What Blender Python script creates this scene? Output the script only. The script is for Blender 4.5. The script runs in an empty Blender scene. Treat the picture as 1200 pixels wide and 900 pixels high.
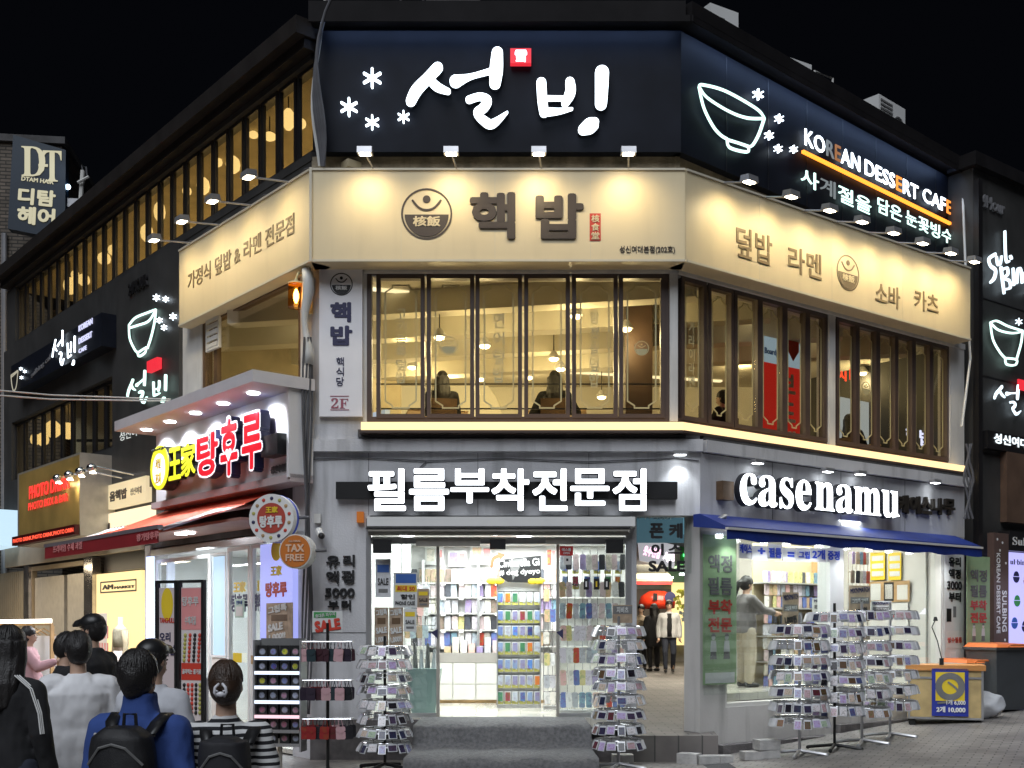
import bpy, bmesh, math, random
from mathutils import Vector, Matrix, noise

random.seed(7)
S = bpy.context.scene
C = S.collection
R_ = math.radians

# ------------------------------------------------------------------ camera, world, light, exposure
FPX, HX, HY, EYE = 1300.0, 600.0, 735.0, 1.7        # focal length and horizon of the 1200x900 photograph, eye height
cam = bpy.data.cameras.new('camera')
cam.sensor_width = 36.0
cam.lens = FPX / 1200.0 * 36.0
cam.shift_y = (HY - 450.0) / 1200.0
cam.clip_end = 2000
camo = bpy.data.objects.new('camera', cam)
C.objects.link(camo)
camo.location = (0, 0, EYE)
camo.rotation_euler = (R_(90), 0, 0)
S.camera = camo

W = bpy.data.worlds.new('World')
S.world = W
W.use_nodes = True
bg = W.node_tree.nodes['Background']
bg.inputs[0].default_value = (0.55, 0.65, 1.0, 1)
bg.inputs[1].default_value = 0.0025                 # night sky

sun = bpy.data.lights.new('street_glow', 'SUN')     # the broad glow of the lit street on a night photograph
sun.energy = 2.15
sun.angle = R_(45)
sun.color = (0.88, 0.93, 1.0)
so = bpy.data.objects.new('street_glow', sun)
C.objects.link(so)
so.rotation_euler = (R_(40), 0, R_(-14))

S.view_settings.view_transform = 'Standard'
S.view_settings.look = 'None'
S.view_settings.exposure = 0.1
S.view_settings.gamma = 1.0
S.render.engine = 'CYCLES'
S.cycles.use_denoising = True
S.cycles.max_bounces = 7
S.cycles.diffuse_bounces = 3
S.cycles.glossy_bounces = 3
S.cycles.transparent_max_bounces = 24
S.cycles.sample_clamp_indirect = 4.0
S.cycles.caustics_reflective = False
S.cycles.caustics_refractive = False


# ------------------------------------------------------------------ materials
def lin(h):
    if isinstance(h, str):
        h = [int(h[i:i + 2], 16) / 255 for i in (0, 2, 4)]
        return tuple(c / 12.92 if c <= 0.04045 else ((c + 0.055) / 1.055) ** 2.4 for c in h)
    return tuple(h)


def mat(name, col, rough=0.6, metal=0.0, var=0.12, scale=3.0, bump=0.0, bscale=40.0, dirt=0.0, spec=0.5):
    m = bpy.data.materials.new(name)
    m.use_nodes = True
    nt = m.node_tree
    b = nt.nodes['Principled BSDF']
    c = lin(col)
    b.inputs['Roughness'].default_value = rough
    b.inputs['Metallic'].default_value = metal
    b.inputs['Specular IOR Level'].default_value = spec
    b.inputs['Base Color'].default_value = (*c, 1)
    tc = nt.nodes.new('ShaderNodeTexCoord')
    if var > 0:
        n = nt.nodes.new('ShaderNodeTexNoise')
        n.inputs['Scale'].default_value = scale
        n.inputs['Detail'].default_value = 6
        nt.links.new(tc.outputs['Object'], n.inputs['Vector'])
        r = nt.nodes.new('ShaderNodeValToRGB')
        r.color_ramp.elements[0].position = 0.3
        r.color_ramp.elements[1].position = 0.7
        r.color_ramp.elements[0].color = (*[x * (1 - var) for x in c], 1)
        r.color_ramp.elements[1].color = (*[min(1, x * (1 + var)) for x in c], 1)
        nt.links.new(n.outputs['Fac'], r.inputs['Fac'])
        out = r.outputs['Color']
        if dirt > 0:
            n2 = nt.nodes.new('ShaderNodeTexNoise')
            n2.inputs['Scale'].default_value = 1.0
            n2.inputs['Detail'].default_value = 8
            mp = nt.nodes.new('ShaderNodeMapping')
            mp.inputs['Scale'].default_value = (5, 5, 0.6)
            nt.links.new(tc.outputs['Object'], mp.inputs['Vector'])
            nt.links.new(mp.outputs['Vector'], n2.inputs['Vector'])
            r2 = nt.nodes.new('ShaderNodeValToRGB')
            r2.color_ramp.elements[0].position = 0.52
            r2.color_ramp.elements[1].position = 0.72
            r2.color_ramp.elements[0].color = (0, 0, 0, 1)
            r2.color_ramp.elements[1].color = (dirt, dirt, dirt, 1)
            nt.links.new(n2.outputs['Fac'], r2.inputs['Fac'])
            mx = nt.nodes.new('ShaderNodeMix')
            mx.data_type = 'RGBA'
            mx.inputs[7].default_value = (*[x * 0.35 for x in c], 1)
            nt.links.new(r2.outputs['Color'], mx.inputs[0])
            nt.links.new(out, mx.inputs[6])
            out = mx.outputs[2]
        nt.links.new(out, b.inputs['Base Color'])
    if bump > 0:
        n = nt.nodes.new('ShaderNodeTexNoise')
        n.inputs['Scale'].default_value = bscale
        n.inputs['Detail'].default_value = 4
        nt.links.new(tc.outputs['Object'], n.inputs['Vector'])
        bp = nt.nodes.new('ShaderNodeBump')
        bp.inputs['Strength'].default_value = bump
        bp.inputs['Distance'].default_value = 0.02
        nt.links.new(n.outputs['Fac'], bp.inputs['Height'])
        nt.links.new(bp.outputs['Normal'], b.inputs['Normal'])
    return m


def emi(name, col, strength, base=0.3):
    m = bpy.data.materials.new(name)
    m.use_nodes = True
    b = m.node_tree.nodes['Principled BSDF']
    c = lin(col)
    b.inputs['Base Color'].default_value = (*[x * base for x in c], 1)
    b.inputs['Emission Color'].default_value = (*c, 1)
    b.inputs['Emission Strength'].default_value = strength
    b.inputs['Roughness'].default_value = 0.5
    return m


def glass(name, tint=(0.95, 0.97, 0.96), refl=1.0, ior=1.45):
    m = bpy.data.materials.new(name)
    m.use_nodes = True
    nt = m.node_tree
    nt.nodes.clear()
    o = nt.nodes.new('ShaderNodeOutputMaterial')
    t = nt.nodes.new('ShaderNodeBsdfTransparent')
    t.inputs[0].default_value = (*tint, 1)
    g = nt.nodes.new('ShaderNodeBsdfGlossy')
    g.inputs['Roughness'].default_value = 0.02
    g.inputs[0].default_value = (refl, refl, refl, 1)
    lw = nt.nodes.new('ShaderNodeLayerWeight')
    lw.inputs['Blend'].default_value = 0.5
    pw = nt.nodes.new('ShaderNodeMath')
    pw.operation = 'POWER'
    pw.inputs[1].default_value = 4.0
    nt.links.new(lw.outputs['Facing'], pw.inputs[0])
    f = nt.nodes.new('ShaderNodeMath')
    f.operation = 'MULTIPLY_ADD'
    f.inputs[1].default_value = 0.7
    f.inputs[2].default_value = 0.045
    nt.links.new(pw.outputs[0], f.inputs[0])
    x = nt.nodes.new('ShaderNodeMixShader')
    nt.links.new(f.outputs[0], x.inputs[0])
    nt.links.new(t.outputs[0], x.inputs[1])
    nt.links.new(g.outputs[0], x.inputs[2])
    nt.links.new(x.outputs[0], o.inputs[0])
    return m


def brick(name, c1, c2, mortar, bw, bh, rough=0.8, coords='XY', rot=0.0, msize=0.02, bump=0.5, squash=1.0):
    m = bpy.data.materials.new(name)
    m.use_nodes = True
    nt = m.node_tree
    b = nt.nodes['Principled BSDF']
    b.inputs['Roughness'].default_value = rough
    tc = nt.nodes.new('ShaderNodeTexCoord')
    mp = nt.nodes.new('ShaderNodeMapping')
    mp.inputs['Rotation'].default_value = (0, 0, rot)
    src = tc.outputs['Object']
    if coords == 'wall':                         # distance along the wall and height
        sp = nt.nodes.new('ShaderNodeSeparateXYZ')
        nt.links.new(src, sp.inputs[0])
        ad = nt.nodes.new('ShaderNodeMath')
        ad.operation = 'ADD'
        nt.links.new(sp.outputs[0], ad.inputs[0])
        nt.links.new(sp.outputs[1], ad.inputs[1])
        cb = nt.nodes.new('ShaderNodeCombineXYZ')
        nt.links.new(ad.outputs[0], cb.inputs[0])
        nt.links.new(sp.outputs[2], cb.inputs[1])
        src = cb.outputs[0]
    nt.links.new(src, mp.inputs['Vector'])
    t = nt.nodes.new('ShaderNodeTexBrick')
    t.inputs['Scale'].default_value = 1.0
    t.inputs['Brick Width'].default_value = bw
    t.inputs['Row Height'].default_value = bh
    t.inputs['Mortar Size'].default_value = msize
    t.inputs['Color1'].default_value = (*lin(c1), 1)
    t.inputs['Color2'].default_value = (*lin(c2), 1)
    t.inputs['Mortar'].default_value = (*lin(mortar), 1)
    nt.links.new(mp.outputs['Vector'], t.inputs['Vector'])
    n = nt.nodes.new('ShaderNodeTexNoise')
    n.inputs['Scale'].default_value = 1.3
    n.inputs['Detail'].default_value = 8
    nt.links.new(tc.outputs['Object'], n.inputs['Vector'])
    rr = nt.nodes.new('ShaderNodeValToRGB')
    rr.color_ramp.elements[0].position = 0.3
    rr.color_ramp.elements[0].color = (0.55, 0.55, 0.55, 1)
    rr.color_ramp.elements[1].position = 0.65
    rr.color_ramp.elements[1].color = (1.1, 1.1, 1.1, 1)
    nt.links.new(n.outputs['Fac'], rr.inputs['Fac'])
    mx = nt.nodes.new('ShaderNodeMix')
    mx.data_type = 'RGBA'
    mx.blend_type = 'MULTIPLY'
    mx.inputs[0].default_value = 1.0
    nt.links.new(t.outputs['Color'], mx.inputs[6])
    nt.links.new(rr.outputs['Color'], mx.inputs[7])
    nt.links.new(mx.outputs[2], b.inputs['Base Color'])
    bp = nt.nodes.new('ShaderNodeBump')
    bp.inputs['Strength'].default_value = bump
    bp.inputs['Distance'].default_value = 0.01
    bp.invert = True
    nt.links.new(t.outputs['Fac'], bp.inputs['Height'])
    nt.links.new(bp.outputs['Normal'], b.inputs['Normal'])
    return m


def tinted(name, cols, rough=0.35, print_amt=0.5, pscale=14.0, spec=0.5):
    """One material, its hue picked per object, with a printed motif."""
    m = bpy.data.materials.new(name)
    m.use_nodes = True
    nt = m.node_tree
    b = nt.nodes['Principled BSDF']
    b.inputs['Roughness'].default_value = rough
    b.inputs['Specular IOR Level'].default_value = spec
    oi = nt.nodes.new('ShaderNodeObjectInfo')
    r = nt.nodes.new('ShaderNodeValToRGB')
    r.color_ramp.interpolation = 'CONSTANT'
    el = r.color_ramp.elements
    while len(el) < len(cols):
        el.new(0.5)
    for i, c in enumerate(cols):
        el[i].position = i / len(cols)
        el[i].color = (*lin(c), 1)
    nt.links.new(oi.outputs['Random'], r.inputs['Fac'])
    tc = nt.nodes.new('ShaderNodeTexCoord')
    n = nt.nodes.new('ShaderNodeTexNoise')
    n.noise_dimensions = '4D'
    n.inputs['Scale'].default_value = pscale
    n.inputs['Detail'].default_value = 1
    nt.links.new(tc.outputs['Object'], n.inputs['Vector'])
    ml = nt.nodes.new('ShaderNodeMath')
    ml.operation = 'MULTIPLY'
    ml.inputs[1].default_value = 37.0
    nt.links.new(oi.outputs['Random'], ml.inputs[0])
    nt.links.new(ml.outputs[0], n.inputs['W'])
    st = nt.nodes.new('ShaderNodeValToRGB')
    st.color_ramp.interpolation = 'CONSTANT'
    st.color_ramp.elements[0].color = (0, 0, 0, 1)
    st.color_ramp.elements[1].position = 0.56
    st.color_ramp.elements[1].color = (1, 1, 1, 1)
    nt.links.new(n.outputs['Fac'], st.inputs['Fac'])
    hs = nt.nodes.new('ShaderNodeHueSaturation')
    hs.inputs['Hue'].default_value = 0.62
    hs.inputs['Value'].default_value = 0.6
    nt.links.new(r.outputs['Color'], hs.inputs['Color'])
    mx = nt.nodes.new('ShaderNodeMix')
    mx.data_type = 'RGBA'
    sc = nt.nodes.new('ShaderNodeMath')
    sc.operation = 'MULTIPLY'
    sc.inputs[1].default_value = print_amt
    nt.links.new(st.outputs['Color'], sc.inputs[0])
    nt.links.new(sc.outputs[0], mx.inputs[0])
    nt.links.new(r.outputs['Color'], mx.inputs[6])
    nt.links.new(hs.outputs['Color'], mx.inputs[7])
    nt.links.new(mx.outputs[2], b.inputs['Base Color'])
    return m


# ------------------------------------------------------------------ frames: planes that stand in the street
class Fr:
    """A vertical plane: s runs along it (to the right seen from the street), z up, off outwards."""
    def __init__(self, o, d):
        self.o = Vector((o[0], o[1]))
        self.d = Vector((d[0], d[1])).normalized()
        self.n = Vector((self.d.y, -self.d.x))

    def P(self, s, off, z):
        p = self.o + self.d * s + self.n * off
        return Vector((p.x, p.y, z))

    def st(self, px, py, off=0.0):
        u = (px - HX) / FPX
        o = self.o + self.n * off
        s = (u * o.y - o.x) / (self.d.x - u * self.d.y)
        y = o.y + self.d.y * s
        return s, EYE + (HY - py) * y / FPX

    def shifted(self, off, ds=0.0):
        return Fr(self.o + self.n * off + self.d * ds, self.d)


def pt(px, py, y):
    return Vector(((px - HX) / FPX * y, y, EYE + (HY - py) * y / FPX))


D = 14.3
dL = (1100 / FPX, -1.0)
dR = (1750 / FPX, 1.0)
F = Fr((0, D), (1, 0))
XA, XB = (365 - HX) / FPX * D, (820 - HX) / FPX * D
L = Fr((XA, D), dL)
R = Fr((XB, D), dR)
R2 = Fr(((791 - HX) / FPX * D, D), dR)


def gz(x, y):
    return 0.07 * max(0.0, x - 2.0) * min(1.0, max(0.0, (x - 2.0)) / 1.0)


def ground(px, py):
    z = 0.0
    for _ in range(30):
        y = (EYE - z) * FPX / (py - HY)
        x = (px - HX) / FPX * y
        z = gz(x, y)
    return Vector((x, y, z))


# ------------------------------------------------------------------ text outlines from the built-in font
_tx = {}


def glyphs(s, off=0.0):
    k = (s, off)
    if k not in _tx:
        c = bpy.data.curves.new('t', 'FONT')
        c.body = s
        c.offset = off
        c.extrude = 0.5
        c.resolution_u = 3
        o = bpy.data.objects.new('t', c)
        C.objects.link(o)
        dg = bpy.context.evaluated_depsgraph_get()
        me = o.evaluated_get(dg).to_mesh()
        _tx[k] = ([v.co.copy() for v in me.vertices], [tuple(p.vertices) for p in me.polygons])
        o.evaluated_get(dg).to_mesh_clear()
        bpy.data.objects.remove(o)
        bpy.data.curves.remove(c)
    return _tx[k]


RING = [(1, 0), (-1, 0), (0, 1), (0, -1), (.75, .75), (-.75, .75), (.75, -.75), (-.75, -.75), (0, 0)]


# ------------------------------------------------------------------ mesh builder (world coordinates)
class MB:
    def __init__(self):
        self.v, self.f = [], []

    def add(self, vs, fs):
        b = len(self.v)
        self.v += [Vector(p) for p in vs]
        self.f += [tuple(i + b for i in q) for q in fs]
        return self

    def hexa(self, p):
        return self.add(p, [(0, 3, 2, 1), (4, 5, 6, 7), (0, 1, 5, 4), (1, 2, 6, 5), (2, 3, 7, 6), (3, 0, 4, 7)])

    def box(self, fr, s0, s1, o0, o1, z0, z1):
        s0, s1 = min(s0, s1), max(s0, s1)
        o0, o1 = min(o0, o1), max(o0, o1)
        z0, z1 = min(z0, z1), max(z0, z1)
        P = fr.P
        return self.hexa([P(s0, o1, z0), P(s1, o1, z0), P(s1, o0, z0), P(s0, o0, z0),
                          P(s0, o1, z1), P(s1, o1, z1), P(s1, o0, z1), P(s0, o0, z1)])

    def pbox(self, fr, x0, y0, x1, y1, o0, o1, at=None):
        """Box whose front face (offset o1) fills that pixel span; heights are read at the left edge (or at pixel column at)."""
        s0, _ = fr.st(x0, y0, o1)
        s1, _ = fr.st(x1, y0, o1)
        a = x0 if at is None else at
        _, z1 = fr.st(a, y0, o1)
        _, z0 = fr.st(a, y1, o1)
        return self.box(fr, s0, s1, o0, o1, z0, z1)

    def poly(self, fr, pts, o0, o1):
        n = len(pts)
        vs = [fr.P(s, o1, z) for s, z in pts] + [fr.P(s, o0, z) for s, z in pts]
        fs = [tuple(range(n)), tuple(range(2 * n - 1, n - 1, -1))]
        fs += [(i + n, (i + 1) % n + n, (i + 1) % n, i) for i in range(n)]
        return self.add(vs, fs)

    def ppoly(self, fr, pix, o0, o1):
        return self.poly(fr, [fr.st(x, y, o1) for x, y in pix], o0, o1)

    def disc(self, fr, s, z, r, o0, o1, n=32, rz=None, a0=0, a1=360):
        rz = rz or r
        full = abs(a1 - a0) >= 360
        k = n if full else n + 1
        return self.poly(fr, [(s + r * math.cos(R_(a0 + (a1 - a0) * i / n)), z + rz * math.sin(R_(a0 + (a1 - a0) * i / n))) for i in range(k)], o0, o1)

    def ring(self, fr, s, z, r, w, o0, o1, n=40, rz=None):
        rz = rz or r
        vs, fs = [], []
        for i in range(n):
            a = 2 * math.pi * i / n
            c, si = math.cos(a), math.sin(a)
            for (q, o) in ((1, o1), (1 - w / r, o1), (1 - w / r, o0), (1, o0)):
                vs.append(fr.P(s + r * q * c, o, z + rz * q * si))
        for i in range(n):
            a, b = 4 * i, 4 * ((i + 1) % n)
            for j in range(4):
                fs.append((a + j, b + j, b + (j + 1) % 4, a + (j + 1) % 4))
        return self.add(vs, fs)

    def tube(self, pts, r, n=8, cap=True):
        pts = [Vector(p) for p in pts]
        m = len(pts)
        rs = r if isinstance(r, (list, tuple)) else [r] * m
        vs, fs = [], []
        ref = None
        for i, p in enumerate(pts):
            t = (pts[min(i + 1, m - 1)] - pts[max(i - 1, 0)]).normalized()
            if ref is None:
                ref = Vector((0, 0, 1)) if abs(t.z) < 0.9 else Vector((1, 0, 0))
            a = t.cross(ref).normalized()
            b = a.cross(t).normalized()
            ref = b
            for k in range(n):
                q = 2 * math.pi * k / n
                vs.append(p + (a * math.cos(q) + b * math.sin(q)) * rs[i])
        for i in range(m - 1):
            for k in range(n):
                fs.append((i * n + k, i * n + (k + 1) % n, (i + 1) * n + (k + 1) % n, (i + 1) * n + k))
        if cap:
            fs.append(tuple(range(n - 1, -1, -1)))
            fs.append(tuple(range((m - 1) * n, m * n)))
        return self.add(vs, fs)

    def lathe(self, c, prof, n=20, ax=(0, 0, 1)):
        """Profile of (radius, height) turned about an axis through c."""
        q = Vector((0, 0, 1)).rotation_difference(Vector(ax))
        c = Vector(c)
        vs = []
        for r, h in prof:
            for k in range(n):
                a = 2 * math.pi * k / n
                vs.append(c + q @ Vector((r * math.cos(a), r * math.sin(a), h)))
        fs = []
        m = len(prof)
        for i in range(m - 1):
            for k in range(n):
                fs.append((i * n + k, i * n + (k + 1) % n, (i + 1) * n + (k + 1) % n, (i + 1) * n + k))
        fs.append(tuple(range(n - 1, -1, -1)))
        fs.append(tuple(range((m - 1) * n, m * n)))
        return self.add(vs, fs)

    def ball(self, c, rx, ry=None, rz=None, n=16, m=10, rot=None):
        ry = ry or rx
        rz = rz or rx
        c = Vector(c)
        vs = []
        for i in range(m + 1):
            t = math.pi * (i + 0.001) / (m + 0.002)
            for k in range(n):
                a = 2 * math.pi * k / n
                p = Vector((rx * math.sin(t) * math.cos(a), ry * math.sin(t) * math.sin(a), -rz * math.cos(t)))
                vs.append(c + (rot @ p if rot else p))
        fs = []
        for i in range(m):
            for k in range(n):
                fs.append((i * n + k, i * n + (k + 1) % n, (i + 1) * n + (k + 1) % n, (i + 1) * n + k))
        return self.add(vs, fs)

    def text(self, fr, s, s0, s1, z0, z1, o0=0.0, o1=0.004, bold=0.0, off=0.0, rot=0.0):
        """Lettering stretched to fill s0..s1, z0..z1 of a plane."""
        vs, fs = glyphs(s, off)
        if not vs:
            return self
        ax, bx = min(v.x for v in vs) - bold, max(v.x for v in vs) + bold
        ay, by = min(v.y for v in vs) - bold, max(v.y for v in vs) + bold
        if s1 is None:
            s1 = s0 + (bx - ax) / (by - ay) * (z1 - z0)
        ring = RING if bold > 0 else [(0, 0)]
        cs, cz = (s0 + s1) / 2, (z0 + z1) / 2
        for i, (dx, dy) in enumerate(ring):
            e = i * 0.0004
            out = []
            for v in vs:
                S_ = s0 + (v.x + dx * bold - ax) / (bx - ax) * (s1 - s0)
                Z_ = z0 + (v.y + dy * bold - ay) / (by - ay) * (z1 - z0)
                if rot:
                    ds, dz = S_ - cs, Z_ - cz
                    S_ = cs + ds * math.cos(rot) - dz * math.sin(rot)
                    Z_ = cz + ds * math.sin(rot) + dz * math.cos(rot)
                out.append(fr.P(S_, o0 + (v.z + 0.5) * (o1 - o0) + e, Z_))
            self.add(out, fs)
        return self

    def ptext(self, fr, s, x0, y0, x1, y1, off=0.0, depth=0.004, bold=0.0, at=None, rot=0.0):
        s0, _ = fr.st(x0, y0, off)
        s1, _ = fr.st(x1, y0, off)
        a = x0 if at is None else at
        z1 = fr.st(a, y0, off)[1]
        z0 = fr.st(a, y1, off)[1]
        return self.text(fr, s, s0, s1, z0, z1, off - depth, off, bold, rot=rot)

    def vtext(self, fr, s, x0, y0, x1, y1, off=0.0, depth=0.004, bold=0.0):
        """One character under another."""
        n = len(s)
        h = (y1 - y0) / n
        for i, ch in enumerate(s):
            self.ptext(fr, ch, x0, y0 + i * h + h * 0.06, x1, y0 + (i + 1) * h - h * 0.06, off, depth, bold)
        return self

    def stroke(self, fr, pts, o0, o1, steps=8, closed=False):
        """A brush stroke through points (s, z, width), with round ends."""
        P = [Vector(p) for p in pts]
        n = len(P)
        out = []
        if n == 2:
            out = [P[0].lerp(P[1], i / steps) for i in range(steps + 1)]
        else:
            for i in range(n - 1):
                a, b, c, d = P[max(i - 1, 0)], P[i], P[i + 1], P[min(i + 2, n - 1)]
                for k in range(steps):
                    t = k / steps
                    out.append(0.5 * ((2 * b) + (c - a) * t + (2 * a - 5 * b + 4 * c - d) * t * t + (3 * b - a - 3 * c + d) * t ** 3))
            out.append(P[-1])
        left, right = [], []
        m = len(out)
        for i, p in enumerate(out):
            t = out[min(i + 1, m - 1)] - out[max(i - 1, 0)]
            t = Vector((t.x, t.y)).normalized()
            nn = Vector((-t.y, t.x))
            w = max(p.z, 0.001) / 2
            left.append((p.x + nn.x * w, p.y + nn.y * w))
            right.append((p.x - nn.x * w, p.y - nn.y * w))
        vs, fs = [], []
        for i in range(m):
            for (q, o) in ((left[i], o1), (right[i], o1), (right[i], o0), (left[i], o0)):
                vs.append(fr.P(q[0], o, q[1]))
        for i in range(m - 1):
            a, b = 4 * i, 4 * i + 4
            fs += [(a, a + 1, b + 1, b), (a + 1, a + 2, b + 2, b + 1), (a + 2, a + 3, b + 3, b + 2), (a + 3, a, b, b + 3)]
        fs += [(3, 2, 1, 0), (4 * m - 4, 4 * m - 3, 4 * m - 2, 4 * m - 1)]
        self.add(vs, fs)
        for e, q in ((0, out[0]), (1, out[-1])):
            if q.z > 0.01:
                self.disc(fr, q.x, q.y, q.z / 2 * 0.99, o0, o1 - 0.0006 * (1 + e), 16)
        return self

    def pstroke(self, fr, pix, o0, o1, sc=1.0, ox=0.0, oy=0.0, steps=8):
        """A brush stroke through pixels (x, y, width in pixels) of a crop with scale sc and corner ox, oy."""
        out = []
        for x, y, w in pix:
            X, Y = ox + x / sc, oy + y / sc
            s, z = fr.st(X, Y, o1)
            _, z2 = fr.st(X, Y + w / sc, o1)
            out.append((s, z, z - z2))
        return self.stroke(fr, out, o0, o1, steps)


# ------------------------------------------------------------------ objects
WM = {}


def _props(o, label=None, cat=None, group=None, kind=None):
    if label:
        o['label'] = label
    if cat:
        o['category'] = cat
    if group:
        o['group'] = group
    if kind:
        o['kind'] = kind
    return o


def thing(name, label, cat, loc=(0, 0, 0), rz=0.0, group=None):
    o = bpy.data.objects.new(name, None)
    o.empty_display_size = 0.1
    C.objects.link(o)
    o.location = loc
    o.rotation_euler = (0, 0, rz)
    WM[o.name] = Matrix.Translation(Vector(loc)) @ Matrix.Rotation(rz, 4, 'Z')
    return _props(o, label, cat, group)


def part(name, mb, m, parent, smooth=False, label=None, local=False, kind=None):
    me = bpy.data.meshes.new(name)
    inv = Matrix.Identity(4) if local else WM[parent.name].inverted()
    me.from_pydata([tuple(inv @ v) for v in mb.v], [], mb.f)
    me.validate()
    me.materials.append(m)
    if smooth:
        for p in me.polygons:
            p.use_smooth = True
    o = bpy.data.objects.new(name, me)
    C.objects.link(o)
    o.parent = parent
    WM[o.name] = WM[parent.name]
    return _props(o, label, kind=kind)


def single(name, mb, m, label=None, cat=None, group=None, kind=None, smooth=False):
    lo = Vector([min(v[i] for v in mb.v) for i in range(3)])
    hi = Vector([max(v[i] for v in mb.v) for i in range(3)])
    base = Vector(((lo.x + hi.x) / 2, (lo.y + hi.y) / 2, lo.z))
    me = bpy.data.meshes.new(name)
    me.from_pydata([tuple(v - base) for v in mb.v], [], mb.f)
    me.validate()
    me.materials.append(m)
    if smooth:
        for p in me.polygons:
            p.use_smooth = True
    o = bpy.data.objects.new(name, me)
    C.objects.link(o)
    o.location = base
    WM[o.name] = Matrix.Translation(base)
    return _props(o, label, cat, group, kind)


def struct(name, mb, m):
    return single(name, mb, m, kind='structure')


KIDS = {}


def copy_tree(o, loc=None, rz=None, parent=None, label=None):
    c = o.copy()
    C.objects.link(c)
    if parent:
        c.parent = parent
    if loc is not None:
        c.location = loc
    if rz is not None:
        c.rotation_euler = (0, 0, rz)
    if label:
        c['label'] = label
    for ch in list(o.children):
        copy_tree(ch, parent=c)
    return c


def spot(loc, tgt, power, col=(1, 0.85, 0.6), size=70, blend=0.6, r=0.04):
    l = bpy.data.lights.new('lamp_light', 'SPOT')
    l.energy = power
    l.color = col
    l.spot_size = R_(size)
    l.spot_blend = blend
    l.shadow_soft_size = r
    o = bpy.data.objects.new('lamp_light', l)
    C.objects.link(o)
    o.location = loc
    o.rotation_euler = (Vector(tgt) - Vector(loc)).to_track_quat('-Z', 'Y').to_euler()
    return o


def area(loc, tgt, power, sx, sy, col=(1, 1, 1)):
    l = bpy.data.lights.new('ceiling_or_fill_light', 'AREA')  # also names fill lamps set in the open, under no ceiling
    l.energy = power
    l.color = col
    l.shape = 'RECTANGLE'
    l.size, l.size_y = sx, sy
    o = bpy.data.objects.new('ceiling_or_fill_light', l)
    C.objects.link(o)
    o.location = loc
    o.rotation_euler = (Vector(tgt) - Vector(loc)).to_track_quat('-Z', 'Y').to_euler()
    return o


# ================================================================== materials of the place
M = {}
M['wall'] = mat('grey_render', (.56, .56, .58), .75, var=.12, scale=1.2, bump=.2, dirt=.55)
M['wall_pale'] = mat('pale_render', (.56, .54, .52), .7, var=.08, scale=1.5, bump=.1, dirt=.45)
M['concrete'] = mat('old_concrete', (.26, .22, .16), .9, var=.5, scale=4, bump=.6, dirt=.6)
M['dark_conc'] = mat('dark_concrete', (.075, .073, .075), .85, var=.35, scale=3, bump=.3, dirt=.4)
M['black_clad'] = mat('black_cladding', (.040, .039, .038), .55, var=.3, scale=1.5, bump=.05, dirt=.3)
M['roof'] = mat('dark_roof', (.012, .011, .012), .7, var=.3, scale=2, spec=.1)
M['post'] = mat('white_post', (.66, .65, .63), .5, var=.08, dirt=.25)
M['frame'] = mat('brown_frame', (.085, .060, .052), .38, var=.12)
M['dframe'] = mat('black_frame', (.014, .013, .014), .4, var=.15)
M['gilt'] = mat('gilt_line', (.52, .46, .25), .5, var=0)
M['cream'] = mat('cream_plaster', (.60, .57, .48), .85, var=.05)
M['ceil'] = mat('cream_ceiling', (.62, .58, .48), .85, var=.04)
M['beam'] = mat('beam_paint', (.66, .62, .5), .7, var=.04)
M['wood'] = mat('brown_wood', (.12, .07, .035), .5, var=.25, scale=6)
M['woodlt'] = mat('pale_wood', (.45, .29, .14), .5, var=.2, scale=6)
M['darkroom'] = mat('dark_partition', (.07, .04, .025), .6, var=.2)
M['white'] = mat('white_paint', (.74, .74, .73), .45, var=.04)
M['offwhite'] = mat('offwhite_panel', (.66, .65, .62), .5, var=.05)
M['tile'] = brick('floor_tiles', (.72, .69, .60), (.74, .71, .62), (.5, .47, .4), .6, .6, .15, msize=.004, bump=.05)
M['steel'] = mat('brushed_steel', (.50, .47, .42), .38, .55, var=.1, scale=8)
M['chrome'] = mat('chrome_wire', (.75, .75, .77), .22, 1.0, var=0)
M['black'] = mat('black_plastic', (.012, .012, .013), .4, var=.1)
M['blackpaint'] = mat('black_lettering', (.012, .012, .014), .5, var=0)
M['darkprint'] = mat('brown_lettering', (.055, .040, .032), .55, var=0)
M['glass'] = glass('clear_glass')
M['glass_warm'] = glass('window_glass', (.93, .91, .84), .8)
M['cable'] = mat('grey_cable', (.10, .10, .11), .6, var=.2)
M['cablew'] = mat('white_cable', (.60, .60, .58), .5, var=.1)
M['carpet'] = mat('grey_carpet', (.15, .15, .155), .95, var=.3, scale=25, bump=.8, bscale=160)
M['kerb'] = mat('kerb_stone', (.14, .13, .13), .85, var=.35, scale=6, bump=.4, dirt=.5)
M['paver'] = brick('grey_pavers', (.23, .215, .205), (.29, .27, .255), (.09, .085, .08), .22, .11, .48, rot=R_(28), msize=.008)
M['tanpaver'] = brick('tan_pavers', (.32, .22, .14), (.38, .27, .18), (.16, .12, .09), .20, .10, .75, rot=R_(45), msize=.008)
M['brickwall'] = brick('old_brick', (.13, .11, .09), (.20, .165, .135), (.05, .045, .04), .30, .085, .9, coords='wall', msize=.014)
M['asphalt'] = mat('asphalt', (.055, .055, .06), .8, var=.35, scale=5, bump=.4, bscale=120)
M['red'] = mat('red_paint', (.55, .02, .02), .5, var=.08)
M['led_warm'] = emi('warm_led', (1.0, .72, .36), 1.35)
M['led_cool'] = emi('cool_led', (.50, .68, 1.0), 5.0)
M['neon_w'] = emi('white_letter_face', (.80, .91, 1.0), 3.6)
M['neon_g'] = emi('mint_letter_face', (.62, .92, .84), 1.9)
M['lampglow'] = emi('lamp_lens', (1.0, .86, .62), 30)
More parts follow.
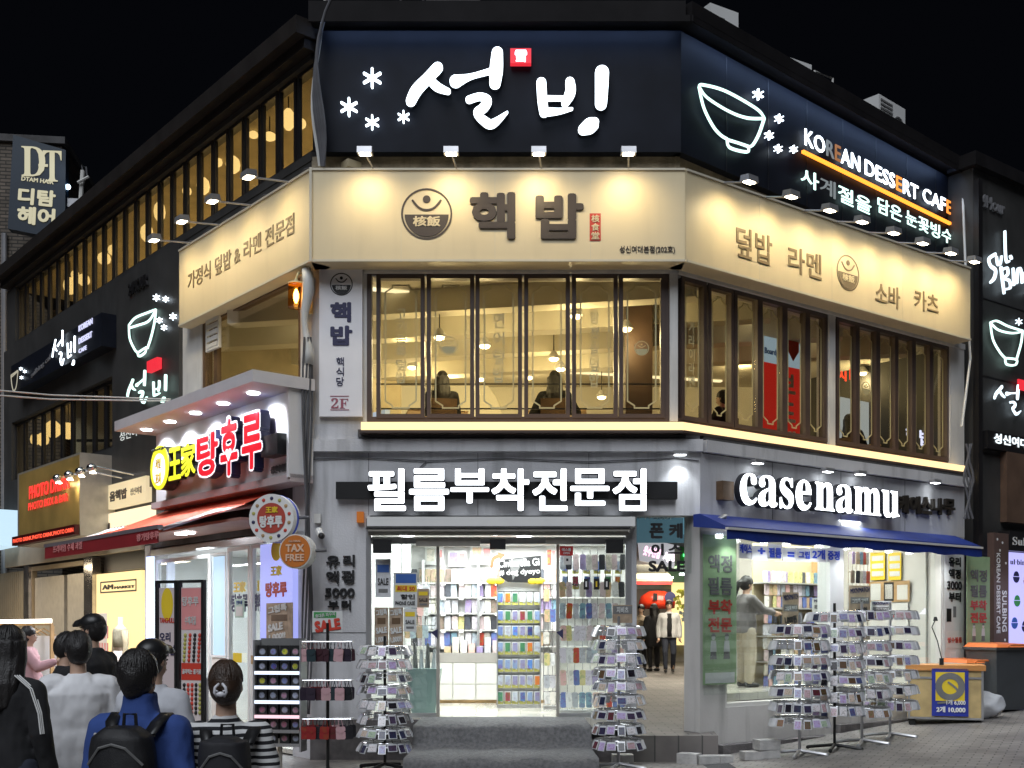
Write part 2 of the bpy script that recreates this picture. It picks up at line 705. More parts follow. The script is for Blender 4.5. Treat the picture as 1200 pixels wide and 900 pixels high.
M['white_lamp'] = emi('white_lamp_lens', (.92, .97, 1.0), 14)
M['bulb'] = emi('warm_bulb', (1.0, .85, .55), 9)


def frame(mb, fr, s0, s1, z0, z1, w, o0, o1, wb=None):
    s0, s1 = min(s0, s1), max(s0, s1)
    wb = wb or w
    mb.box(fr, s0, s0 + w, o0, o1, z0, z1)
    mb.box(fr, s1 - w, s1, o0, o1, z0, z1)
    mb.box(fr, s0 + w, s1 - w, o0, o1, z1 - w, z1)
    mb.box(fr, s0 + w, s1 - w, o0, o1, z0, z0 + wb)
    return mb


def slab(mb, pts, z0, z1):
    n = len(pts)
    vs = [(x, y, z1) for x, y in pts] + [(x, y, z0) for x, y in pts]
    fs = [tuple(range(n)), tuple(range(2 * n - 1, n - 1, -1))]
    fs += [(i, i + n, (i + 1) % n + n, (i + 1) % n) for i in range(n)]
    return mb.add(vs, fs)


# ================================================================== ground
def ground_mb(x0, x1, y0, y1, nx, ny, dz=0.0):
    mb = MB()
    vs = []
    for j in range(ny + 1):
        for i in range(nx + 1):
            x, y = x0 + (x1 - x0) * i / nx, y0 + (y1 - y0) * j / ny
            vs.append((x, y, gz(x, y) + dz))
    fs = [(j * (nx + 1) + i, j * (nx + 1) + i + 1, (j + 1) * (nx + 1) + i + 1, (j + 1) * (nx + 1) + i) for j in range(ny) for i in range(nx)]
    return mb.add(vs, fs)


struct('ground', ground_mb(-120, 60, -60, 140, 180, 40, -0.012), M['asphalt'])
struct('pavement', ground_mb(-30, 18, -10, 30, 96, 20), M['paver'])
struct('side_path', slab(MB(), [(-4.4, 15.0), (-3.2, 13.6), (-3.6, 10.5), (-14, 12), (-24, 30), (-12, 30)], 0.001, 0.006), M['tanpaver'])

# ================================================================== corner building
sF = lambda x, y=0, off=0.0: F.st(x, y, off)[0]
zF = lambda y, off=0.0: F.st(600, y, off)[1]
A_, B_ = F.P(XA, 0, 0), F.P(XB, 0, 0)
Ls = lambda x, off=0.0: L.st(x, 500, off)[0]
Rs = lambda x, off=0.0: R.st(x, 500, off)[0]
R2s = lambda x, off=0.0: R2.st(x, 500, off)[0]
S_END = R2s(1128)

bld = thing('corner_building', 'three storey corner building with lit restaurant windows above white phone accessory shop', 'building', (XA, D + .5, 0))
# ground floor walls ------------------------------------------------
Z_CEIL = 3.95
w = MB()
w.box(F, XA, sF(433), -.28, 0, -.05, zF(604))
w.box(F, XA, sF(744), -.28, 0, zF(604), zF(497))
w.box(F, sF(744), XB, -.28, 0, zF(604), zF(497))
w.box(F, sF(738), sF(746), -.28, 0, .2, zF(604))
part('front_wall', w, M['wall'], bld)
ZW1 = R.st(850, 606)[1]
ZW0 = R.st(850, 829)[1]
SR0, SR1, SR2 = Rs(850), Rs(1106), Rs(1130)
w = MB()
w.box(R, .001, SR0, -.28, 0, 0, ZW1)
w.box(R, SR0, SR1, -.28, 0, 0, ZW0)
w.box(R, SR1, SR2, -.28, 0, 0, ZW1)
w.box(R, .001, SR2, -.28, 0, ZW1, zF(530))
part('side_wall', w, M['wall_pale'], bld)
part('side_fascia_wall', MB().box(R, .002, SR2, -.2, .004, ZW1, zF(531)), M['wall'], bld)
w = MB()
w.box(R, .05, SR2, -.28, .02, zF(531), zF(508))
part('side_lintel_wall', w, M['dark_conc'], bld)
w = MB()
w.box(F, XA - .05, XB + .03, 0.002, .09, zF(530), zF(516))
w.box(R, .04, SR2, .022, .09, zF(530), zF(516))
part('string_course', w, M['wall'], bld)
w = MB()
w.box(F, sF(420), sF(803), 0.002, .05, zF(513), zF(504))
for k in range(9):
    w.box(F, sF(428 + k * 43), sF(431 + k * 43), .05, .07, zF(511), zF(508))
part('dark_beam', w, M['dark_conc'], bld)
# left column of the ground floor
w = MB()
w.box(L, Ls(343), -.001, -.28, 0, -.05, 4.35)
part('corner_column', w, M['wall'], bld)
# first floor -------------------------------------------------------
Z1 = zF(494)
w = MB()
w.box(F, XA, sF(430), -.25, -.001, zF(497), zF(300))
w.box(F, sF(430), sF(792), -.25, -.02, zF(323), zF(300))
w.box(R2, .02, S_END, -.25, -.02, zF(323), zF(300))
part('upper_wall', w, M['wall_pale'], bld)
for a, b in ((970, 977), (1112, 1128)):
    part('window_post', MB().box(R2, R2s(a), R2s(b), -.2, .03, Z1, zF(318)), M['post'], bld)
part('window_post', MB().box(F, sF(784.5), sF(794), -.22, .03, Z1, zF(318)), M['post'], bld)
part('window_post', MB().box(F, sF(425), sF(429.5), -.2, .0, Z1, zF(318)), M['post'], bld)
w = MB()
w.box(F, sF(428), sF(792), .002, .05, zF(321), zF(313))
w.box(R2, .02, S_END, .002, .05, zF(321), zF(313))
part('window_head', w, M['post'], bld)


# glowing ledge under the windows
led = MB()
o1 = .20
sA, sB = F.st(423, 500, o1)[0], F.st(800, 500, o1)[0]
led.box(F, sA, sB, .06, o1, zF(504, o1), zF(494.5, o1))
LR = Fr((F.P(sB, o1, 0).x, F.P(sB, o1, 0).y), dR)
s_e = LR.st(1132, 545)[0]
led.box(LR, .002, s_e, -.14, 0, zF(504, o1), zF(494.5, o1))
part('ledge_light', led, M['led_warm'], bld)
led = MB()
led.box(F, sA - .02, sB, .04, o1 + .02, zF(504, o1) - .035, zF(504, o1) - .002)
led.box(LR, .002, s_e, -.16, .02, zF(504, o1) - .035, zF(504, o1) - .002)
part('ledge_trim', led, M['frame'], bld)

# floors and rooms --------------------------------------------------
FAR = L.P(Ls(14), 0, 0)
RE = R.P(SR2, 0, 0)
poly = [(A_.x + .05, A_.y + .12), (F.P(sF(790), 0, 0).x, D + .12), (R2.P(S_END, -.12, 0).x, R2.P(S_END, -.12, 0).y), (7.3, 27), (FAR.x, 27), (FAR.x + .2, FAR.y)]
part('floor_slab', slab(MB(), poly, 4.0, 4.22), M['wood'], bld)
part('floor_slab', slab(MB(), poly, 6.42, 6.60), M['ceil'], bld)
_tr = pt(1127, 240, 19.3)
polyR = [(A_.x, A_.y + .02), (B_.x - .3, D + .1), (_tr.x, _tr.y), (7.4, 27.3), (FAR.x - .3, 27.3), (FAR.x, FAR.y)]
part('roof', slab(MB(), polyR, 9.25, 9.45), M['roof'], bld)
w = MB()
w.add([(-8.6, 21.8, 4.2), (7.5, 21.8, 4.2), (7.5, 21.8, 6.45), (-8.6, 21.8, 6.45)], [(3, 2, 1, 0)])
w.box(Fr((7.35, 18.4), (0, 1)), 0, 8, 0, .1, 4.2, 6.4)
part('room_wall', w, M['cream'], bld)
w = MB()
def xl(y):
    return XA - .846 * (y - D) + .35


def xr(y):
    return min(7.2, 2.1 + 1.346 * (y - D)) - .35


w = MB()
for k in range(4):
    y = 16.2 + 1.55 * k
    x0 = xl(y + .3)
    ln = 0.0
    while xr(y - .2 * ln) > x0 + ln and ln < 16 and y - .2 * ln > 14.75:
        ln += .1
    w.box(Fr((x0, y), (1, -.2)), 0, ln, -.14, .14, 6.10, 6.418)
part('ceiling_beam', w, M['beam'], bld)
w = MB()
w.box(F, sF(748), sF(783), -3.0, -1.6, 4.22, 6.41)
part('dark_partition', w, M['darkroom'], bld)
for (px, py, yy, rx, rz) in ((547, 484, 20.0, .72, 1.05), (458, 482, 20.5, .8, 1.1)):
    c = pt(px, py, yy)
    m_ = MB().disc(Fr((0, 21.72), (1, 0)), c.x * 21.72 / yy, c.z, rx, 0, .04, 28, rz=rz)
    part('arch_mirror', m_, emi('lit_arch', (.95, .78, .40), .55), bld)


def window(fr, s0, s1, z0, z1, w_, o0, o1, gilt=True, name='window', fm=None, pm=None):
    f = part(name, frame(MB(), fr, s0 - w_, s1 + w_, z0 - w_ * 1.1, z1 + w_, w_, o0, o1), fm or M['frame'], bld)
    oc = (o0 + o1) / 2
    part('pane', MB().box(fr, s0, s1, oc - .004, oc + .004, z0, z1), pm or M['glass_warm'], f)
    if gilt:
        i, c = .06, .09
        a, b, e, g = s0 + i, s1 - i, z0 + i * 1.3, z1 - i * 1.3
        P = [(a, e + c), (a, g - c), (a + c, g - c * .35), (a + c, g), (b - c, g), (b - c, g - c * .35), (b, g - c), (b, e + c), (b - c, e + c * .35), (b - c, e), (a + c, e), (a + c, e + c * .35), (a, e + c)]
        m_ = MB()
        for k in range(len(P) - 1):
            m_.stroke(fr, [(*P[k], .018), (*P[k + 1], .018)], oc + .005, oc + .008 + .0003 * k, 1)
        part('gilt_line', m_, M['gilt'], f)
    return f


zt, zb = zF(327, -.03), zF(485, -.03)
WF = []
for (a, b) in ((446, 493), (505, 551), (562, 607), (619, 663), (675, 719), (730, 774)):
    WF.append(window(F, F.st(a, 400, -.03)[0], F.st(b, 400, -.03)[0], zb, zt, .052, -.1, 0))
part('window_surround', frame(MB(), F, sF(430), sF(784), zb - .10, zt + .11, .06, -.12, -.012), M['frame'], bld)
WR = []
for (a, b) in ((800.6, 823), (832, 855), (862.5, 886), (892, 915), (921, 942), (947.5, 966)):
    WR.append(window(R2, R2.st(a, 400, -.03)[0], R2.st(b, 400, -.03)[0], zb, zt, .055, -.1, 0))
for (a, b) in ((981.6, 1001), (1005.5, 1025), (1029.5, 1047), (1051, 1067), (1071.5, 1087.5), (1092, 1108)):
    WR.append(window(R2, R2.st(a, 400, -.03)[0], R2.st(b, 400, -.03)[0], zb, zt, .055, -.1, 0))
part('window_surround', frame(MB(), R2, .02, R2s(970), zb - .10, zt + .11, .05, -.12, -.012), M['frame'], bld)
part('window_surround', frame(MB(), R2, R2s(977), R2s(1112), zb - .10, zt + .11, .05, -.12, -.012), M['frame'], bld)
# lettering on the panes
for i, (txt, x0, x1, y0, y1, fr) in enumerate((('고기듬뿍덮밥', 464, 476, 361, 450, F), ('연어덮밥', 578, 591, 365, 450, F), ('항정살덮밥', 691, 702, 363, 455, F))):
    part('pane_lettering', MB().vtext(fr, txt, x0, y0, x1, y1, -.038, .003, .01), M['gilt'], WF[i * 2])
part('pane_lettering', MB().vtext(R2, '가라이라멘', 807, 375, 814, 455, -.038, .003, .01), M['gilt'], WR[0])
for (wi, x, y, r, fr) in ((1, 526, 405, .12, F), (5, 752, 408, .095, F), (7, 1015, 455, .10, R2)):
    s, z = fr.st(x, y, -.04)
    m_ = MB().ring(fr, s, z, r, .012, -.043, -.040)
    m_.disc(fr, s, z - .01, r * .78, -.043, -.039, 20, a0=180, a1=360)
    m_.stroke(fr, [(s - r * .5, z + r * .35, .012), (s, z + r * .12, .012), (s + r * .5, z + r * .35, .012)], -.043, -.0395)
    m_.disc(fr, s, z + r * .5, r * .12, -.043, -.039, 12)
    part('pane_emblem', m_, M['gilt'], (WF if fr is F else WR)[wi])

# left side of the restaurant floor ----------------------------------
part('upper_wall', MB().box(L, Ls(352), -.001, -.25, -.002, 4.35, 6.5), M['post'], bld)
part('upper_wall', MB().box(L, Ls(214), Ls(236), -.25, -.002, 4.0, 6.5), M['post'], bld)
fw = part('window', frame(MB(), L, Ls(236), Ls(352), 4.36, 6.36, .09, -.14, -.02), M['wood'], bld)
m_ = MB().box(L, Ls(248), Ls(252), -.1, -.03, 4.45, 6.2)
part('mullion', m_, M['wood'], fw)
part('pane', MB().box(L, Ls(236) + .09, Ls(352) - .09, -.075, -.065, 4.45, 6.27), M['glass_warm'], fw)
v = MB()
sv, zv = L.st(251, 388, -.02)
for k in range(5):
    v.box(L, sv - .18, sv + .17, -.02, .02, zv - .24 + k * .095, zv - .18 + k * .095)
frame(v, L, sv - .22, sv + .22, zv - .28, zv + .28, .035, -.03, .015)
part('air_vent', v, M['offwhite'], bld)
# glowing panel in place of a bluish reflection in the window glass
part('reflection_panel', MB().box(L, -4.6, -3.4, -3.5, -3.4, 4.22, 5.45), emi('pale_blue_reflection', (.55, .68, .85), .55), bld)

# black cladding of the cafe half, lower windows -----------------------
B0, B1 = Ls(214), Ls(8)
zc0, zc1 = 4.0, 7.72
sw0, sw1 = Ls(135.5), Ls(17)
zw0, zw1 = 4.85, 6.10
w = MB()
w.box(L, sw0, B0, -.2, .06, zc0, zc1)
w.box(L, sw1, sw0, -.2, .06, zw1, zc1)
w.box(L, sw1, sw0, -.2, .06, zc0, zw0)
w.box(L, B1, sw1, -.2, .06, zc0, zc1)
w.box(L, B0, -.02, -.2, -.01, 6.55, zc1)
part('black_cladding', w, M['black_clad'], bld)
n = 10
for k in range(n):
    a, b = sw1 + (sw0 - sw1) * k / n, sw1 + (sw0 - sw1) * (k + 1) / n
    window(L, a + .06, b - .06, zw0 + .07, zw1 - .07, .05, -.09, -.03, False, fm=M['dframe'])
# top storey of the left side: a long row of narrow windows
z30, z31 = 7.84, 9.02
n = 25
sw3 = Ls(18)
for k in range(n):
    a, b = sw3 - sw3 * k / n, sw3 - sw3 * (k + 1) / n
    window(L, a + .07, b - .07, z30 + .06, z31 - .06, .05, -.11, -.06, False, fm=M['dframe'])
w = MB()
w.box(L, Ls(8), sw3, -.25, 0, 7.72, 9.05)
w.box(L, sw3, -.01, -.25, 0, 7.722, 7.835)
w.box(L, sw3, -.01, -.25, 0, 9.025, 9.10)
part('top_wall', w, M['black_clad'], bld)
w = MB()
w.box(L, Ls(8), .05, -.3, .14, 9.11, 9.24)
w.box(L, Ls(8), .10, -.3, .28, 9.24, 9.46)
part('cornice', w, mat('cornice_metal', (.022, .019, .018), .6, var=.2, spec=.15), bld)
# rooms behind the top storey and the lower cafe windows
w = MB()
w.box(L, Ls(8), .5, -4.2, -4.1, 6.61, 9.2)
w.box(L, Ls(8), Ls(214) - .11, -4.2, -4.1, 4.2, 6.4)
w.box(L, Ls(8), .4, -4.1, -.3, 7.60, 7.70)
w.box(L, Ls(8), .4, -4.1, -.3, 9.12, 9.2)
w.box(L, Ls(214) - .1, Ls(214), -4.1, -.3, 4.0, 6.4)
part('cafe_room', w, mat('cafe_plaster', (.42, .36, .24), .9, var=.15), bld)
for zc, ss in ((8.95, [-1.5, -4, -6.5, -9, -11.5]), (6.3, [-8, -10.5])):
    for s_ in ss:
        area(L.P(s_, -2.2, zc), L.P(s_, -2.2, 0), 62, 1.6, 1.2, (1, .80, .48))

# pendant lamps of the restaurant room: they light it
for i, (px, py, y) in enumerate(((472, 386, 17.0), (515, 395, 15.6), (483, 430, 19.0), (528, 438, 19.5), (568, 405, 16.0), (563, 444, 20.4), (620, 442, 20.4), (649, 420, 17.6), (657, 432, 18.4), (675, 370, 15.4), (734, 385, 15.6), (705, 465, 19.8), (1011, 437, 20.0), (938, 415, 18.8), (870, 425, 20.0), (1055, 455, 19.6), (1082, 470, 19.8))):
    p = pt(px, py, y)
    t = thing('pendant_lamp', 'small white pendant lamp hanging from the restaurant ceiling behind the upper windows', 'pendant lamp', p, 0, 'pendant lamps in the upstairs restaurant')
    part('cord', MB().tube([p + Vector((0, 0, .1)), (p.x, p.y, 6.41)], .008, 5), M['dframe'], t)
    part('shade', MB().lathe(p, [(.10, .0), (.085, .04), (.03, .12)], 14), M['offwhite'], t, True)
    part('bulb', MB().ball(p + Vector((0, 0, -.012)), .075, .075, .035, 12, 8), M['bulb'], t, True)
    l = bpy.data.lights.new('pendant_light', 'POINT')
    l.energy = 21
    l.color = (1, .81, .43)
    l.shadow_soft_size = .12
    lo = bpy.data.objects.new('pendant_light', l)
    C.objects.link(lo)
    lo.location = p + Vector((0, 0, -.16))
area((-1.0, 17.5, 4.32), (-1.0, 17.5, 8), 45, 4, 3, (1, .81, .43))  # upward fill added near the floor to brighten the ceiling


# ================================================================== signs on the upper storeys
# --- black rooftop sign of the dessert cafe
TF = Fr((0, D - .12), (1, 0))
tx0, tx1 = TF.st(373, 100)[0], TF.st(798, 100)[0]
tz1, tz0 = TF.st(600, 36)[1], TF.st(600, 178)[1]
TR = Fr((TF.P(tx1, 0, 0).x, TF.P(tx1, 0, 0).y), (1480 / FPX, 1.0))
tre = TR.st(1128, 250)[0]
sg = thing('dessert_cafe_sign', 'wide black rooftop sign with glowing white brush letters, snowflakes and bowl outline', 'sign', TF.P(0, 0, tz0))
M['panel'] = mat('black_sign_panel', (.010, .012, .019), .5, spec=.12, var=.3, scale=1.5, bump=.03, bscale=3)
part('front_panel', MB().box(TF, tx0, tx1, -.35, 0, tz0, tz1), M['panel'], sg)
part('side_panel', MB().box(TR, .003, tre, -.35, 0, tz0, tz1 - .003), M['panel'], sg)
m_ = MB()
for k in range(1, 8):
    x = tre * k / 8
    m_.box(TR, x - .006, x + .006, -.001, .004, tz0, tz1 - .02)
part('panel_joint', m_, M['dframe'], sg)
m_ = MB()
m_.box(TF, tx0 - .08, tx1 + .02, -.4, .26, tz1 + .06, tz1 + .24)
m_.box(TR, -.09, tre + .05, -.4, .26, tz1 + .062, tz1 + .238)
m_.box(TF, tx0 - .08, tx1 + .115, .235, .26, tz1 - .02, tz1 + .06)
m_.box(TR, -.115, tre + .05, .235, .258, tz1 - .018, tz1 + .062)
part('canopy', m_, M['roof'], sg)
m_ = MB()
m_.box(TF, tx0 + .05, tx1 - .05, .20, .232, tz1 + .032, tz1 + .057)
m_.box(TR, .15, tre - .02, .20, .232, tz1 + .032, tz1 + .057)
part('light_strip', m_, emi('cove_led', (.42, .60, 1.0), 15.0), sg)
K2 = dict(sc=2.5, ox=340, oy=0)


def letters(parent, strokes, fr, o0, o1, face, K, side=None, name='letter'):
    for grp in strokes:
        m_ = MB()
        for i, st in enumerate(grp):
            m_.pstroke(fr, st, o0, o1 + .0012 * i, **K)
        l = part(name, m_, face, parent)
        if side:
            m_ = MB()
            for i, st in enumerate(grp):
                m_.pstroke(fr, [(x, y, q + 2.2) for x, y, q in st], 0.004, o0 + .0012 * i, **K)
            part('letter_side', m_, side, l)


SUL = [[(432, 196, 30), (405, 225, 30), (370, 262, 32), (353, 295, 28)], [(405, 226, 22), (430, 252, 24), (462, 266, 16)],
       [(485, 236, 36), (530, 222, 14), (592, 205, 16)], [(607, 152, 32), (604, 200, 38), (600, 242, 32)],
       [(524, 290, 20), (556, 281, 20), (578, 292, 24), (566, 314, 26), (547, 328, 20), (566, 350, 24), (592, 361, 24), (636, 327, 5)]]
BING = [[(736, 240, 28), (739, 290, 28), (744, 328, 26)], [(820, 238, 26), (821, 268, 30), (806, 300, 22)], [(748, 286, 14), (802, 286, 12)],
        [(746, 326, 24), (786, 324, 16), (826, 317, 6)], [(914, 210, 40), (913, 250, 38), (911, 302, 34)],
        [(858, 378, 28), (878, 362, 34), (892, 356, 26)], [(858, 380, 24), (880, 376, 24), (896, 366, 16)]]
M['letter_side'] = mat('dark_letter_side', (.02, .022, .03), .5, var=0)
letters(sg, [SUL, BING], TF, .10, .14, M['neon_w'], K2, M['letter_side'])


def flake(mb, fr, x, y, r, o0, o1, K):
    for i in range(3):
        a = R_(90 + 60 * i)
        dx, dy = r * math.cos(a), r * math.sin(a)
        mb.pstroke(fr, [(x - dx, y - dy, r * .25), (x + dx, y + dy, r * .25)], o0, o1 + .0012 * i, steps=2, **K)
    return mb


for x, y, r in ((240, 227, 27), (172, 312, 25), (240, 357, 20), (332, 341, 17)):
    part('snowflake', flake(MB(), TF, x, y, r, .06, .09, K2), M['neon_w'], sg)
M['red_lit'] = emi('red_lit_face', (.85, .03, .05), .9)
seal = part('red_seal', MB().pbox(TF, 598, 56.5, 622.5, 74, .02, .10), M['red_lit'], sg)
part('seal_lettering', MB().ptext(TF, '雪', 603.5, 58.5, 617.5, 72.5, .106, .004, .02), M['neon_w'], seal)
K3 = dict(sc=2.8125, ox=780, oy=0)
BOWL = [[(112, 284, 9), (125, 279, 9), (200, 300, 9), (300, 357, 9), (327, 388, 9)], [(114, 288, 8), (140, 322, 8), (210, 366, 8), (270, 388, 9), (326, 390, 9)],
        [(112, 288, 10), (128, 355, 10), (158, 415, 10), (183, 444, 9), (205, 458, 9)], [(204, 458, 9), (214, 486, 9), (270, 500, 9), (275, 482, 9)],
        [(206, 460, 9), (240, 470, 8), (275, 482, 9)], [(327, 390, 10), (310, 440, 10), (290, 476, 9), (274, 484, 9)]]
m_ = MB()
for i, st in enumerate(BOWL):
    m_.pstroke(TR, st, .06, .075 + .0012 * i, **K3)
part('bowl_outline', m_, M['neon_g'], sg)
for x, y, r in ((308, 310, 17), (377, 390, 14), (344, 445, 14), (374, 489, 13), (425, 491, 12)):
    part('snowflake', flake(MB(), TR, x, y, r, .06, .09, K3), M['neon_w'], sg)
M['dimface'] = emi('unlit_letter_face', (.45, .5, .52), .35)
M['orange'] = emi('orange_letter_face', (1.0, .32, .05), 1.3)
M['orange_dim'] = emi('dim_orange_face', (.6, .26, .10), .5)


def spaced(parent, fr, words, cols, off, depth, bold, base):
    for (word, x0, y0, x1, y1), cs in zip(words, cols):
        s0, z1 = fr.st(x0, y0, off)
        _, z0 = fr.st(x0, y1, off)
        s1, _ = fr.st(x1, y0, off)
        full = glyphs(word, 0)[0]
        ax, bx = min(v.x for v in full), max(v.x for v in full)
        lo, hi = min(v.y for v in full), max(v.y for v in full)
        k = (s1 - s0) / (bx - ax)
        tail = max(v.x for v in glyphs('I', 0)[0])
        for i, ch in enumerate(word):
            if ch == ' ':
                continue
            pen = max(v.x for v in glyphs(word[:i] + 'I', 0)[0]) - tail if i else 0
            g = glyphs(ch, 0)[0]
            gx0, gx1 = min(v.x for v in g), max(v.x for v in g)
            gy0, gy1 = min(v.y for v in g), max(v.y for v in g)
            q = (z1 - z0) / (hi - lo)
            m_ = MB().text(fr, ch, s0 + (pen + gx0 - ax) * k, s0 + (pen + gx1 - ax) * k, z0 + (gy0 - lo) * q, z0 + (gy1 - lo) * q, off - depth, off, bold)
            part('letter', m_, cs.get(i, base), parent)


spaced(sg, TR, [('KOREAN', 943.5, 150, 1008, 169.5), ('DESSERT', 1014, 186, 1076.5, 204), ('CAFE', 1082, 219, 1115.5, 235.5)],
       [{2: M['dimface'], 3: M['orange_dim'], 5: M['neon_w']}, {4: M['orange']}, {3: M['orange']}], .05, .012, .008, M['neon_w'])
s0, z = TR.st(942, 177, .06)
s1, _ = TR.st(1116, 258, .06)
part('orange_line', MB().box(TR, s0, s1, .02, .06, z - .02, z + .02), emi('orange_led', (1, .30, .03), 2.2), sg)
spaced(sg, TR, [('사계절을', 939, 195, 1021, 215), ('담은', 1029, 230, 1057, 248), ('눈꽃빙수', 1062, 245, 1116, 262)],
       [{1: M['dimface']}, {}, {}], .05, .012, .004, M['neon_g'])

# concrete strip below the black sign and rubble
cs = MB().box(F, XA, sF(797), -.2, -.02, zF(201), tz0 - .002)
part('concrete_strip', cs, M['concrete'], bld)
cs = MB().box(TR, .05, tre, -.5, -.12, 7.4, tz0 - .002)
part('concrete_strip', cs, M['concrete'], bld)
part('inner_top_wall', MB().box(F, XA, sF(790), -.6, -.3, zF(201), 9.25), M['dark_conc'], bld)

# --- beige fascia sign of the restaurant
SO = .35
SF = Fr((0, D - SO), (1, 0))
sx0, sx1 = SF.st(364, 250)[0], SF.st(803, 250)[0]
fz1, fz0 = SF.st(364, 197)[1], SF.st(364, 307)[1]
SL = Fr((SF.P(sx0, 0, 0).x, D - SO), dL)
SR = Fr((SF.P(sx1, 0, 0).x, D - SO), dR)
sle = SL.st(210, 340)[0]
sre = SR.st(1137, 360)[0]
fs = thing('restaurant_fascia_sign', 'long cream fascia sign with brown Korean lettering wrapped round the corner, lit by arm lamps', 'sign', SF.P(0, 0, fz0))
FSIGN = fs
M['beige'] = mat('cream_sign_face', (.72, .61, .40), .5, var=.06, scale=.8, bump=.02, bscale=2, dirt=.08)
M['beige_edge'] = mat('cream_sign_edge', (.62, .57, .46), .45, var=.03)
part('front_panel', MB().box(SF, sx0 + .004, sx1 - .004, -.30, 0, fz0, fz1), M['beige'], fs)
part('left_panel', MB().box(SL, sle, -.002, -.30, 0, fz0, fz1 - .002), M['beige'], fs)
part('right_panel', MB().box(SR, .002, sre, -.30, 0, fz0, fz1 - .002), M['beige'], fs)
m_ = MB()
for fr, a, b in ((SF, sx0, sx1), (SL, sle, -.02), (SR, .02, sre)):
    m_.box(fr, a, b, .002, .018, fz1 - .03, fz1 - .004)
    m_.box(fr, a, b, .002, .018, fz0 + .002, fz0 + .03)
m_.box(SF, sx0 - .012, sx0 + .02, .019, .03, fz0, fz1)
part('edge_trim', m_, M['beige_edge'], fs)


def logo(parent, fr, x, y, rx, ry, off, pm, wm, txt='核飯'):
    s, z = fr.st(x, y, off)
    r = fr.st(x + rx, y, off)[0] - s
    rz = z - fr.st(x, y + ry, off)[1]
    r = rz = (r + rz) / 2 if fr is SF else rz
    m_ = MB().ring(fr, s, z, r, r * .07, off - .004, off)
    m_.disc(fr, s, z - .03 * r, r * .86, off - .004, off + .002, 28, a0=180, a1=360)
    m_.disc(fr, s, z + r * .57, r * .15, off - .004, off + .002, 14)
    m_.stroke(fr, [(s - r * .55, z + r * .52, r * .08), (s - r * .3, z + r * .24, r * .08), (s, z + r * .15, r * .08), (s + r * .3, z + r * .24, r * .08), (s + r * .55, z + r * .52, r * .08)], off - .004, off + .002)
    e = part('emblem', m_, pm, parent)
    part('emblem_lettering', MB().text(fr, txt, s - r * .54, s + r * .54, z - r * .5, z - r * .09, off, off + .006, .03), wm, e)


logo(fs, SF, 500, 250.5, 30, 30, .006, M['darkprint'], M['beige'])
for ch, x0, y0, x1, y1 in (('핵', 550.5, 225, 604, 280), ('밥', 627.5, 226.5, 684, 280)):
    part('letter', MB().ptext(SF, ch, x0, y0, x1, y1, .02, .02, .036), M['darkprint'], fs)
M['redp'] = mat('red_print', (.55, .05, .03), .5, var=0)
tg = part('red_tag', MB().pbox(SF, 691, 250, 704, 282, .001, .006), M['redp'], fs)
part('tag_lettering', MB().vtext(SF, '核食堂', 693, 251, 702.5, 281, .010, .004, .02), M['beige'], tg)
part('lettering', MB().ptext(SF, '성신여대본점(202호)', 726, 288, 791, 297.5, .006, .004, .015), M['darkprint'], fs)
part('lettering', MB().ptext(SL, '가정식 덮밥 & 라멘 전문점', 220, 320.5, 344.5, 341, .008, .006, .012), mat('bronze_lettering', (.24, .18, .10), .4, var=0), fs)
for t, x0, y0, x1, y1 in (('덮밥', 863, 264, 905, 300), ('라멘', 924, 287, 963, 318), ('소바', 1026, 329, 1055, 355), ('카츠', 1072, 338, 1100, 362)):
    part('lettering', MB().ptext(SR, t, x0, y0, x1, y1, .008, .006, .014), mat('brown_raised_letter', (.24, .175, .09), .45, var=0), fs)
logo(fs, SR, 994, 320, 12, 21, .006, mat('thin_brown_print', (.2, .15, .09), .5, var=0), M['beige'])

# --- arm lamps above the fascia sign
M['lamp_body'] = mat('lamp_housing', (.42, .42, .44), .35, .6, var=.1)


def arm_lamp(fr, s, label, out, dz, ds=0.0, pw=27.0):
    base = fr.P(s, -.05, fz1)
    t = thing('sign_lamp', label, 'sign lamp', base, 0, 'arm lamps along the top of the cream sign')
    head = fr.P(s + ds, out, fz1 + dz)
    part('arm', MB().tube([base, fr.P(s + ds * .9, out - .03, fz1 + dz - .005)], .013, 6), M['lamp_body'], t)
    m_ = MB()
    f2 = Fr((fr.P(s + ds, 0, 0).x, fr.P(s + ds, 0, 0).y), fr.d)
    m_.poly(Fr((f2.P(0, out, 0).x, f2.P(0, out, 0).y), f2.n), [(-.07, fz1 + dz - .01), (.09, fz1 + dz - .03), (.08, fz1 + dz + .05), (-.05, fz1 + dz + .07)], -.09, .09)
    part('housing', m_, M['lamp_body'], t)
    part('lens', MB().hexa([f2.P(-.065, out + .060, fz1 + dz - .034), f2.P(.065, out + .060, fz1 + dz - .034), f2.P(.065, out - .035, fz1 + dz - .022), f2.P(-.065, out - .035, fz1 + dz - .022),
                            f2.P(-.065, out + .060, fz1 + dz - .028), f2.P(.065, out + .060, fz1 + dz - .028), f2.P(.065, out - .035, fz1 + dz - .016), f2.P(-.065, out - .035, fz1 + dz - .016)]), M['lampglow'], t)
    spot(fr.P(s + ds, out, fz1 + dz - .06), fr.P(s + ds, 0.0, fz1 - .95), pw, (1, .80, .46), 150, 1.0, .08)
    return t


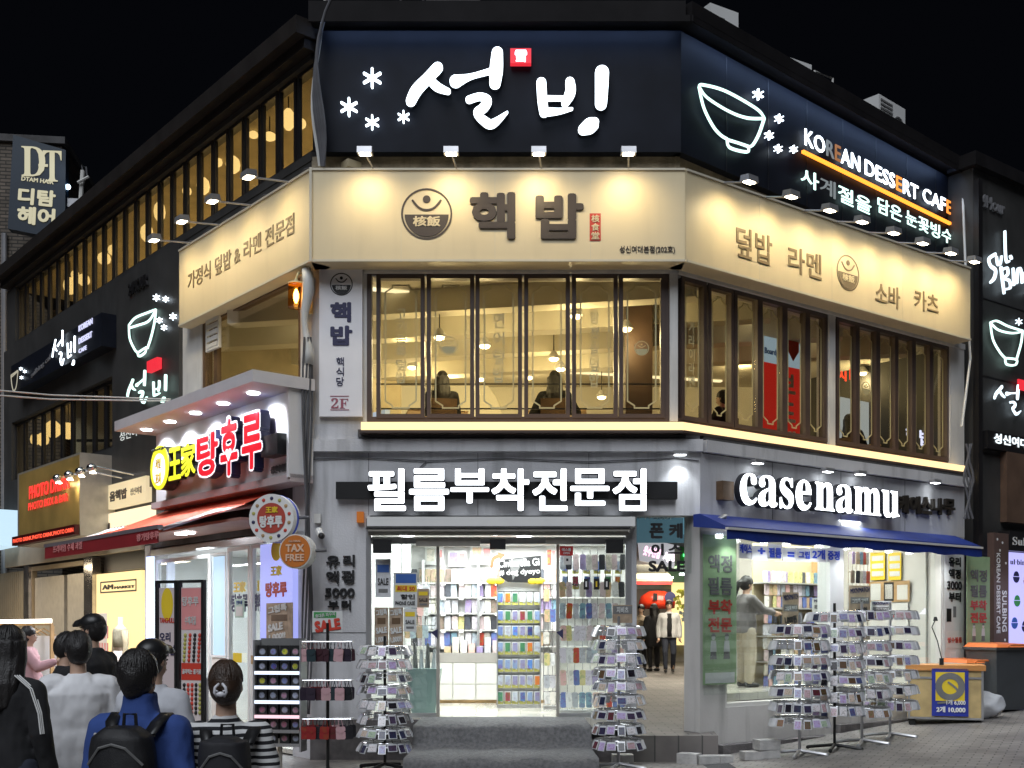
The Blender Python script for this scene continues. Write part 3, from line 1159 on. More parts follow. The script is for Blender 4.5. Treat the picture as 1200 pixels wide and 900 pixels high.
for x in (437.5, 535.5, 635, 737):
    arm_lamp(SF, SF.st(x, 196)[0], 'small arm lamp standing over the front face of the cream sign', .40, .02, -.05)
for x in (339, 295, 258, 224):
    arm_lamp(SL, SL.st(x, 215)[0], 'arm lamp reaching out over the left stretch of cream sign', .56, -.08)
for x, y in ((848, 219), (897, 234), (942, 250), (980, 266), (1017, 280), (1051, 293), (1084, 305), (1112, 316)):
    arm_lamp(SR, SR.st(x, y)[0], 'arm lamp reaching out over the right stretch of cream sign', .42, -.13)
# conduit along the top of the left panel
single('power_cable', MB().tube([SL.P(sle + .1 + (abs(sle) - .2) * k / 24, -.06, fz1 + .05 + .03 * math.sin(k * 1.7)) for k in range(25)], .012, 5), M['cable'],
       'dark cable sagging between arm lamps above left cream sign', 'cable')
# cable bundle hanging from the roof corner
for k in range(6):
    r1 = random.uniform
    pts = []
    for j in range(14):
        y = -20 + 215 * j / 13
        pts.append(pt(374 + 5 * math.sin(j * .55 + k * .35) - max(0, 40 - y) * -.12 + k * 1.1 - 3 + (y < 0) * 3, y, D - .28 - .02 * k))
    single('hanging_cable', MB().tube(pts, .016 if k % 2 else .022, 6), M['cable'] if k % 2 else M['cablew'] if k == 0 else M['cable'],
           'one of the twisted cables hanging down the roof corner beside black sign', 'cable', 'cables bundled at the roof corner')

# --- vertical sign
vs_ = thing('vertical_sign', 'narrow white vertical sign with round emblem and 2F at the first floor corner', 'sign', F.P(sF(399), .06, zF(488)))
part('panel', MB().pbox(F, 374, 313, 424.5, 488, .002, .06), mat('white_vertical_face', (.86, .85, .88), .4, var=.03), vs_)
M['navyp'] = mat('navy_print', (.03, .03, .09), .5, var=0)
M['pinkp'] = mat('plum_print', (.35, .10, .14), .5, var=0)
s, z = F.st(400, 333, .064)
m_ = MB().ring(F, s, z, .145, .012, .06, .064)
m_.disc(F, s, z - .01, .12, .06, .065, 24, a0=180, a1=360)
m_.disc(F, s, z + .08, .02, .06, .065, 12)
m_.stroke(F, [(s - .07, z + .07, .012), (s - .035, z + .035, .012), (s, z + .026, .012), (s + .035, z + .035, .012), (s + .07, z + .07, .012)], .06, .065)
e = part('emblem', m_, M['blackpaint'], vs_)
part('emblem_lettering', MB().text(F, '核飯', s - .075, s + .075, z - .075, z - .02, .065, .068, .03), M['white'], e)
part('lettering', MB().ptext(F, '핵', 387, 354, 411.5, 377.5, .065, .004, .045), M['navyp'], vs_)
part('lettering', MB().ptext(F, '밥', 387, 381.5, 413, 405, .065, .004, .045), M['navyp'], vs_)
part('lettering', MB().vtext(F, '핵식당', 394, 418, 403, 453, .065, .004, .01), M['navyp'], vs_)
m_ = MB().ptext(F, '\U0001d7d0\U0001d405', 388, 466.5, 408, 478.5, .065, .004, 0)
m_.pbox(F, 387, 463.8, 409, 464.6, .06, .065)
m_.pbox(F, 387, 479.8, 409, 480.6, .06, .065)
part('lettering', m_, M['pinkp'], vs_)

# --- amber wall lantern
lp = pt(347, 347, D - .1)
ln = thing('wall_lantern', 'amber glass wall lantern glowing by the first floor corner', 'lantern', lp - Vector((0, 0, .16)))
part('glass_shade', MB().lathe(lp, [(.10, -.15), (.105, -.12), (.105, .12), (.10, .15)], 16), glass('amber_glass', (1.0, .62, .18), .6), ln, True)
part('cap', MB().lathe(lp, [(.108, .15), (.10, .17), (.03, .19), (.02, .22)], 14), M['gilt'], ln)
part('wall_bracket', MB().tube([lp + Vector((0, 0, .22)), lp + Vector((.03, 0, .30)), lp + Vector((.12, .1, .28)), lp + Vector((.15, .2, .1))], .015, 6).box(Fr((lp.x + .08, lp.y + .08), (1, 0)), 0, .12, -.1, .02, lp.z - .2, lp.z + .2), M['gilt'], ln)
part('bulb', MB().lathe(lp, [(.012, -.09), (.035, -.03), (.035, .03), (.012, .09)], 10), emi('lantern_bulb', (1, .66, .25), 22), ln, True)

# --- channel letters over the shop door
cl = thing('channel_letter_sign', 'glowing white block Korean letters on a black rail above the phone shop door', 'sign', F.P(sF(594), .1, zF(600)))
part('back_rail', MB().pbox(F, 393.5, 564.5, 794, 584.5, .03, .10), M['black'], cl)
M['letter_white'] = emi('white_channel_face', (.90, .95, 1.0), 4.5)
for ch, x0, x1 in (('필', 431, 475.5), ('름', 479.5, 526), ('부', 528, 573), ('착', 576, 620), ('전', 624, 665), ('문', 668.5, 714), ('점', 718, 757.5)):
    y1 = 598.5 if ch not in '부문' else 589.5
    l = part('letter', MB().ptext(F, ch, x0, 549, x1, y1 + (3 if ch == '문' else 0), .22, .01, .022), M['letter_white'], cl)
    part('letter_side', MB().ptext(F, ch, x0 - .6, 548.4, x1 + .6, y1 + .6 + (3 if ch == '문' else 0), .199, .09, .04), M['letter_side'], l)

# --- serif channel letters of the case shop
cn = thing('case_shop_sign', 'glowing white serif letters casenamu with dark Korean letters beside them', 'sign', R.P(Rs(960), .1, 3.2))
spaced(cn, R, [(''.join(chr(0x1d41a + ord(c) - 97) for c in 'case'), 868, 553, 951, 591), (''.join(chr(0x1d41a + ord(c) - 97) for c in 'namu'), 956, 563.5, 1054, 598)],
       [{}, {}], .22, .012, 0, M['letter_white'])
_lets = list(cn.children)
m_ = MB().ptext(R, '\U0001d41c\U0001d41a\U0001d42c\U0001d41e', 867, 552, 952, 592, .188, .10, .018)
m_.ptext(R, '\U0001d427\U0001d41a\U0001d426\U0001d42e', 955, 562.5, 1055, 599, .188, .10, .018)
part('letter_backing', m_, M['letter_side'], cn)
for i, ch in enumerate('케이스나무'):
    x0 = 1053 + i * 13.6
    part('letter', MB().ptext(R, ch, x0, 579 + i * 1.2, x0 + 12.4, 601 + i * .5, .06, .05, .045), mat('bronze_dark_letter', (.03, .025, .02), .4, var=0), cn)
single('junction_box', MB().pbox(R, 847, 563, 860, 585, .002, .12), M['wood'], 'small brown box on the wall left of the serif letters', 'box')


# ================================================================== phone accessory shop (front)
ZFL = zF(841)                                              # shop floor
M['alu'] = mat('aluminium', (.50, .50, .51), .35, .8, var=.08)
M['rubber'] = mat('dark_rubber', (.02, .02, .02), .7, var=.1)
bw = Fr((0, 17.5), (1, 0))
w = slab(MB(), [(sF(433), D - .02), (sF(742), D - .02), (1.88, 17.6), (-2.6, 17.6)], ZFL - .12, ZFL)
part('shop_floor', w, M['tile'], bld)
part('shop_ceiling', slab(MB(), [(sF(433), D - .25), (sF(742), D - .25), (1.88, 17.6), (-2.6, 17.6)], 2.98, 3.1), M['white'], bld)
w = MB().box(bw, -2.6, 1.88, -.1, 0, ZFL, 2.98)
part('shop_wall', w, M['offwhite'], bld)
part('shop_wall', MB().add([(-2.05, D, ZFL), (-2.6, 17.5, ZFL), (-2.6, 17.5, 2.98), (-2.05, D, 2.98)], [(0, 1, 2, 3)]), M['offwhite'], bld)
part('shop_wall', MB().hexa([(1.535, D + .29, 0), (1.60, D + .29, 0), (1.94, 17.6, 0), (1.87, 17.6, 0), (1.535, D + .29, 3.6), (1.60, D + .29, 3.6), (1.94, 17.6, 3.6), (1.87, 17.6, 3.6)]), M['offwhite'], bld)
area((-.4, 15.6, 2.93), (-.4, 15.6, 0), 135, 2.6, 1.6, (.93, 1.0, .98))
area((.2, 16.9, 2.93), (.2, 16.9, 0), 55, 2.4, .5, (.95, 1.0, .97))
for px, py, y in ((580, 641, 15.2), (614, 645, 15.6), (528, 647, 16.2), (477, 640, 15.4), (553, 640, 16.8), (640, 650, 16.6), (715, 640, 15.0)):
    c = pt(px, py, y)
    c.z = 2.975
    single('downlight', MB().lathe(c, [(.10, -.012), (.10, 0)], 18), M['white_lamp'], 'round white recessed light in the ceiling of the front phone shop', 'ceiling light', 'recessed lights in front phone shop')
# roller shutter over the entrance
sh = thing('roller_shutter', 'rolled up dark metal shutter housing above glass entrance', 'shutter', F.P(sF(585), .1, zF(626)))
part('housing', MB().pbox(F, 429, 607.5, 738.5, 619, .002, .24), M['dark_conc'], sh)
m_ = MB().pbox(F, 431, 620, 737, 622.5, .04, .22)
for k in range(5):
    m_.pbox(F, 431, 622.8 + k * .9, 737, 623.4 + k * .9, .08, .20 - k * .01)
part('slat_curtain', m_, M['steel'], sh)
for x in (432, 736):
    part('guide_rail', MB().pbox(F, x - 3, 624, x + 3, 836, .002, .05), M['alu'], sh)
single('beacon_box', MB().pbox(F, 418, 599.5, 426, 612, .002, .07), emi('dim_amber', (.9, .25, .02), .25), 'small amber plastic alarm box left of the shutter', 'alarm box')
# glass front
gf = thing('glass_shopfront', 'frameless glass shopfront with open sliding doorway under the shutter', 'shopfront', F.P(sF(585), -.03, ZFL))
for a, b in ((438, 511), (655, 736)):
    part('glass_panel', MB().box(F, sF(a), sF(b), -.075, -.063, ZFL + .06, zF(637)), M['glass'], gf)
    part('bottom_rail', MB().box(F, sF(a), sF(b), -.09, -.05, ZFL, ZFL + .055), M['alu'], gf)
part('door_post', MB().box(F, sF(511), sF(515), -.09, -.045, ZFL, zF(630)), M['steel'], gf)
part('door_post', MB().box(F, sF(652), sF(655.5), -.09, -.045, ZFL, zF(630)), M['steel'], gf)
part('glass_joint', MB().box(F, sF(469.5), sF(470.5), -.08, -.06, ZFL + .06, zF(637)), M['alu'], gf)
part('top_rail', MB().box(F, sF(434), sF(738), -.16, -.04, zF(637), zF(629)), M['alu'], gf)
part('door_operator', MB().box(F, sF(488), sF(563), -.03, .06, zF(640.5), zF(631.5)), M['steel'], gf)
part('door_operator', MB().box(F, sF(640), sF(672), -.03, .06, zF(638), zF(631.5)), M['steel'], gf)
for x0, x1 in ((437, 458.5), (574, 592.5), (710, 730.5)):
    part('black_sensor_box', MB().pbox(F, x0, 632, x1, 648 if x0 != 574 else 643.5, .07, .15), M['black'], gf)
# window film: the price poster sheets on the left glass
M['poster_brown'] = mat('kraft_print', (.36, .27, .19), .6, var=.35, scale=9)
M['poster_white'] = mat('poster_paper', (.62, .63, .62), .6, var=.06)
M['poster_grey'] = mat('poster_grey', (.16, .16, .16), .6, var=.2)
M['bluep'] = mat('blue_print', (.04, .12, .40), .5, var=0)
M['yellowp'] = mat('yellow_print', (.75, .55, .03), .5, var=.05)
M['greenp'] = mat('green_print', (.05, .28, .08), .5, var=.05)
M['pinkface'] = mat('pink_print', (.70, .28, .28), .5, var=.05)


def poster(name, label, fr, x0, y0, x1, y1, off, face, lines, cat='poster', group=None, tilt=0, t=.006, at=None):
    s0, z1 = fr.st(x0, y0, off)
    s1 = fr.st(x1, y0, off)[0]
    z0 = fr.st(x0, y1, off)[1]
    o = thing(name, label, cat, fr.P((s0 + s1) / 2, off, z0), 0, group)
    part('sheet', MB().box(fr, s0, s1, off - t, off, z0, z1), face, o)
    for (txt, a, b, c, d, m, bold) in lines:            # fractions of the sheet
        S0, S1 = s0 + (s1 - s0) * a, s0 + (s1 - s0) * c
        Za, Zb = z1 + (z0 - z1) * b, z1 + (z0 - z1) * d
        if txt is None:
            part('printed_field', MB().box(fr, S0, S1, off + .0005, off + .003, min(Za, Zb), max(Za, Zb)), m, o)
        else:
            part('lettering', MB().text(fr, txt, S0, S1, min(Za, Zb), max(Za, Zb), off + .0035, off + .006, bold, rot=R_(tilt)), m, o)
    return o


poster('sale_poster', 'pale sheet with blue and yellow bands on the left glass of the entrance', F, 461, 671, 489, 712, -.05, M['poster_white'],
       [(None, .1, .04, .95, .3, M['bluep'], 0), (None, .08, .36, .98, .55, M['yellowp'], 0), ('최대 50', .15, .38, .9, .53, M['redp'], .03), ('할인', .3, .62, .9, .76, M['blackpaint'], .03), ('PHONE CASE', .08, .82, .9, .93, M['blackpaint'], .02)])
for a, b, lb in ((439, 455, 'left'), (456, 472.5, 'right')):
    poster('sale_poster', 'kraft brown price sheet, %s one of the pair on left shop glass' % lb, F, a, 712, b, 758, -.05, M['poster_brown'],
           [('그립톡', .08, .04, .92, .2, M['poster_white'], .04), ('SALE', .1, .5, .9, .66, M['poster_white'], .05), ('1,000!!', .1, .74, .9, .9, M['poster_white'], .04), (None, .2, .26, .8, .42, M['wood'], 0)], tilt=8)
poster('lesson_sign', 'small red Korean notice hanging from the door rail', F, 656, 640, 671.5, 651, .03, M['red'], [('에스폼', .15, .2, .85, .55, M['white'], .03), ('OPEN', .25, .65, .75, .85, M['white'], .02)], 'notice')
poster('door_intercom', 'small pale intercom box under the red notice', F, 660.5, 651.5, 669, 661.5, .03, M['offwhite'], [(None, .35, .3, .65, .6, M['black'], 0)], 'intercom')
for x in (684, 696, 708):
    poster('glass_sticker', 'small black sticker with white phone mark on right shop glass', F, x, 678, x + 6, 691, -.05, M['black'], [(None, .35, .25, .65, .75, M['yellowp'] if x == 696 else M['white'], 0)], 'sticker', 'black stickers on shop glass')
for x in (510, 657):
    m_ = MB().ppoly(F, [(x - 5, 741), (x + 3, 737), (x + 3, 749)], -.045, -.04)
    single('door_handle_sticker', m_, M['navyp'], 'dark blue triangular sticker on the ' + ('left' if x == 510 else 'right') + ' door glass edge', 'sticker')

# entrance steps with carpet
w = MB()
xs0, xs1 = pt(487, 845, D - .95).x, pt(690, 845, D - .95).x
w.box(F, xs0, xs1, .03, .95, 0, ZFL - .06)
w.box(F, xs0 - .02, xs1 + .02, .951, 2.1, 0, ZFL - .30)
st_ = thing('entrance_steps', 'two entrance steps under dark grey carpet in front of shop door', 'steps', F.P((xs0 + xs1) / 2, 1, 0))
part('step_block', w, M['dark_conc'], st_)
m_ = MB()
P = [(.0, ZFL + .012), (.5, ZFL + .012), (.93, ZFL - .01), (1.0, ZFL - .05), (1.01, ZFL - .20), (1.12, ZFL - .275), (1.6, ZFL - .28), (2.12, ZFL - .285), (2.18, ZFL - .34), (2.2, .02)]
n = 24
vs, fs = [], []
for j, (o, z) in enumerate(P):
    ex = .0 if o < .9 else .03
    for i in range(n + 1):
        x = xs0 - ex + (xs1 - xs0 + 2 * ex) * i / n
        vs.append(F.P(x, o + .02 * math.sin(i * .9 + j) * (1 if 2 < j < 9 else 0), z + .012 * math.sin(i * .8 + j * 2) * (0 if j < 2 else 1)))
for j in range(len(P) - 1):
    for i in range(n):
        fs.append((j * (n + 1) + i, (j + 1) * (n + 1) + i, (j + 1) * (n + 1) + i + 1, j * (n + 1) + i + 1))
m_.add(vs, fs)
part('carpet', m_, M['carpet'], st_, True)
# plinth left and right of the steps
w = MB()
part('plinth', MB().box(F, XA, xs0 - .02, .002, .10, -.02, ZFL - .02), M['kerb'], bld)
part('plinth', MB().box(F, xs1 + .02, XB, .002, .30, -.02, zF(866)), M['kerb'], bld)
w.box(R, .26, SR2, .002, .16, -.02, .17)
w.box(R, SR2 * .45, SR2, .002, .12, .172, .30)
part('plinth', w, M['kerb'], bld)
for x in (441, 462):
    part('floor_vent', MB().pbox(F, x, 858, x + 15, 882, .10, .108), M['rubber'], bld)

# ---------------------------------------------------------------- goods
CASE = ['d8d0c4', 'b89f8a', 'c44a3a', '3a3c43', 'e4b7b4', '6a7fb8', '9d90b8', 'ece8e0', 'd0b090', '7fa3b4', 'd8cc90', '8b7a70', 'c9c9d0', 'e9e9e9', 'b6c6cf', 'd4c0c4', 'f0ece4', 'b0b4bc', '50545c', 'e0d8e4']
M['case'] = tinted('phone_case_print', CASE, .3, .55, 22)
M['pack'] = tinted('blister_print', ['4f6f9f', '7f93b5', '5a86c4', 'b0b8c4', '39507c', '9aa4b8', '4a7d58', 'c46f3a', '6a7fae', 'b8c0cc', '8a3a4a', '88a'.replace('88a', '8888aa')], .25, .6, 20)
M['sticker'] = tinted('sticker_print', ['2a3048', 'c8b4a8', '463c52', '8f93b8', '5c2838', 'd2ccd0', '505a80', '8a6a58', 'b89aa2', '33304a', 'd5d0d2', '604838', 'a8b8a0', '222028', 'b0a0c8'], .22, .8, 55)
M['pouch'] = mat('clear_pouch', (.66, .67, .70), .12, var=.15, scale=9, spec=1.0)
M['green_strip'] = mat('pack_card_green', (.42, .40, .10), .5, var=.1)
M['shelf'] = mat('shelf_metal', (.55, .54, .52), .4, .2, var=.05)

PRO = {}


def case_proto(w_=.078, h=.155, t=.012):
    k = ('case', w_, h)
    if k not in PRO:
        fr = Fr((0, 0), (1, 0))
        m_ = MB()
        c = .014
        P = [(-w_ / 2 + c, 0), (w_ / 2 - c, 0), (w_ / 2, c), (w_ / 2, h - c), (w_ / 2 - c, h), (-w_ / 2 + c, h), (-w_ / 2, h - c), (-w_ / 2, c)]
        m_.poly(fr, P, 0, t)
        m_.poly(fr, [(-w_ * .38, h * .74), (-w_ * .02, h * .74), (-w_ * .02, h * .95), (-w_ * .38, h * .95)], t, t + .004)
        me = bpy.data.meshes.new('phone_case')
        me.from_pydata([tuple(v) for v in m_.v], [], m_.f)
        me.materials.append(M['case'])
        PRO[k] = me
    return PRO[k]


def put(name, me, loc, rz, label, cat, group, tilt=0.0, lean=0.0):
    o = bpy.data.objects.new(name, me)
    C.objects.link(o)
    o.location = loc
    o.rotation_euler = (lean, tilt, rz)
    return _props(o, label, cat, group)


def hang_cases(fr, s0, s1, rows, step, z_of, off, label, group, w_=.078, h=.155, jit=.02, skip=0.1):
    n = int((s1 - s0) / step)
    a = math.atan2(fr.d.y, fr.d.x)
    for r in range(rows):
        for i in range(n):
            if random.random() < skip:
                continue
            s = s0 + (i + .5) * step + random.uniform(-jit, jit) * .5
            put('phone_case', case_proto(w_, h), fr.P(s, off + random.uniform(0, .04), z_of(r)), a + random.uniform(-.15, .15), label, 'phone case', group, random.uniform(-.06, .06))


# back wall: counter, shelves with phone cases
ct = thing('shop_counter', 'cream cabinet counter with grey worktop along the back of the phone shop', 'counter', (-.7, 17.1, ZFL))
cf = Fr((0, 17.0), (1, 0))
cs0, cs1 = cf.st(440, 800)[0], cf.st(650, 800)[0]
ct1 = cf.st(540, 766)[1]
part('cabinet', MB().box(cf, cs0, cs1, -.45, -.02, ZFL + .05, ct1 - .14), M['offwhite'], ct)
part('worktop', MB().box(cf, cs0, cs1, -.46, 0, ct1 - .138, ct1 + .01), mat('grey_worktop', (.32, .30, .28), .4, var=.1), ct)
part('plinth_strip', MB().box(cf, cs0, cs1, -.44, -.05, ZFL + .002, ZFL + .048), M['woodlt'], ct)
for x0, x1 in ((446, 480), (481.5, 513), (515, 530), (531.5, 557), (558.5, 584), (585.5, 618)):
    part('cabinet_door', MB().box(cf, cf.st(x0, 800)[0], cf.st(x1, 800)[0], -.019, .004, ZFL + .30, ct1 - .145), M['offwhite'], ct)
    part('drawer', MB().box(cf, cf.st(x0, 800)[0], cf.st(x1, 800)[0], -.019, .004, ZFL + .06, ZFL + .29), M['offwhite'], ct)
wr = thing('wall_rack', 'white wall rack with shelves of phone cases behind the counter', 'rack', (-.7, 17.4, ct1))
wf = Fr((0, 17.42), (1, 0))
r0, r1 = wf.st(440, 700)[0], wf.st(740, 700)[0]
zz = [wf.st(540, y)[1] for y in (757, 738, 718.5, 700, 683)]
for z in zz:
    part('shelf', MB().box(wf, r0, r1, -.06, .16, z - .02, z), M['shelf'], wr)
for x in (497, 561, 622, 690):
    part('upright', MB().box(wf, wf.st(x - 1.5, 700)[0], wf.st(x + 1.5, 700)[0], -.05, .17, ct1, 2.75), M['alu'], wr)
part('back_panel', MB().box(wf, r0, r1, -.078, -.062, ct1, 2.95), M['white'], wr)
hang_cases(wf, r0 + .05, wf.st(655, 700)[0], 5, .104, lambda r: zz[r] + .006, .06, 'colourful phone case standing on the shelves of the back wall', 'phone cases on the back wall', .094, .205, skip=.05)
for (x0, x1, y0, y1) in ((498, 520, 640, 662), (525, 547, 645, 664), (551, 577, 638, 662), (640, 652, 640, 668)):
    poster('wall_picture', 'pale printed board high on the back wall of phone shop', wf, x0, y0, x1, y1, .02, M['poster_white'], [(None, .1, .15, .5, .8, M['case'], 0), (None, .6, .2, .9, .6, M['pinkface'], 0)], 'board', 'printed boards high on the back wall')

# middle blister rack
mr = Fr((0, 16.1), (1, 0))
m0, m1 = mr.st(582, 700)[0], mr.st(634, 700)[0]
md = thing('blister_rack', 'tall white rack of blue film packs in seven rows inside the doorway', 'rack', mr.P((m0 + m1) / 2, 0, ZFL))
zt_, zb_ = mr.st(600, 676)[1], ZFL
part('back_panel', MB().box(mr, m0, m1, -.08, -.06, zb_ + .05, zt_), M['white'], md)
for x in (m0, m1 - .02):
    part('upright', MB().box(mr, x, x + .02, -.08, .02, zb_, zt_ + .05), M['alu'], md)
part('base', MB().box(mr, m0 + .02, m1 - .02, -.3, .05, zb_, zb_ + .04), M['alu'], md)
rows_y = (709, 730, 748, 767, 787, 806, 825)
me = FILM = bpy.data.meshes.new('film_pack')
pw_ = (m1 - m0) / 6 * .86
fr0 = Fr((0, 0), (1, 0))
b1 = MB().box(fr0, -pw_ / 2, pw_ / 2, 0, .006, 0, .185)
nb = len(b1.f)
b1.box(fr0, -pw_ / 2 + .012, pw_ / 2 - .012, .007, .02, .045, .17)
na = len(b1.f)
b1.box(fr0, -pw_ / 2, pw_ / 2, .0065, .010, 0, .05)
nz = len(b1.f)
b1.disc(fr0, pw_ * .2, .042, .016, .0105, .013, 10)
me.from_pydata([tuple(v) for v in b1.v], [], b1.f)
for m_ in (M['poster_white'], M['pack'], M['green_strip']):
    me.materials.append(m_)
for i, p in enumerate(me.polygons):
    p.material_index = 0 if i < nb else 1 if i < na else 2 if i < nz else 0
for y in rows_y:
    z = mr.st(600, y)[1]
    part('hook_rail', MB().box(mr, m0 + .02, m1 - .02, -.059, -.03, z + .19, z + .20), M['chrome'], md)
    for i in range(6):
        put('film_pack', me, mr.P(m0 + (i + .5) * (m1 - m0) / 6, 0, z), random.uniform(-.08, .08), 'screen film pack with green foot hanging on tall rack in the doorway', 'film pack', 'film packs on the doorway rack')
# hand lettered board on the rack
bd = thing('slogan_board', 'black board with white script lettering and triangle standing atop the doorway rack', 'board', mr.P((m0 + m1) / 2, .05, mr.st(600, 683)[1]))
part('board', MB().ppoly(mr, [(585, 656), (634, 651), (634, 676), (624, 683), (595, 682), (586, 676)], .04, .07), M['black'], bd)
part('triangle_mark', MB().ppoly(mr, [(596, 656), (615, 654), (601, 680)], .071, .074), M['poster_grey'], bd)
m_ = MB()
m_.ptext(mr, 'Cinderella Gi', 584, 655, 632, 664, .080, .004, .02, rot=R_(3))
m_.ptext(mr, '# dog dyoyo', 585, 667, 633, 675, .080, .004, .02, rot=R_(3))
part('lettering', m_, M['white'], bd)
m_ = MB().pstroke(mr, [(576, 664, 3), (578, 655, 4), (586, 651, 4)], .06, .08)
m_.ppoly(mr, [(583, 647), (592, 650), (586, 656)], .06, .081)
part('red_arrow', m_, mat('red_orange_arrow', (.75, .12, .05), .5, var=0), bd)
for x in (577, 624):
    single('yellow_bow', MB().ball(mr.P(mr.st(x, 681)[0], .05, mr.st(x, 681)[1]), .09, .03, .05).ball(mr.P(mr.st(x + 7, 681)[0], .05, mr.st(x + 7, 681)[1]), .09, .03, .05), M['yellowp'],
           'yellow ribbon bow at the %s foot of black slogan board' % ('left' if x == 577 else 'right'), 'bow', smooth=True)
# racks behind the right glass and the left glass
for nm, lab, xx0, xx1, yy, rows in (('gridwall_rack', 'chrome grid rack with hanging accessories behind right shop glass', 656, 736, 15.1, (668, 700, 725, 751, 777, 803, 829)),
                                    ('gridwall_rack', 'chrome grid rack with phone cases behind left shop glass', 474, 510, 15.6, (700, 722, 748, 772)),
                                    ('gridwall_rack', 'narrow chrome rack of slim packets beside the doorway film rack', 637, 653, 15.9, (705, 729, 755, 780, 806, 825))):
    g = Fr((0, yy), (1, 0))
    a, b = g.st(xx0, 700)[0], g.st(xx1, 700)[0]
    o = thing(nm, lab, 'rack', g.P((a + b) / 2, 0, ZFL))
    m_ = MB()
    nx = max(3, int((b - a) / .1))
    for i in range(nx + 1):
        x = a + (b - a) * i / nx
        m_.box(g, x - .004, x + .004, -.02, -.012, ZFL + .04, g.st(600, rows[0] - 24)[1])
    part('grid', m_, M['chrome'], o)
    for y in rows:
        z = g.st(600, y)[1]
        part('rail', MB().box(g, a, b, -.011, .0, z + .17, z + .185), M['chrome'], o)
    part('foot', MB().box(g, a, b, -.25, .05, ZFL, ZFL + .035), M['alu'], o)
    zl = [g.st(600, y)[1] for y in rows]
    hang_cases(g, a, b, len(rows), .088, lambda r: zl[r], .02, 'phone accessory hanging on the ' + lab.split(' with ')[0].split(' of ')[0] + (' behind right glass' if xx0 == 656 else ' behind left glass' if xx0 == 474 else ' by the doorway'), 'accessories on the chrome racks', .080, .21 if xx0 == 656 else .18, skip=.04)
# frosted umbrella bin behind the left glass
bn = thing('umbrella_bin', 'pale green plastic bin with wrapped umbrellas behind left shop glass', 'bin', pt(500, 830, 14.75))
c = pt(497, 838, 14.75)
c.z = ZFL
part('bin_body', MB().hexa([c + Vector(p) for p in ((-.15, -.12, 0), (.15, -.12, 0), (.15, .12, 0), (-.15, .12, 0), (-.23, -.18, .62), (.23, -.18, .62), (.23, .18, .62), (-.23, .18, .62))]), mat('pale_green_plastic', (.30, .42, .40), .35, var=.06), bn)
for k in range(4):
    part('umbrella', MB().tube([c + Vector((-.1 + .07 * k, 0, .3)), c + Vector((-.13 + .09 * k, .02, .95 - .08 * (k % 2)))], [.05, .02], 7), M['pouch'] if k % 2 else M['poster_grey'], bn)
single('dustpan', MB().hexa([c + Vector(p) for p in ((-.42, -.1, 0), (-.18, -.1, 0), (-.18, .1, 0), (-.42, .1, 0), (-.36, .04, .34), (-.24, .04, .34), (-.24, .1, .34), (-.36, .1, .34))]), M['poster_grey'], 'dark upright dustpan leaning beside green bin', 'dustpan')

# ================================================================== right shop (behind the blue awning)
ZRF = .80
part('side_shop_floor', slab(MB(), [tuple(R.P(SR0 - .2, -.29, 0))[:2], tuple(R.P(SR1 + .1, -.29, 0))[:2], (8.3, 21), (3.62, 21)], ZRF - .1, ZRF), M['tile'], bld)
part('side_shop_ceiling', slab(MB(), [tuple(R.P(SR0 - .2, -.29, 0))[:2], tuple(R.P(SR1 + .1, -.29, 0))[:2], (8.3, 21), (3.62, 21)], 3.3, 3.4), M['white'], bld)
RB = R.shifted(-2.7)
part('side_shop_wall', MB().box(RB, 3.2, 6.5, -.1, 0, ZRF, 3.3), M['offwhite'], bld)
part('side_shop_wall', MB().hexa([(2.46, 14.62, 0), (2.54, 14.62, 0), (3.70, 21.2, 0), (3.62, 21.2, 0), (2.46, 14.62, 3.6), (2.54, 14.62, 3.6), (3.70, 21.2, 3.6), (3.62, 21.2, 3.6)]), M['wall_pale'], bld)
part('side_shop_wall', MB().box(Fr(tuple(R.P(SR1 + .05, -.29, 0))[:2], R.n * -1), 0, 2.5, -.1, 0, ZRF - .1, 3.3), M['offwhite'], bld)
area(R.P(2.2, -1.1, 3.25), R.P(2.2, -1.1, 0), 135, 3.2, 1.0, (.95, 1.0, .95))
area(R.P(4.2, -1.3, 3.25), R.P(4.2, -1.3, 0), 55, 1.2, 1.0, (1.0, .98, .9))
sf_ = thing('case_shop_window', 'large plate glass window of the case shop under the blue awning', 'shop window', R.P((SR0 + SR1) / 2, 0, ZW0))
fm = MB()
frame(fm, R, SR0, SR1, ZW0, ZW1, .05, -.2, -.02)
part('window_frame', fm, M['offwhite'], sf_)
sm = Rs(985)
part('pane', MB().box(R, SR0 + .05, Rs(976), -.12, -.11, ZW0 + .05, ZW1 - .05), M['glass'], sf_)
part('pane', MB().box(R, Rs(992), SR1 - .05, -.12, -.11, ZW0 + .05, ZW1 - .05), M['glass'], sf_)
part('window_pillar', MB().box(R, Rs(976), Rs(992), -.27, -.05, ZW0 + .05, ZW1 - .05), M['white'], sf_)
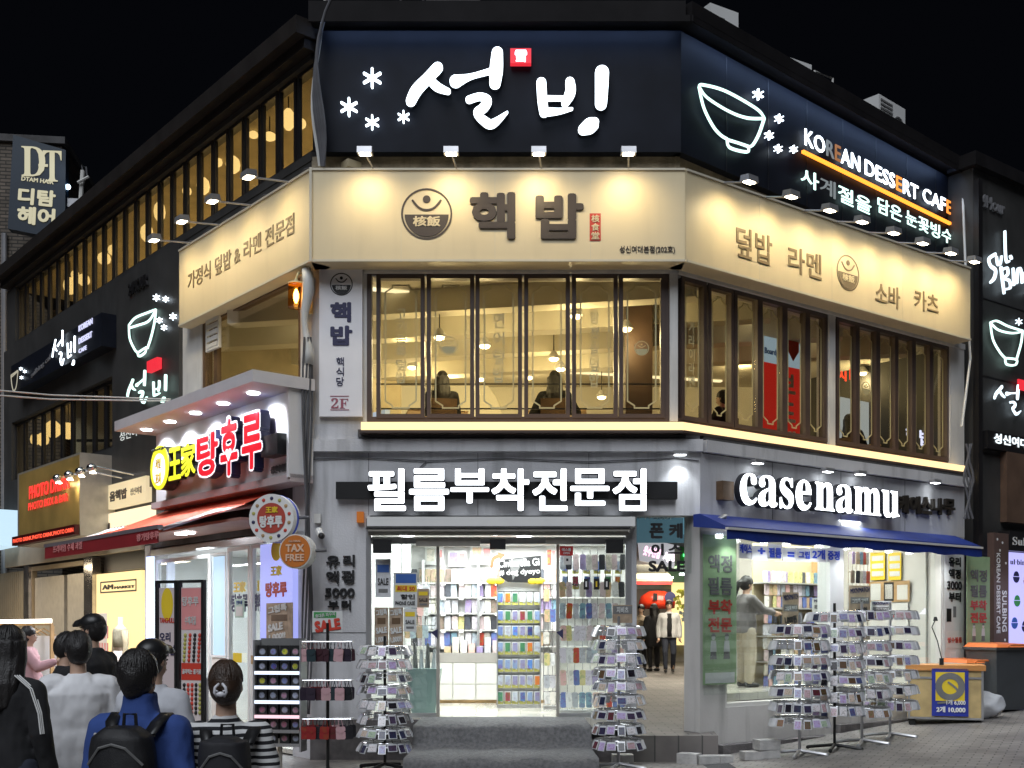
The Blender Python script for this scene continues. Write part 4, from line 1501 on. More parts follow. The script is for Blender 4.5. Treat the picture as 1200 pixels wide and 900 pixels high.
# shelves inside: left part
g = R.shifted(-1.3)
a, b = g.st(893, 700)[0], g.st(962, 700)[0]
o = thing('case_shelf_unit', 'pale wooden shelf unit full of phone cases left of the window pillar', 'shelf unit', g.P((a + b) / 2, 0, ZRF))
rr = [g.st(893, y)[1] for y in (806, 775, 745, 712, 682)]
part('back_panel', MB().box(g, a, b, -.2, -.18, ZRF, 3.0), mat('shelf_panel', (.55, .47, .30), .6, var=.08), o)
for z in rr:
    part('shelf', MB().box(g, a, b, -.179, .1, z - .02, z), M['shelf'], o)
hang_cases(g, a, b, 5, .10, lambda r: rr[r] + .005, 0, 'phone case on the wooden shelves left of the white window pillar', 'cases on the wooden shelves', .092, .17, skip=.05)
hang_cases(g, a, b, 4, .10, lambda r: rr[r] + .19, 0, 'phone case on the wooden shelves left of the white window pillar', 'cases on the wooden shelves', .092, .17, skip=.08)
part('side_panel', MB().box(g, b + .01, b + .12, -.2, .1, ZRF, 3.0), M['woodlt'], o)
part('side_panel', MB().box(g, b + .13, b + .33, -.2, -.1, ZRF, 3.0), M['poster_grey'], o)
# right part: keyrings, notices, chair, plank
g2 = Fr(tuple(R.P(SR1 - .08, -.3, 0))[:2], R.n)
for (x0, x1, y0, y1, mm, nm, lb) in ((1020, 1037, 648, 680, M['yellowp'], 'price_list', 'left of two yellow price lists on case shop wall'), (1041, 1056, 648, 680, M['yellowp'], 'price_list', 'right of two yellow price lists on case shop wall')):
    poster(nm, lb, g2, x0, y0, x1, y1, .02, mm, [(None, .1, .12, .9, .3, M['poster_white'], 0), (None, .1, .4, .9, .58, M['poster_white'], 0), (None, .1, .68, .9, .86, M['poster_white'], 0)], 'price list')
poster('notice_board', 'pale wooden notice board with framed papers on case shop wall', g2, 1018, 682, 1066, 706, .02, M['woodlt'], [(None, .05, .1, .3, .9, M['poster_white'], 0), (None, .38, .05, .62, .95, M['dframe'], 0), (None, .41, .15, .59, .85, M['offwhite'], 0), (None, .7, .2, .95, .9, M['offwhite'], 0)], 'notice board')
kb = poster('keyring_board', 'white board with a row of small keyrings above black chair', g2, 1020, 707, 1064, 738, .02, M['white'], [], 'display board')
for k in range(11):
    q = R_(0)
    s, z = g2.st(1023 + k * 3.8, 722, .03)
    part('keyring', MB().disc(g2, s, z - .03 * (k % 2), .03, .022, .03, 10), M['woodlt'] if k % 3 else M['redp'], kb)
c = R.P(Rs(1063, -1.2), -1.2, ZRF)
ch = thing('office_chair', 'dark grey office chair with rounded back inside case shop', 'chair', c)
m_ = MB()
for k in range(9):
    pass
m_.lathe(c + Vector((0, 0, .42)), [(.02, -.03), (.24, -.02), (.25, .04), (.2, .07)], 18)
part('seat', m_, M['poster_grey'], ch, True)
m_ = MB()
hb = []
for i in range(7):
    for j in range(6):
        u, v_ = i / 6 - .5, j / 5
        hb.append(R.P(R.st(1063, 700, -1.2)[0] + u * .48 * (1 - .25 * v_ ** 3), -1.42 - .05 * (1 - 4 * u * u) - .06 * v_, ZRF + .52 + v_ * .62))
fs = [(i * 6 + j, (i + 1) * 6 + j, (i + 1) * 6 + j + 1, i * 6 + j + 1) for i in range(6) for j in range(5)]
n = len(hb)
m_.add(hb + [p + Vector((-.03, .05, 0)) for p in hb], fs + [tuple(reversed([q + n for q in f])) for f in fs])
part('backrest', m_, mat('chair_grey', (.05, .055, .06), .6, var=.1), ch, True)
part('post', MB().tube([c + Vector((0, 0, .05)), c + Vector((0, 0, .4))], .03, 8), M['chrome'], ch)
m_ = MB()
for k in range(5):
    a = 2 * math.pi * k / 5
    m_.tube([c + Vector((0, 0, .08)), c + Vector((.28 * math.cos(a), .28 * math.sin(a), .03))], .02, 6)
part('star_base', m_, M['chrome'], ch)
pa = R.P(Rs(1079, -.5), -.5, ZRF)
single('wooden_plank', MB().hexa([pa + Vector(p) for p in ((-.1, -.02, 0), (.02, -.02, 0), (.02, .02, 0), (-.1, .02, 0), (.02, -.02, 1.05), (.14, -.02, 1.05), (.14, .02, 1.05), (.02, .02, 1.05))]), M['woodlt'], 'pale wooden plank leaning inside the case shop window', 'plank')
# banner strip on the window
bn = thing('window_banner', 'white paper banner with blue Korean sum printed across the window top', 'banner', R.P(Rs(925), -.05, R.st(866, 655)[1]))
x0, x1 = 866, 987
cols = (866, 881, 900, 917, 933, 950, 969, 987)
m_ = MB()
for k in range(7):
    dy = (1.5, 3, 0, 3, 2, 1, 0)[k]
    m_.pbox(R, cols[k] + .3, 635 + dy, cols[k + 1] - .3, 653 + dy * .6, -.05, -.04 + .002 * (k % 2), at=866)
part('paper', m_, M['white'], bn)
M['bluetx'] = mat('bright_blue_print', (.02, .07, .60), .5, var=0)
for t, a, b, c0, c1 in (('케이스', 867, 881, 637, 648), ('+', 888, 897, 640, 648), ('필름', 901, 916, 639, 651), ('=', 923, 931, 643, 649), ('그립', 936, 949, 641, 650), ('2개', 952, 967, 638, 650), ('증정', 970, 984, 638, 650)):
    part('lettering', MB().ptext(R, t, a, c0, b, c1, -.033, .003, .04, at=866), M['bluetx'], bn)
# awning
aw = thing('blue_awning', 'rolled out royal blue awning with lamps above case shop window', 'awning', R.P(Rs(990), .3, R.st(845, 640)[1]))
M['blue'] = mat('royal_blue_canvas', (.008, .028, .20), .6, var=.15, bump=.1)
s0, s1 = R.st(852, 605, .58)[0], R.st(1151, 605, .58)[0]
za = R.st(845, 605, .05)[1]
zb2 = R.st(845, 631, .45)[1]
zb1 = R.st(845, 618, .5)[1]
part('cassette', MB().poly(Fr(tuple(R.P(s0, 0, 0))[:2], R.n * 1), [(.005, za), (.12, za), (.55, zb1 + .02), (.55, zb1 - .02), (.005, za - .16)], -(s1 - s0), 0), M['blue'], aw)
part('front_bar', MB().box(R, s0, s1, .552, .60, zb1 - .03, zb1 + .0), M['offwhite'], aw)
m_ = MB()
n = 40
vs, fs = [], []
for i in range(n + 1):
    s = s0 + (s1 - s0) * i / n
    for z, q in ((zb1 - .03, 0), (zb2 - .02, 1)):
        vs.append(R.P(s, .575 + .015 * math.sin(i * .7) * q, z + .012 * math.sin(i * 1.1) * q))
for i in range(n):
    fs.append((2 * i, 2 * i + 1, 2 * i + 3, 2 * i + 2))
part('valance', m_.add(vs, fs), M['blue'], aw)
for k, px in enumerate((866, 911, 944, 970, 1008, 1040, 1067, 1090, 1114)):
    s, z = R.st(px, 642, .25)
    p = R.P(s, .25, zb2 + .06)
    part('lamp', MB().lathe(p, [(.035, 0), (.055, .01), (.05, .06)], 12), M['white_lamp'], aw)
    spot(p - Vector((0, 0, .02)), R.P(s, .2, 0), 26, (.93, .97, 1.0), 140, .8, .05)
single('wall_bracket', MB().tube([R.P(.12, .05, ZW1 - .05), R.P(.05, .2, ZW1 - .1), R.P(.2, .25, ZW1 - .02), R.P(.3, .1, ZW1 - .16)], .03, 8), M['alu'], 'awning bracket with coiled cable at the left end of blue awning', 'bracket')
# wall downlights of the shop front
for i, (fr, px, py) in enumerate(((F, 797, 533), (R, 888, 543), (R, 970, 553), (R, 1008, 556), (R, 1096, 566))):
    s, z = fr.st(px, py, .14)
    p = fr.P(s, .14, z)
    t = thing('wall_downlight', ('white downlight over the plain wall at the corner', 'first white downlight above casenamu letters from the corner', 'second white downlight above casenamu letters, over the n', 'third white downlight above casenamu letters, over the m', 'white downlight over the small dark Korean letters')[i], 'downlight', p, 0, 'downlights under the string course')
    part('housing', MB().box(fr, s - .09, s + .09, .092, .19, z, z + .05), M['lamp_body'], t)
    part('lens', MB().box(fr, s - .07, s + .07, .10, .18, z - .006, z - .001), M['white_lamp'], t)
    spot(p - Vector((0, 0, .03)), fr.P(s, .05, z - .6), 15 if i == 0 else 7, (.90, .96, 1.0), 100 if i == 0 else 75, .8, .04)

# banners and posters on the right wall
def figure_banner(label, fr, x0, y0, x1, y1, off):
    o = poster('film_banner', label, fr, x0, y0, x1, y1, off, mat('green_banner', (.30, .43, .24), .6, var=.2, scale=2), [
        (None, .06, .92, .94, .99, M['poster_white'], 0),
        ('액정', .14, .13, .86, .25, M['poster_grey'], .03), ('필름', .14, .28, .86, .40, M['poster_grey'], .03),
        ('부착', .14, .43, .86, .53, M['redp'], .04), ('전문', .14, .55, .86, .65, M['redp'], .04)], 'banner')
    s0, z1 = fr.st(x0, y0, off)
    s1 = fr.st(x1, y0, off)[0]
    z0 = fr.st(x0, y1, off)[1]
    for k, fx in enumerate((.3, .7)):
        s = s0 + (s1 - s0) * fx
        h = (z1 - z0)
        zb = z0 + .12 * h
        m_ = MB().disc(fr, s, zb + .195 * h, .018 * h, off + .001, off + .004, 14)
        m_.poly(fr, [(s - .03 * h, zb + .1 * h), (s + .03 * h, zb + .1 * h), (s + .022 * h, zb + .175 * h), (s - .022 * h, zb + .175 * h)], off + .001, off + .005)
        part('printed_figure', m_, M['poster_white'], o)
        m_ = MB().poly(fr, [(s - .032 * h, zb + .05 * h), (s + .032 * h, zb + .05 * h), (s + .025 * h, zb + .1 * h), (s - .025 * h, zb + .1 * h)], off + .001, off + .004)
        m_.disc(fr, s, zb + .203 * h, .02 * h, off + .0042, off + .006, 14, a0=0, a1=180)
        part('printed_figure', m_, M['poster_grey'], o)
    return o


figure_banner('green film banner folded on the pier left of case shop window', R, 824, 626, 863, 803, .05)
figure_banner('green film banner hanging at the far right end of case shop', R, 1133, 651, 1160, 772, .25)
part('glass_cover', MB().box(R, R.st(824, 626, .07)[0], R.st(866, 626, .07)[0], .075, .08, R.st(824, 815, .07)[1], R.st(824, 622, .07)[1]), M['glass'], bld)
poster('wall_poster', 'tall grey poster with dark Korean letters on the right pier', R, 1107, 648, 1129, 778, .03, M['poster_white'], [
    ('유리', .2, .03, .85, .12, M['blackpaint'], .05), ('액정', .2, .14, .85, .23, M['blackpaint'], .05), ('3000', .12, .25, .9, .33, M['blackpaint'], .04), ('부터', .2, .35, .85, .44, M['blackpaint'], .05),
    (None, .1, .5, .35, .62, M['black'], 0), (None, .45, .48, .6, .58, M['poster_grey'], 0), (None, .1, .70, .95, .86, M['offwhite'], 0), ('방수필름', .15, .76, .9, .81, M['redp'], .02), (None, .3, .89, .6, .97, M['white'], 0)])
# lettering on the left pier
wl = thing('wall_letters', 'dark raised Korean price lettering on the grey pier left of the door', 'sign', F.P(sF(398), .02, zF(715)))
for t, x0, y0, x1, y1 in (('유', 382, 651, 398, 665), ('리', 402, 650, 415.5, 664), ('액', 382, 669, 397, 684), ('정', 400, 668, 415, 684), ('5000', 380.5, 689, 415.5, 700), ('부', 384, 704, 397, 715), ('터', 400, 703, 411, 715)):
    part('letter', MB().ptext(F, t, x0, y0, x1, y1, .03, .028, .028), M['blackpaint'], wl)
cm = thing('security_camera', 'small white dome camera on the grey pier beside letters', 'camera', F.P(sF(378), .05, zF(632)))
part('bracket', MB().pbox(F, 368, 602, 375.5, 613, .002, .05), M['offwhite'], cm)
part('camera_body', MB().tube([F.P(sF(374), .05, zF(622)), F.P(sF(379), .18, zF(629))], .045, 10), M['white'], cm)
part('lens', MB().ball(F.P(sF(379.8), .19, zF(629.5)), .042), M['black'], cm)


# ================================================================== the alley beside the front shop
zA = lambda y: .34 + .024 * (y - D)
w = MB()
vs = [(1.55, D - .31, zA(D - .3)), (2.60, D - .31, zA(D - .3)), (2.9, 18, zA(18)), (8, 40, zA(40)), (3, 40, zA(40)), (1.0, 18, zA(18))]
w.add(vs, [(0, 1, 2, 3, 4, 5)])
w.add([(1.55, D - .31, zA(D - .3)), (2.6, D - .31, zA(D - .3)), (2.6, D - .31, 0), (1.55, D - .31, 0)], [(0, 3, 2, 1)])
struct('alley_path', w, brick('alley_pavers', (.15, .14, .13), (.19, .17, .16), (.07, .07, .065), .3, .15, .7, msize=.01))
AL = Fr((2.0, 19.0), (.22, 1))        # shops on the left of the alley face right
AR = Fr((3.25, 19.0), (.16, 1))
b_ = thing('alley_shop', 'lit shop with pale canopy on the left of the alley behind', 'building', (1.6, 22, zA(22)))
lf = Fr((1.75, 20.5), (.10, 1))
part('wall', MB().box(Fr((0, 31), (1, 0)), -1.5, 7.5, -.3, 0, 0, 7.5), mat('alley_wall', (.22, .21, .20), .8, var=.3), b_)
fB = Fr((0, 30.5), (1, 0))


def pq(mb, fr, x0, y0, x1, y1, o0, o1):
    return mb.pbox(fr, x0, y0, x1, y1, o0, o1)


part('shop_window', pq(MB(), fB, 788, 682, 830, 756, -.3, -.1), emi('alley_window_light', (1.0, .80, .34), 1.1), b_)
part('shop_window', pq(MB(), fB, 738, 690, 786, 760, -.3, -.12), mat('dim_shop', (.10, .08, .06), .6, var=.4), b_)
part('canopy', pq(MB(), fB, 738, 640, 780, 664, -.2, .9), mat('pale_canopy', (.62, .58, .60), .6, var=.1), b_)
part('sign_band', pq(MB(), fB, 780, 645, 830, 682, -.2, .3), mat('green_band', (.10, .22, .12), .6, var=.2), b_)
fC = Fr((0, 25.0), (1, 0))
aw2 = thing('beige_awning', 'beige awning with red fringe over the alley shop', 'awning', pt(770, 680, 25))
part('canvas', MB().poly(Fr((pt(738, 680, 25).x, 25.0), (0, 1)), [(0, pt(0, 681, 25).z), (1.6, pt(0, 660, 25).z), (1.6, pt(0, 657, 25).z), (0, pt(0, 678, 25).z)], 0, pt(788, 0, 25).x - pt(738, 0, 25).x), mat('beige_canvas', (.48, .42, .26), .7, var=.1), aw2)
part('valance', MB().pbox(fC, 738, 681, 788, 685, 0, .02), M['red'], aw2)
ls = thing('neon_letter_sign', 'small glowing pink and white Korean sign on alley canopy', 'sign', pt(772, 655, 24.6))
f246 = Fr((0, 24.5), (1, 0))
part('panel', MB().ppoly(f246, [(747, 628), (800, 641), (800, 668), (750, 657)], -.1, 0), emi('lit_sign_panel', (.9, .85, .95), .45), ls)
part('lettering', MB().ptext(f246, '옷수선집', 754, 641, 774, 653, .006, .005, .06, rot=R_(-14)), emi('pink_letters', (1.0, .55, .75), 2.0), ls)
part('lettering', MB().ptext(f246, '세탁', 777, 647, 795, 660, .006, .005, .06, rot=R_(-14)), emi('white_pink_letters', (1.0, .85, .95), 2.0), ls)
gs = thing('green_neon_sign', 'green lit canopy edge on the right side of the alley', 'sign', pt(812, 655, 23))
fG = Fr((0, 23.0), (1, 0))
part('canopy', MB().ppoly(fG, [(797, 640), (828, 648), (828, 672), (797, 664)], -.8, 0), mat('green_canopy', (.06, .25, .08), .6, var=.1), gs)
part('neon_tube', MB().ppoly(fG, [(801, 649), (816, 653), (816, 656.5), (801, 652)], .002, .05), emi('green_neon', (.10, 1.0, .25), 3.5), gs)
for x, y in ((785, 678), (800, 674), (809, 676), (817, 678)):
    p = pt(x, y, 24)
    single('alley_lamp', MB().lathe(p, [(.07, 0), (.07, .04)], 12), M['white_lamp'], 'small white round lamp under the alley canopies', 'lamp', 'lamps under the alley canopies')
area((3.6, 24.0, 3.0), (3.6, 24, 0), 190, 1.5, 3, (1, .9, .7))
area((4.0, 27.6, 3.6), (4.0, 27.6, 0), 150, 2, 1.5, (1, .9, .75))  # fill lamp added over the open alley to brighten the red kiosk
area((2.6, 19.5, 3.3), (2.6, 19.5, 0), 26, .8, 1.5, (1, .95, .85))
# red rounded kiosk
kp = pt(770, 703, 29.0)
k_ = thing('red_kiosk', 'red rounded kiosk roof with round dark porthole in the alley', 'kiosk', (kp.x, kp.y, zA(29.0)))
m_ = MB()
m_.lathe(kp + Vector((0, 0, -.12)), [(.30, -.12), (.44, -.10), (.46, .05), (.40, .22), (.22, .34), (.05, .36)], 24)
m_.v = [Vector((kp.x + (v.x - kp.x) * 1.05, v.y, v.z)) for v in m_.v]
part('roof_shell', m_, mat('red_gloss', (.55, .035, .012), .25, var=.05), k_, True)
part('porthole', MB().disc(Fr((0, kp.y - .42), (1, 0)), kp.x + .28, kp.z + .06, .14, 0, .03, 20), M['navyp'], k_)
part('vent', MB().box(Fr((0, kp.y - .44), (1, 0)), kp.x - .16, kp.x - .05, 0, .03, kp.z - .02, kp.z + .16), M['black'], k_)
part('body', MB().lathe((kp.x, kp.y, zA(29.0)), [(.20, 0), (.08, .05), (.07, kp.z - .24 - zA(29.0))], 20), M['dframe'], k_)
for i, (x, y, rr) in enumerate(((803, 702, .30), (809, 722, .26))):
    p = pt(x, y, 27)
    m_ = MB()
    for k in range(60):
        q = Vector((random.gauss(0, 1), random.gauss(0, .4), random.gauss(0, 1)))
        q = q.normalized() * rr * random.uniform(.5, 1)
        c = p + q
        a = Vector((random.uniform(-1, 1), random.uniform(-1, 1), random.uniform(-1, 1))).normalized() * .07
        b2 = a.cross(Vector((0, 1, .3))).normalized() * .05
        m_.add([c - a, c + b2, c + a, c - b2], [(0, 1, 2, 3)])
    m_.tube([p, (p.x, p.y, zA(27))], .02, 6)
    single('flower_stand', m_, mat('yellow_green_flowers', (.42, .42, .06) if i == 0 else (.35, .40, .38), .7, var=.4), ('yellow green' if i == 0 else 'pale blue green') + ' flower stand before the yellow alley window', 'flower stand')
fp = Fr((0, 27.5), (1, 0))
single('pink_poster', MB().pbox(fp, 812, 688, 821.5, 711, 0, .03), M['pinkface'], 'small pink poster at the right end of the yellow window', 'poster')
gpn = thing('hanging_glass_sign', 'clear glass panel with dark Korean letters hanging over the alley mouth', 'sign', F.P(sF(782), -.1, zF(672)))
part('panel', MB().pbox(F, 745.5, 604.5, 820, 672, -.12, -.11), M['glass'], gpn)
for t, x0, y0, x1, y1 in (('폰', 761, 613, 778, 631), ('케', 784, 613, 800, 631), ('이', 763, 637, 778, 651), ('스', 783, 638, 800, 649), ('SALE', 760, 657, 803, 670)):
    part('letter', MB().ptext(F, t, x0, y0, x1, y1, -.08, .02, .045), M['blackpaint'], gpn)
fl = thing('alley_banner_sign', 'dark teal sign with pale reversed letters high in the alley mouth', 'sign', pt(770, 625, 15.6))
f15 = Fr((0, 15.6), (1, 0))
part('panel', MB().pbox(f15, 740, 588, 812, 636, 0, .04), emi('teal_sign_glow', (.10, .20, .26), .5), fl)  # emission put into the sign face to lighten it
m_ = MB().ptext(f15, 'IGSOW K', 755, 602, 798, 608.5, .05, .004, .02)
c = sum((v.x for v in m_.v)) / len(m_.v)
m_.v = [Vector((2 * c - v.x, v.y, v.z)) for v in m_.v]
part('lettering', m_, M['poster_white'], fl)
fs2 = thing('flag_sign', 'light blue flag sign with one dark Korean syllable beside reversed letters', 'sign', pt(808, 626, 15.3))
f153 = Fr((0, 15.3), (1, 0))
part('panel', MB().pbox(f153, 801.5, 590, 820, 626, 0, .03), emi('light_blue_sign', (.22, .50, .66), .7), fs2)
part('lettering', MB().ptext(f153, '유', 805, 608, 814, 623, .036, .004, .04), M['navyp'], fs2)

# ================================================================== dark cafe building on the right
N = Fr(tuple(R2.P(R2s(1139), .02, 0))[:2], dR)
nb_ = thing('dark_cafe_building', 'dark clad building at the right edge with glowing white cafe lettering', 'building', N.P(2, 0, 0))
zn = N.st(1139, 196)[1]
part('wall', MB().box(N, 0, 7, -6, 0, 2.9, zn), M['black_clad'], nb_)
part('parapet', MB().box(N, -.12, 7, -.4, .12, zn + .003, zn + .22), M['roof'], nb_)
part('corner_strip', MB().box(N, .001, .12, .002, .10, 2.9, zn - .2), M['dframe'], nb_)
m_ = MB()
for z in (4.6, 5.9, 7.2):
    m_.box(N, .13, 7, .002, .008, z, z + .02)
part('panel_joint', m_, M['dframe'], nb_)
part('lower_wall', MB().box(N, .25, 7, -6, -.02, -.1, 2.89), M['dark_conc'], nb_)
part('copper_panel', MB().box(N, N.st(1172, 560)[0], 6, .004, .12, N.st(1172, 612)[1], N.st(1172, 530)[1]), mat('copper_panel', (.16, .10, .07), .45, .3, var=.2), nb_)
h24 = thing('unlit_letters', 'unlit dark 24Hour letters near the top of the dark wall', 'sign', N.P(.8, .05, N.st(1146, 240)[1]))
part('lettering', MB().ptext(N, '24Hour', 1146, 224, 1178, 239, .04, .035, .02), M['lamp_body'], h24)
K8 = dict(sc=2.25, ox=1080, oy=160)
M['neon_soft'] = emi('soft_neon', (.74, .90, 1.0), 1.7)
sb = thing('cafe_neon_sign', 'glowing cursive sulbing lettering with bowl and Korean brush letters on dark wall', 'sign', N.P(1.2, .08, N.st(1160, 510)[1]))
SULB = [[(196, 310, 9), (180, 322, 8), (184, 340, 8), (197, 352, 9), (194, 372, 9), (184, 384, 6)], [(200, 318, 7), (203, 336, 7), (210, 334, 6), (213, 316, 6)], [(222, 250, 6), (223, 300, 7), (226, 328, 7), (233, 328, 5)], [(237, 316, 8), (239, 320, 8)],
        [(212, 345, 8), (216, 380, 8), (220, 412, 6)], [(216, 350, 6), (228, 346, 6), (230, 362, 6), (220, 372, 6), (234, 380, 6), (236, 398, 6), (222, 402, 5)], [(244, 348, 6), (246, 390, 6)], [(254, 385, 6), (256, 352, 6), (264, 350, 6), (268, 384, 6)],
        [(282, 352, 6), (274, 364, 6), (282, 380, 6), (288, 352, 6), (290, 402, 6), (278, 412, 5)]]
m_ = MB()
for i, st in enumerate(SULB):
    m_.pstroke(N, st, .06, .09 + .0012 * i, **K8)
part('lettering', m_, M['neon_soft'], sb)
BW = [[(183, 490, 5), (200, 486, 5), (230, 500, 5), (268, 512, 5)], [(184, 492, 5), (205, 510, 5), (240, 518, 5), (268, 514, 5)], [(183, 492, 5), (190, 535, 5), (208, 568, 5), (222, 584, 5)], [(222, 584, 5), (226, 600, 5), (248, 602, 5), (252, 588, 5), (224, 584, 5)], [(268, 514, 5), (264, 545, 5), (252, 588, 5)]]
m_ = MB()
for i, st in enumerate(BW):
    m_.pstroke(N, st, .06, .08 + .0012 * i, **K8)
part('bowl_outline', m_, M['neon_g'], sb)
part('snowflake', flake(MB(), N, 258, 488, 9, .06, .08, K8), M['neon_soft'], sb)


def brush(parent, fr, x0, y0, w_, h, sy, o0, o1, face, side=None, name='letter'):
    """The two brush syllables of the rooftop sign again, smaller: the top left corner, its width and height, slope of the line."""
    for g in (SUL, BING):
        m_ = MB()
        for i, st in enumerate(g):
            m_.pstroke(fr, [(x0 + (x - 335) / 605 * w_, y0 + (y - 135) / 265 * h + (x - 335) / 605 * sy, max(.8, q / 605 * w_ * 1.25)) for x, y, q in st], o0, o1 + .001 * i, steps=5)
        part(name, m_, face, parent)


brush(sb, N, 1164, 440, 66, 42, 22, .06, .075, M['neon_soft'])
seal = part('red_seal', MB().pbox(N, 1194, 444, 1204, 456, .05, .08), M['red_lit'], sb)
bs = thing('branch_sign', 'small lit dark sign with white branch name letters on the dark wall', 'sign', N.P(1.5, .1, N.st(1160, 525)[1]))
part('box', MB().pbox(N, 1158, 504, 1215, 525, .002, .12), M['dframe'], bs)
part('lettering', MB().ptext(N, '성신여대점', 1165, 507, 1214, 519, .128, .005, .03), emi('pale_letter', (.85, .95, 1.0), 1.3), bs)
# brown vertical sign, menu light box
N2 = N.shifted(.25)
vb = thing('cafe_totem_sign', 'brown vertical sign with white rotated cafe lettering beside lit menu', 'sign', N2.P(N2.st(1173, 700)[0], 0, N2.st(1166, 762)[1]))
part('panel', MB().pbox(N2, 1165, 624, 1182, 762, -.12, 0), mat('brown_sign_face', (.11, .07, .06), .5, var=.1), vb)
for t, a, b_x, y0, y1 in (('SULBING', 1174.5, 1179.5, 692, 740), ('KOREAN DESSERT CAFE', 1168, 1172, 648, 742)):
    s0, zt0 = N2.st(a, y0, .004)
    s1, _ = N2.st(b_x, y0, .004)
    zb0 = N2.st(a, y1, .004)[1]
    g, fcs = glyphs(t, 0)
    ax, bx = min(v.x for v in g), max(v.x for v in g)
    ay, by = min(v.y for v in g), max(v.y for v in g)
    m_ = MB()
    for j, (dx, dy) in enumerate(((0, 0), (.03, 0), (0, .03))):
        m_.add([N2.P(s0 + (v.y + dy - ay) / (by - ay) * (s1 - s0), .002 + .004 * (v.z + .5) + .0004 * j, zt0 + (v.x + dx - ax) / (bx - ax) * (zb0 - zt0)) for v in g], fcs)
    part('lettering', m_, M['white'], vb)
for x, y in ((1169, 632), (1175, 636), (1172, 645), (1179, 660), (1169, 756), (1178, 750)):
    s, z = N2.st(x, y, .004)
    part('dot_mark', MB().disc(N2, s, z, .022, 0, .004, 10), M['white'], vb)
mb_ = thing('menu_light_box', 'lilac lit menu light box with pictures of shaved ice bowls', 'light box', N2.P(N2.st(1192, 700)[0], 0, N2.st(1183, 762)[1]))
part('header', MB().pbox(N2, 1183, 622, 1225, 645, -.2, 0), M['dframe'], mb_)
part('header_lettering', MB().ptext(N2, '\U0001d412\U0001d42e\U0001d425\U0001d41b\U0001d422\U0001d427\U0001d420', 1187, 629, 1222, 641, .006, .005), M['white'], mb_)
part('lit_panel', MB().pbox(N2, 1183, 647, 1225, 762, -.2, -.02), emi('lilac_panel', (.50, .48, 1.0), 1.0), mb_)
part('lettering', MB().ptext(N2, '\U0001d42e\U0001d425·\U0001d41b\U0001d422\U0001d427\U0001d420', 1184, 655, 1205, 663, -.012, .005), M['navyp'], mb_)
for i, (x, y) in enumerate(((1191, 676), (1192, 704), (1189, 730), (1203, 680), (1204, 708), (1201, 734))):
    s, z = N2.st(x, y, -.015)
    part('dessert_picture', MB().disc(N2, s, z, .10, -.018, -.012, 16, a0=180, a1=360).disc(N2, s, z + .01, .085, -.018, -.011, 14, a0=0, a1=180), (M['navyp'], M['greenp'], M['bluep'], M['woodlt'], M['redp'], M['navyp'])[i], mb_)
area(N2.P(.8, .9, 2.2), N2.P(.8, 0, 1.2), 6, .6, .8, (.7, .7, 1.0))
# white conduit along the right corner
single('white_conduit', MB().tube([pt(1128, 222, 18.6), pt(1132, 330, 18.2), pt(1137, 420, 18.0), pt(1131, 470, 17.8), pt(1127, 500, 17.7)], .02, 6), M['cablew'], 'white conduit running down the right building corner', 'conduit')
m_ = MB()
for k in range(4):
    m_.tube([pt(1132 + k * 2 + 3 * math.sin(j * 1.3 + k), 520 + j * 11, 17.4) for j in range(9)], .018, 5)
single('cable_tangle', m_, M['cable'], 'tangle of dark cables at right end above blue awning', 'cables')

# ================================================================== roof
for i, (px, py, y, w_, h, lab) in enumerate(((838, 17, 15.9, .52, .85, 'tall white air conditioner nearest the corner on the roof'), (921, 76, 17.3, .70, .75, 'white air conditioner with open pipe frame, middle of the roof'), (1033, 124, 18.9, .85, .75, 'ribbed air conditioner at the right end of the roof'))):
    top = pt(px, py, y)
    fr = Fr((top.x, top.y), (.75, .66) if i == 2 else (.86, .5))
    t = thing('air_conditioner', lab, 'air conditioner', (top.x, top.y, 9.46))
    zb_ = top.z - h
    part('casing', MB().box(fr, -w_ / 2, w_ / 2, -.2, .2, zb_, top.z), M['white'], t)
    m_ = MB()
    for k in range(9):
        m_.box(fr, -w_ / 2 + .05, -w_ / 2 + w_ * .5, .201, .212, zb_ + .1 + k * .07, zb_ + .13 + k * .07)
    part('grille', m_, M['poster_grey'], t)
    part('fan_guard', MB().ring(fr, w_ * .22, zb_ + h * .5, w_ * .20, .02, .201, .22), M['poster_grey'], t)
    for sx in (-w_ / 2 + .03, w_ / 2 - .07):
        part('stand_leg', MB().box(fr, sx, sx + .04, -.18, .18, 9.455, zb_ - .002), M['lamp_body'], t)
    if i == 1:
        m_ = MB().tube([fr.P(w_ / 2 + .06, .2, zb_), fr.P(w_ / 2 + .06, .2, top.z - .08), fr.P(w_ / 2 + .45, .2, top.z - .1), fr.P(w_ / 2 + .45, .2, zb_ - .2)], .02, 6)
        part('pipe_frame', m_, M['offwhite'], t)
single('roof_shed', MB().poly(Fr((0, 19.5), (1, 0)), [(pt(470, 30, 19.5).x, 9.46), (pt(610, 30, 19.5).x, 9.46), (pt(590, 8, 19.5).x, pt(0, 10, 19.5).z), (pt(545, -14, 19.5).x, pt(0, -6, 19.5).z), (pt(500, -8, 19.5).x, pt(0, -4, 19.5).z)], -2, 0), M['dark_conc'], 'dark roof shed rising behind the black rooftop sign', 'shed')
for k in range(2):
    single('roof_cable', MB().tube([pt(480 + 30 * k, -10, 18), pt(450 + 20 * k, 20, 16), pt(430, 26, 14.6)], .012, 5), M['cable'], 'thin cable running over the roof edge above black sign', 'cable', 'cables over the roof edge')

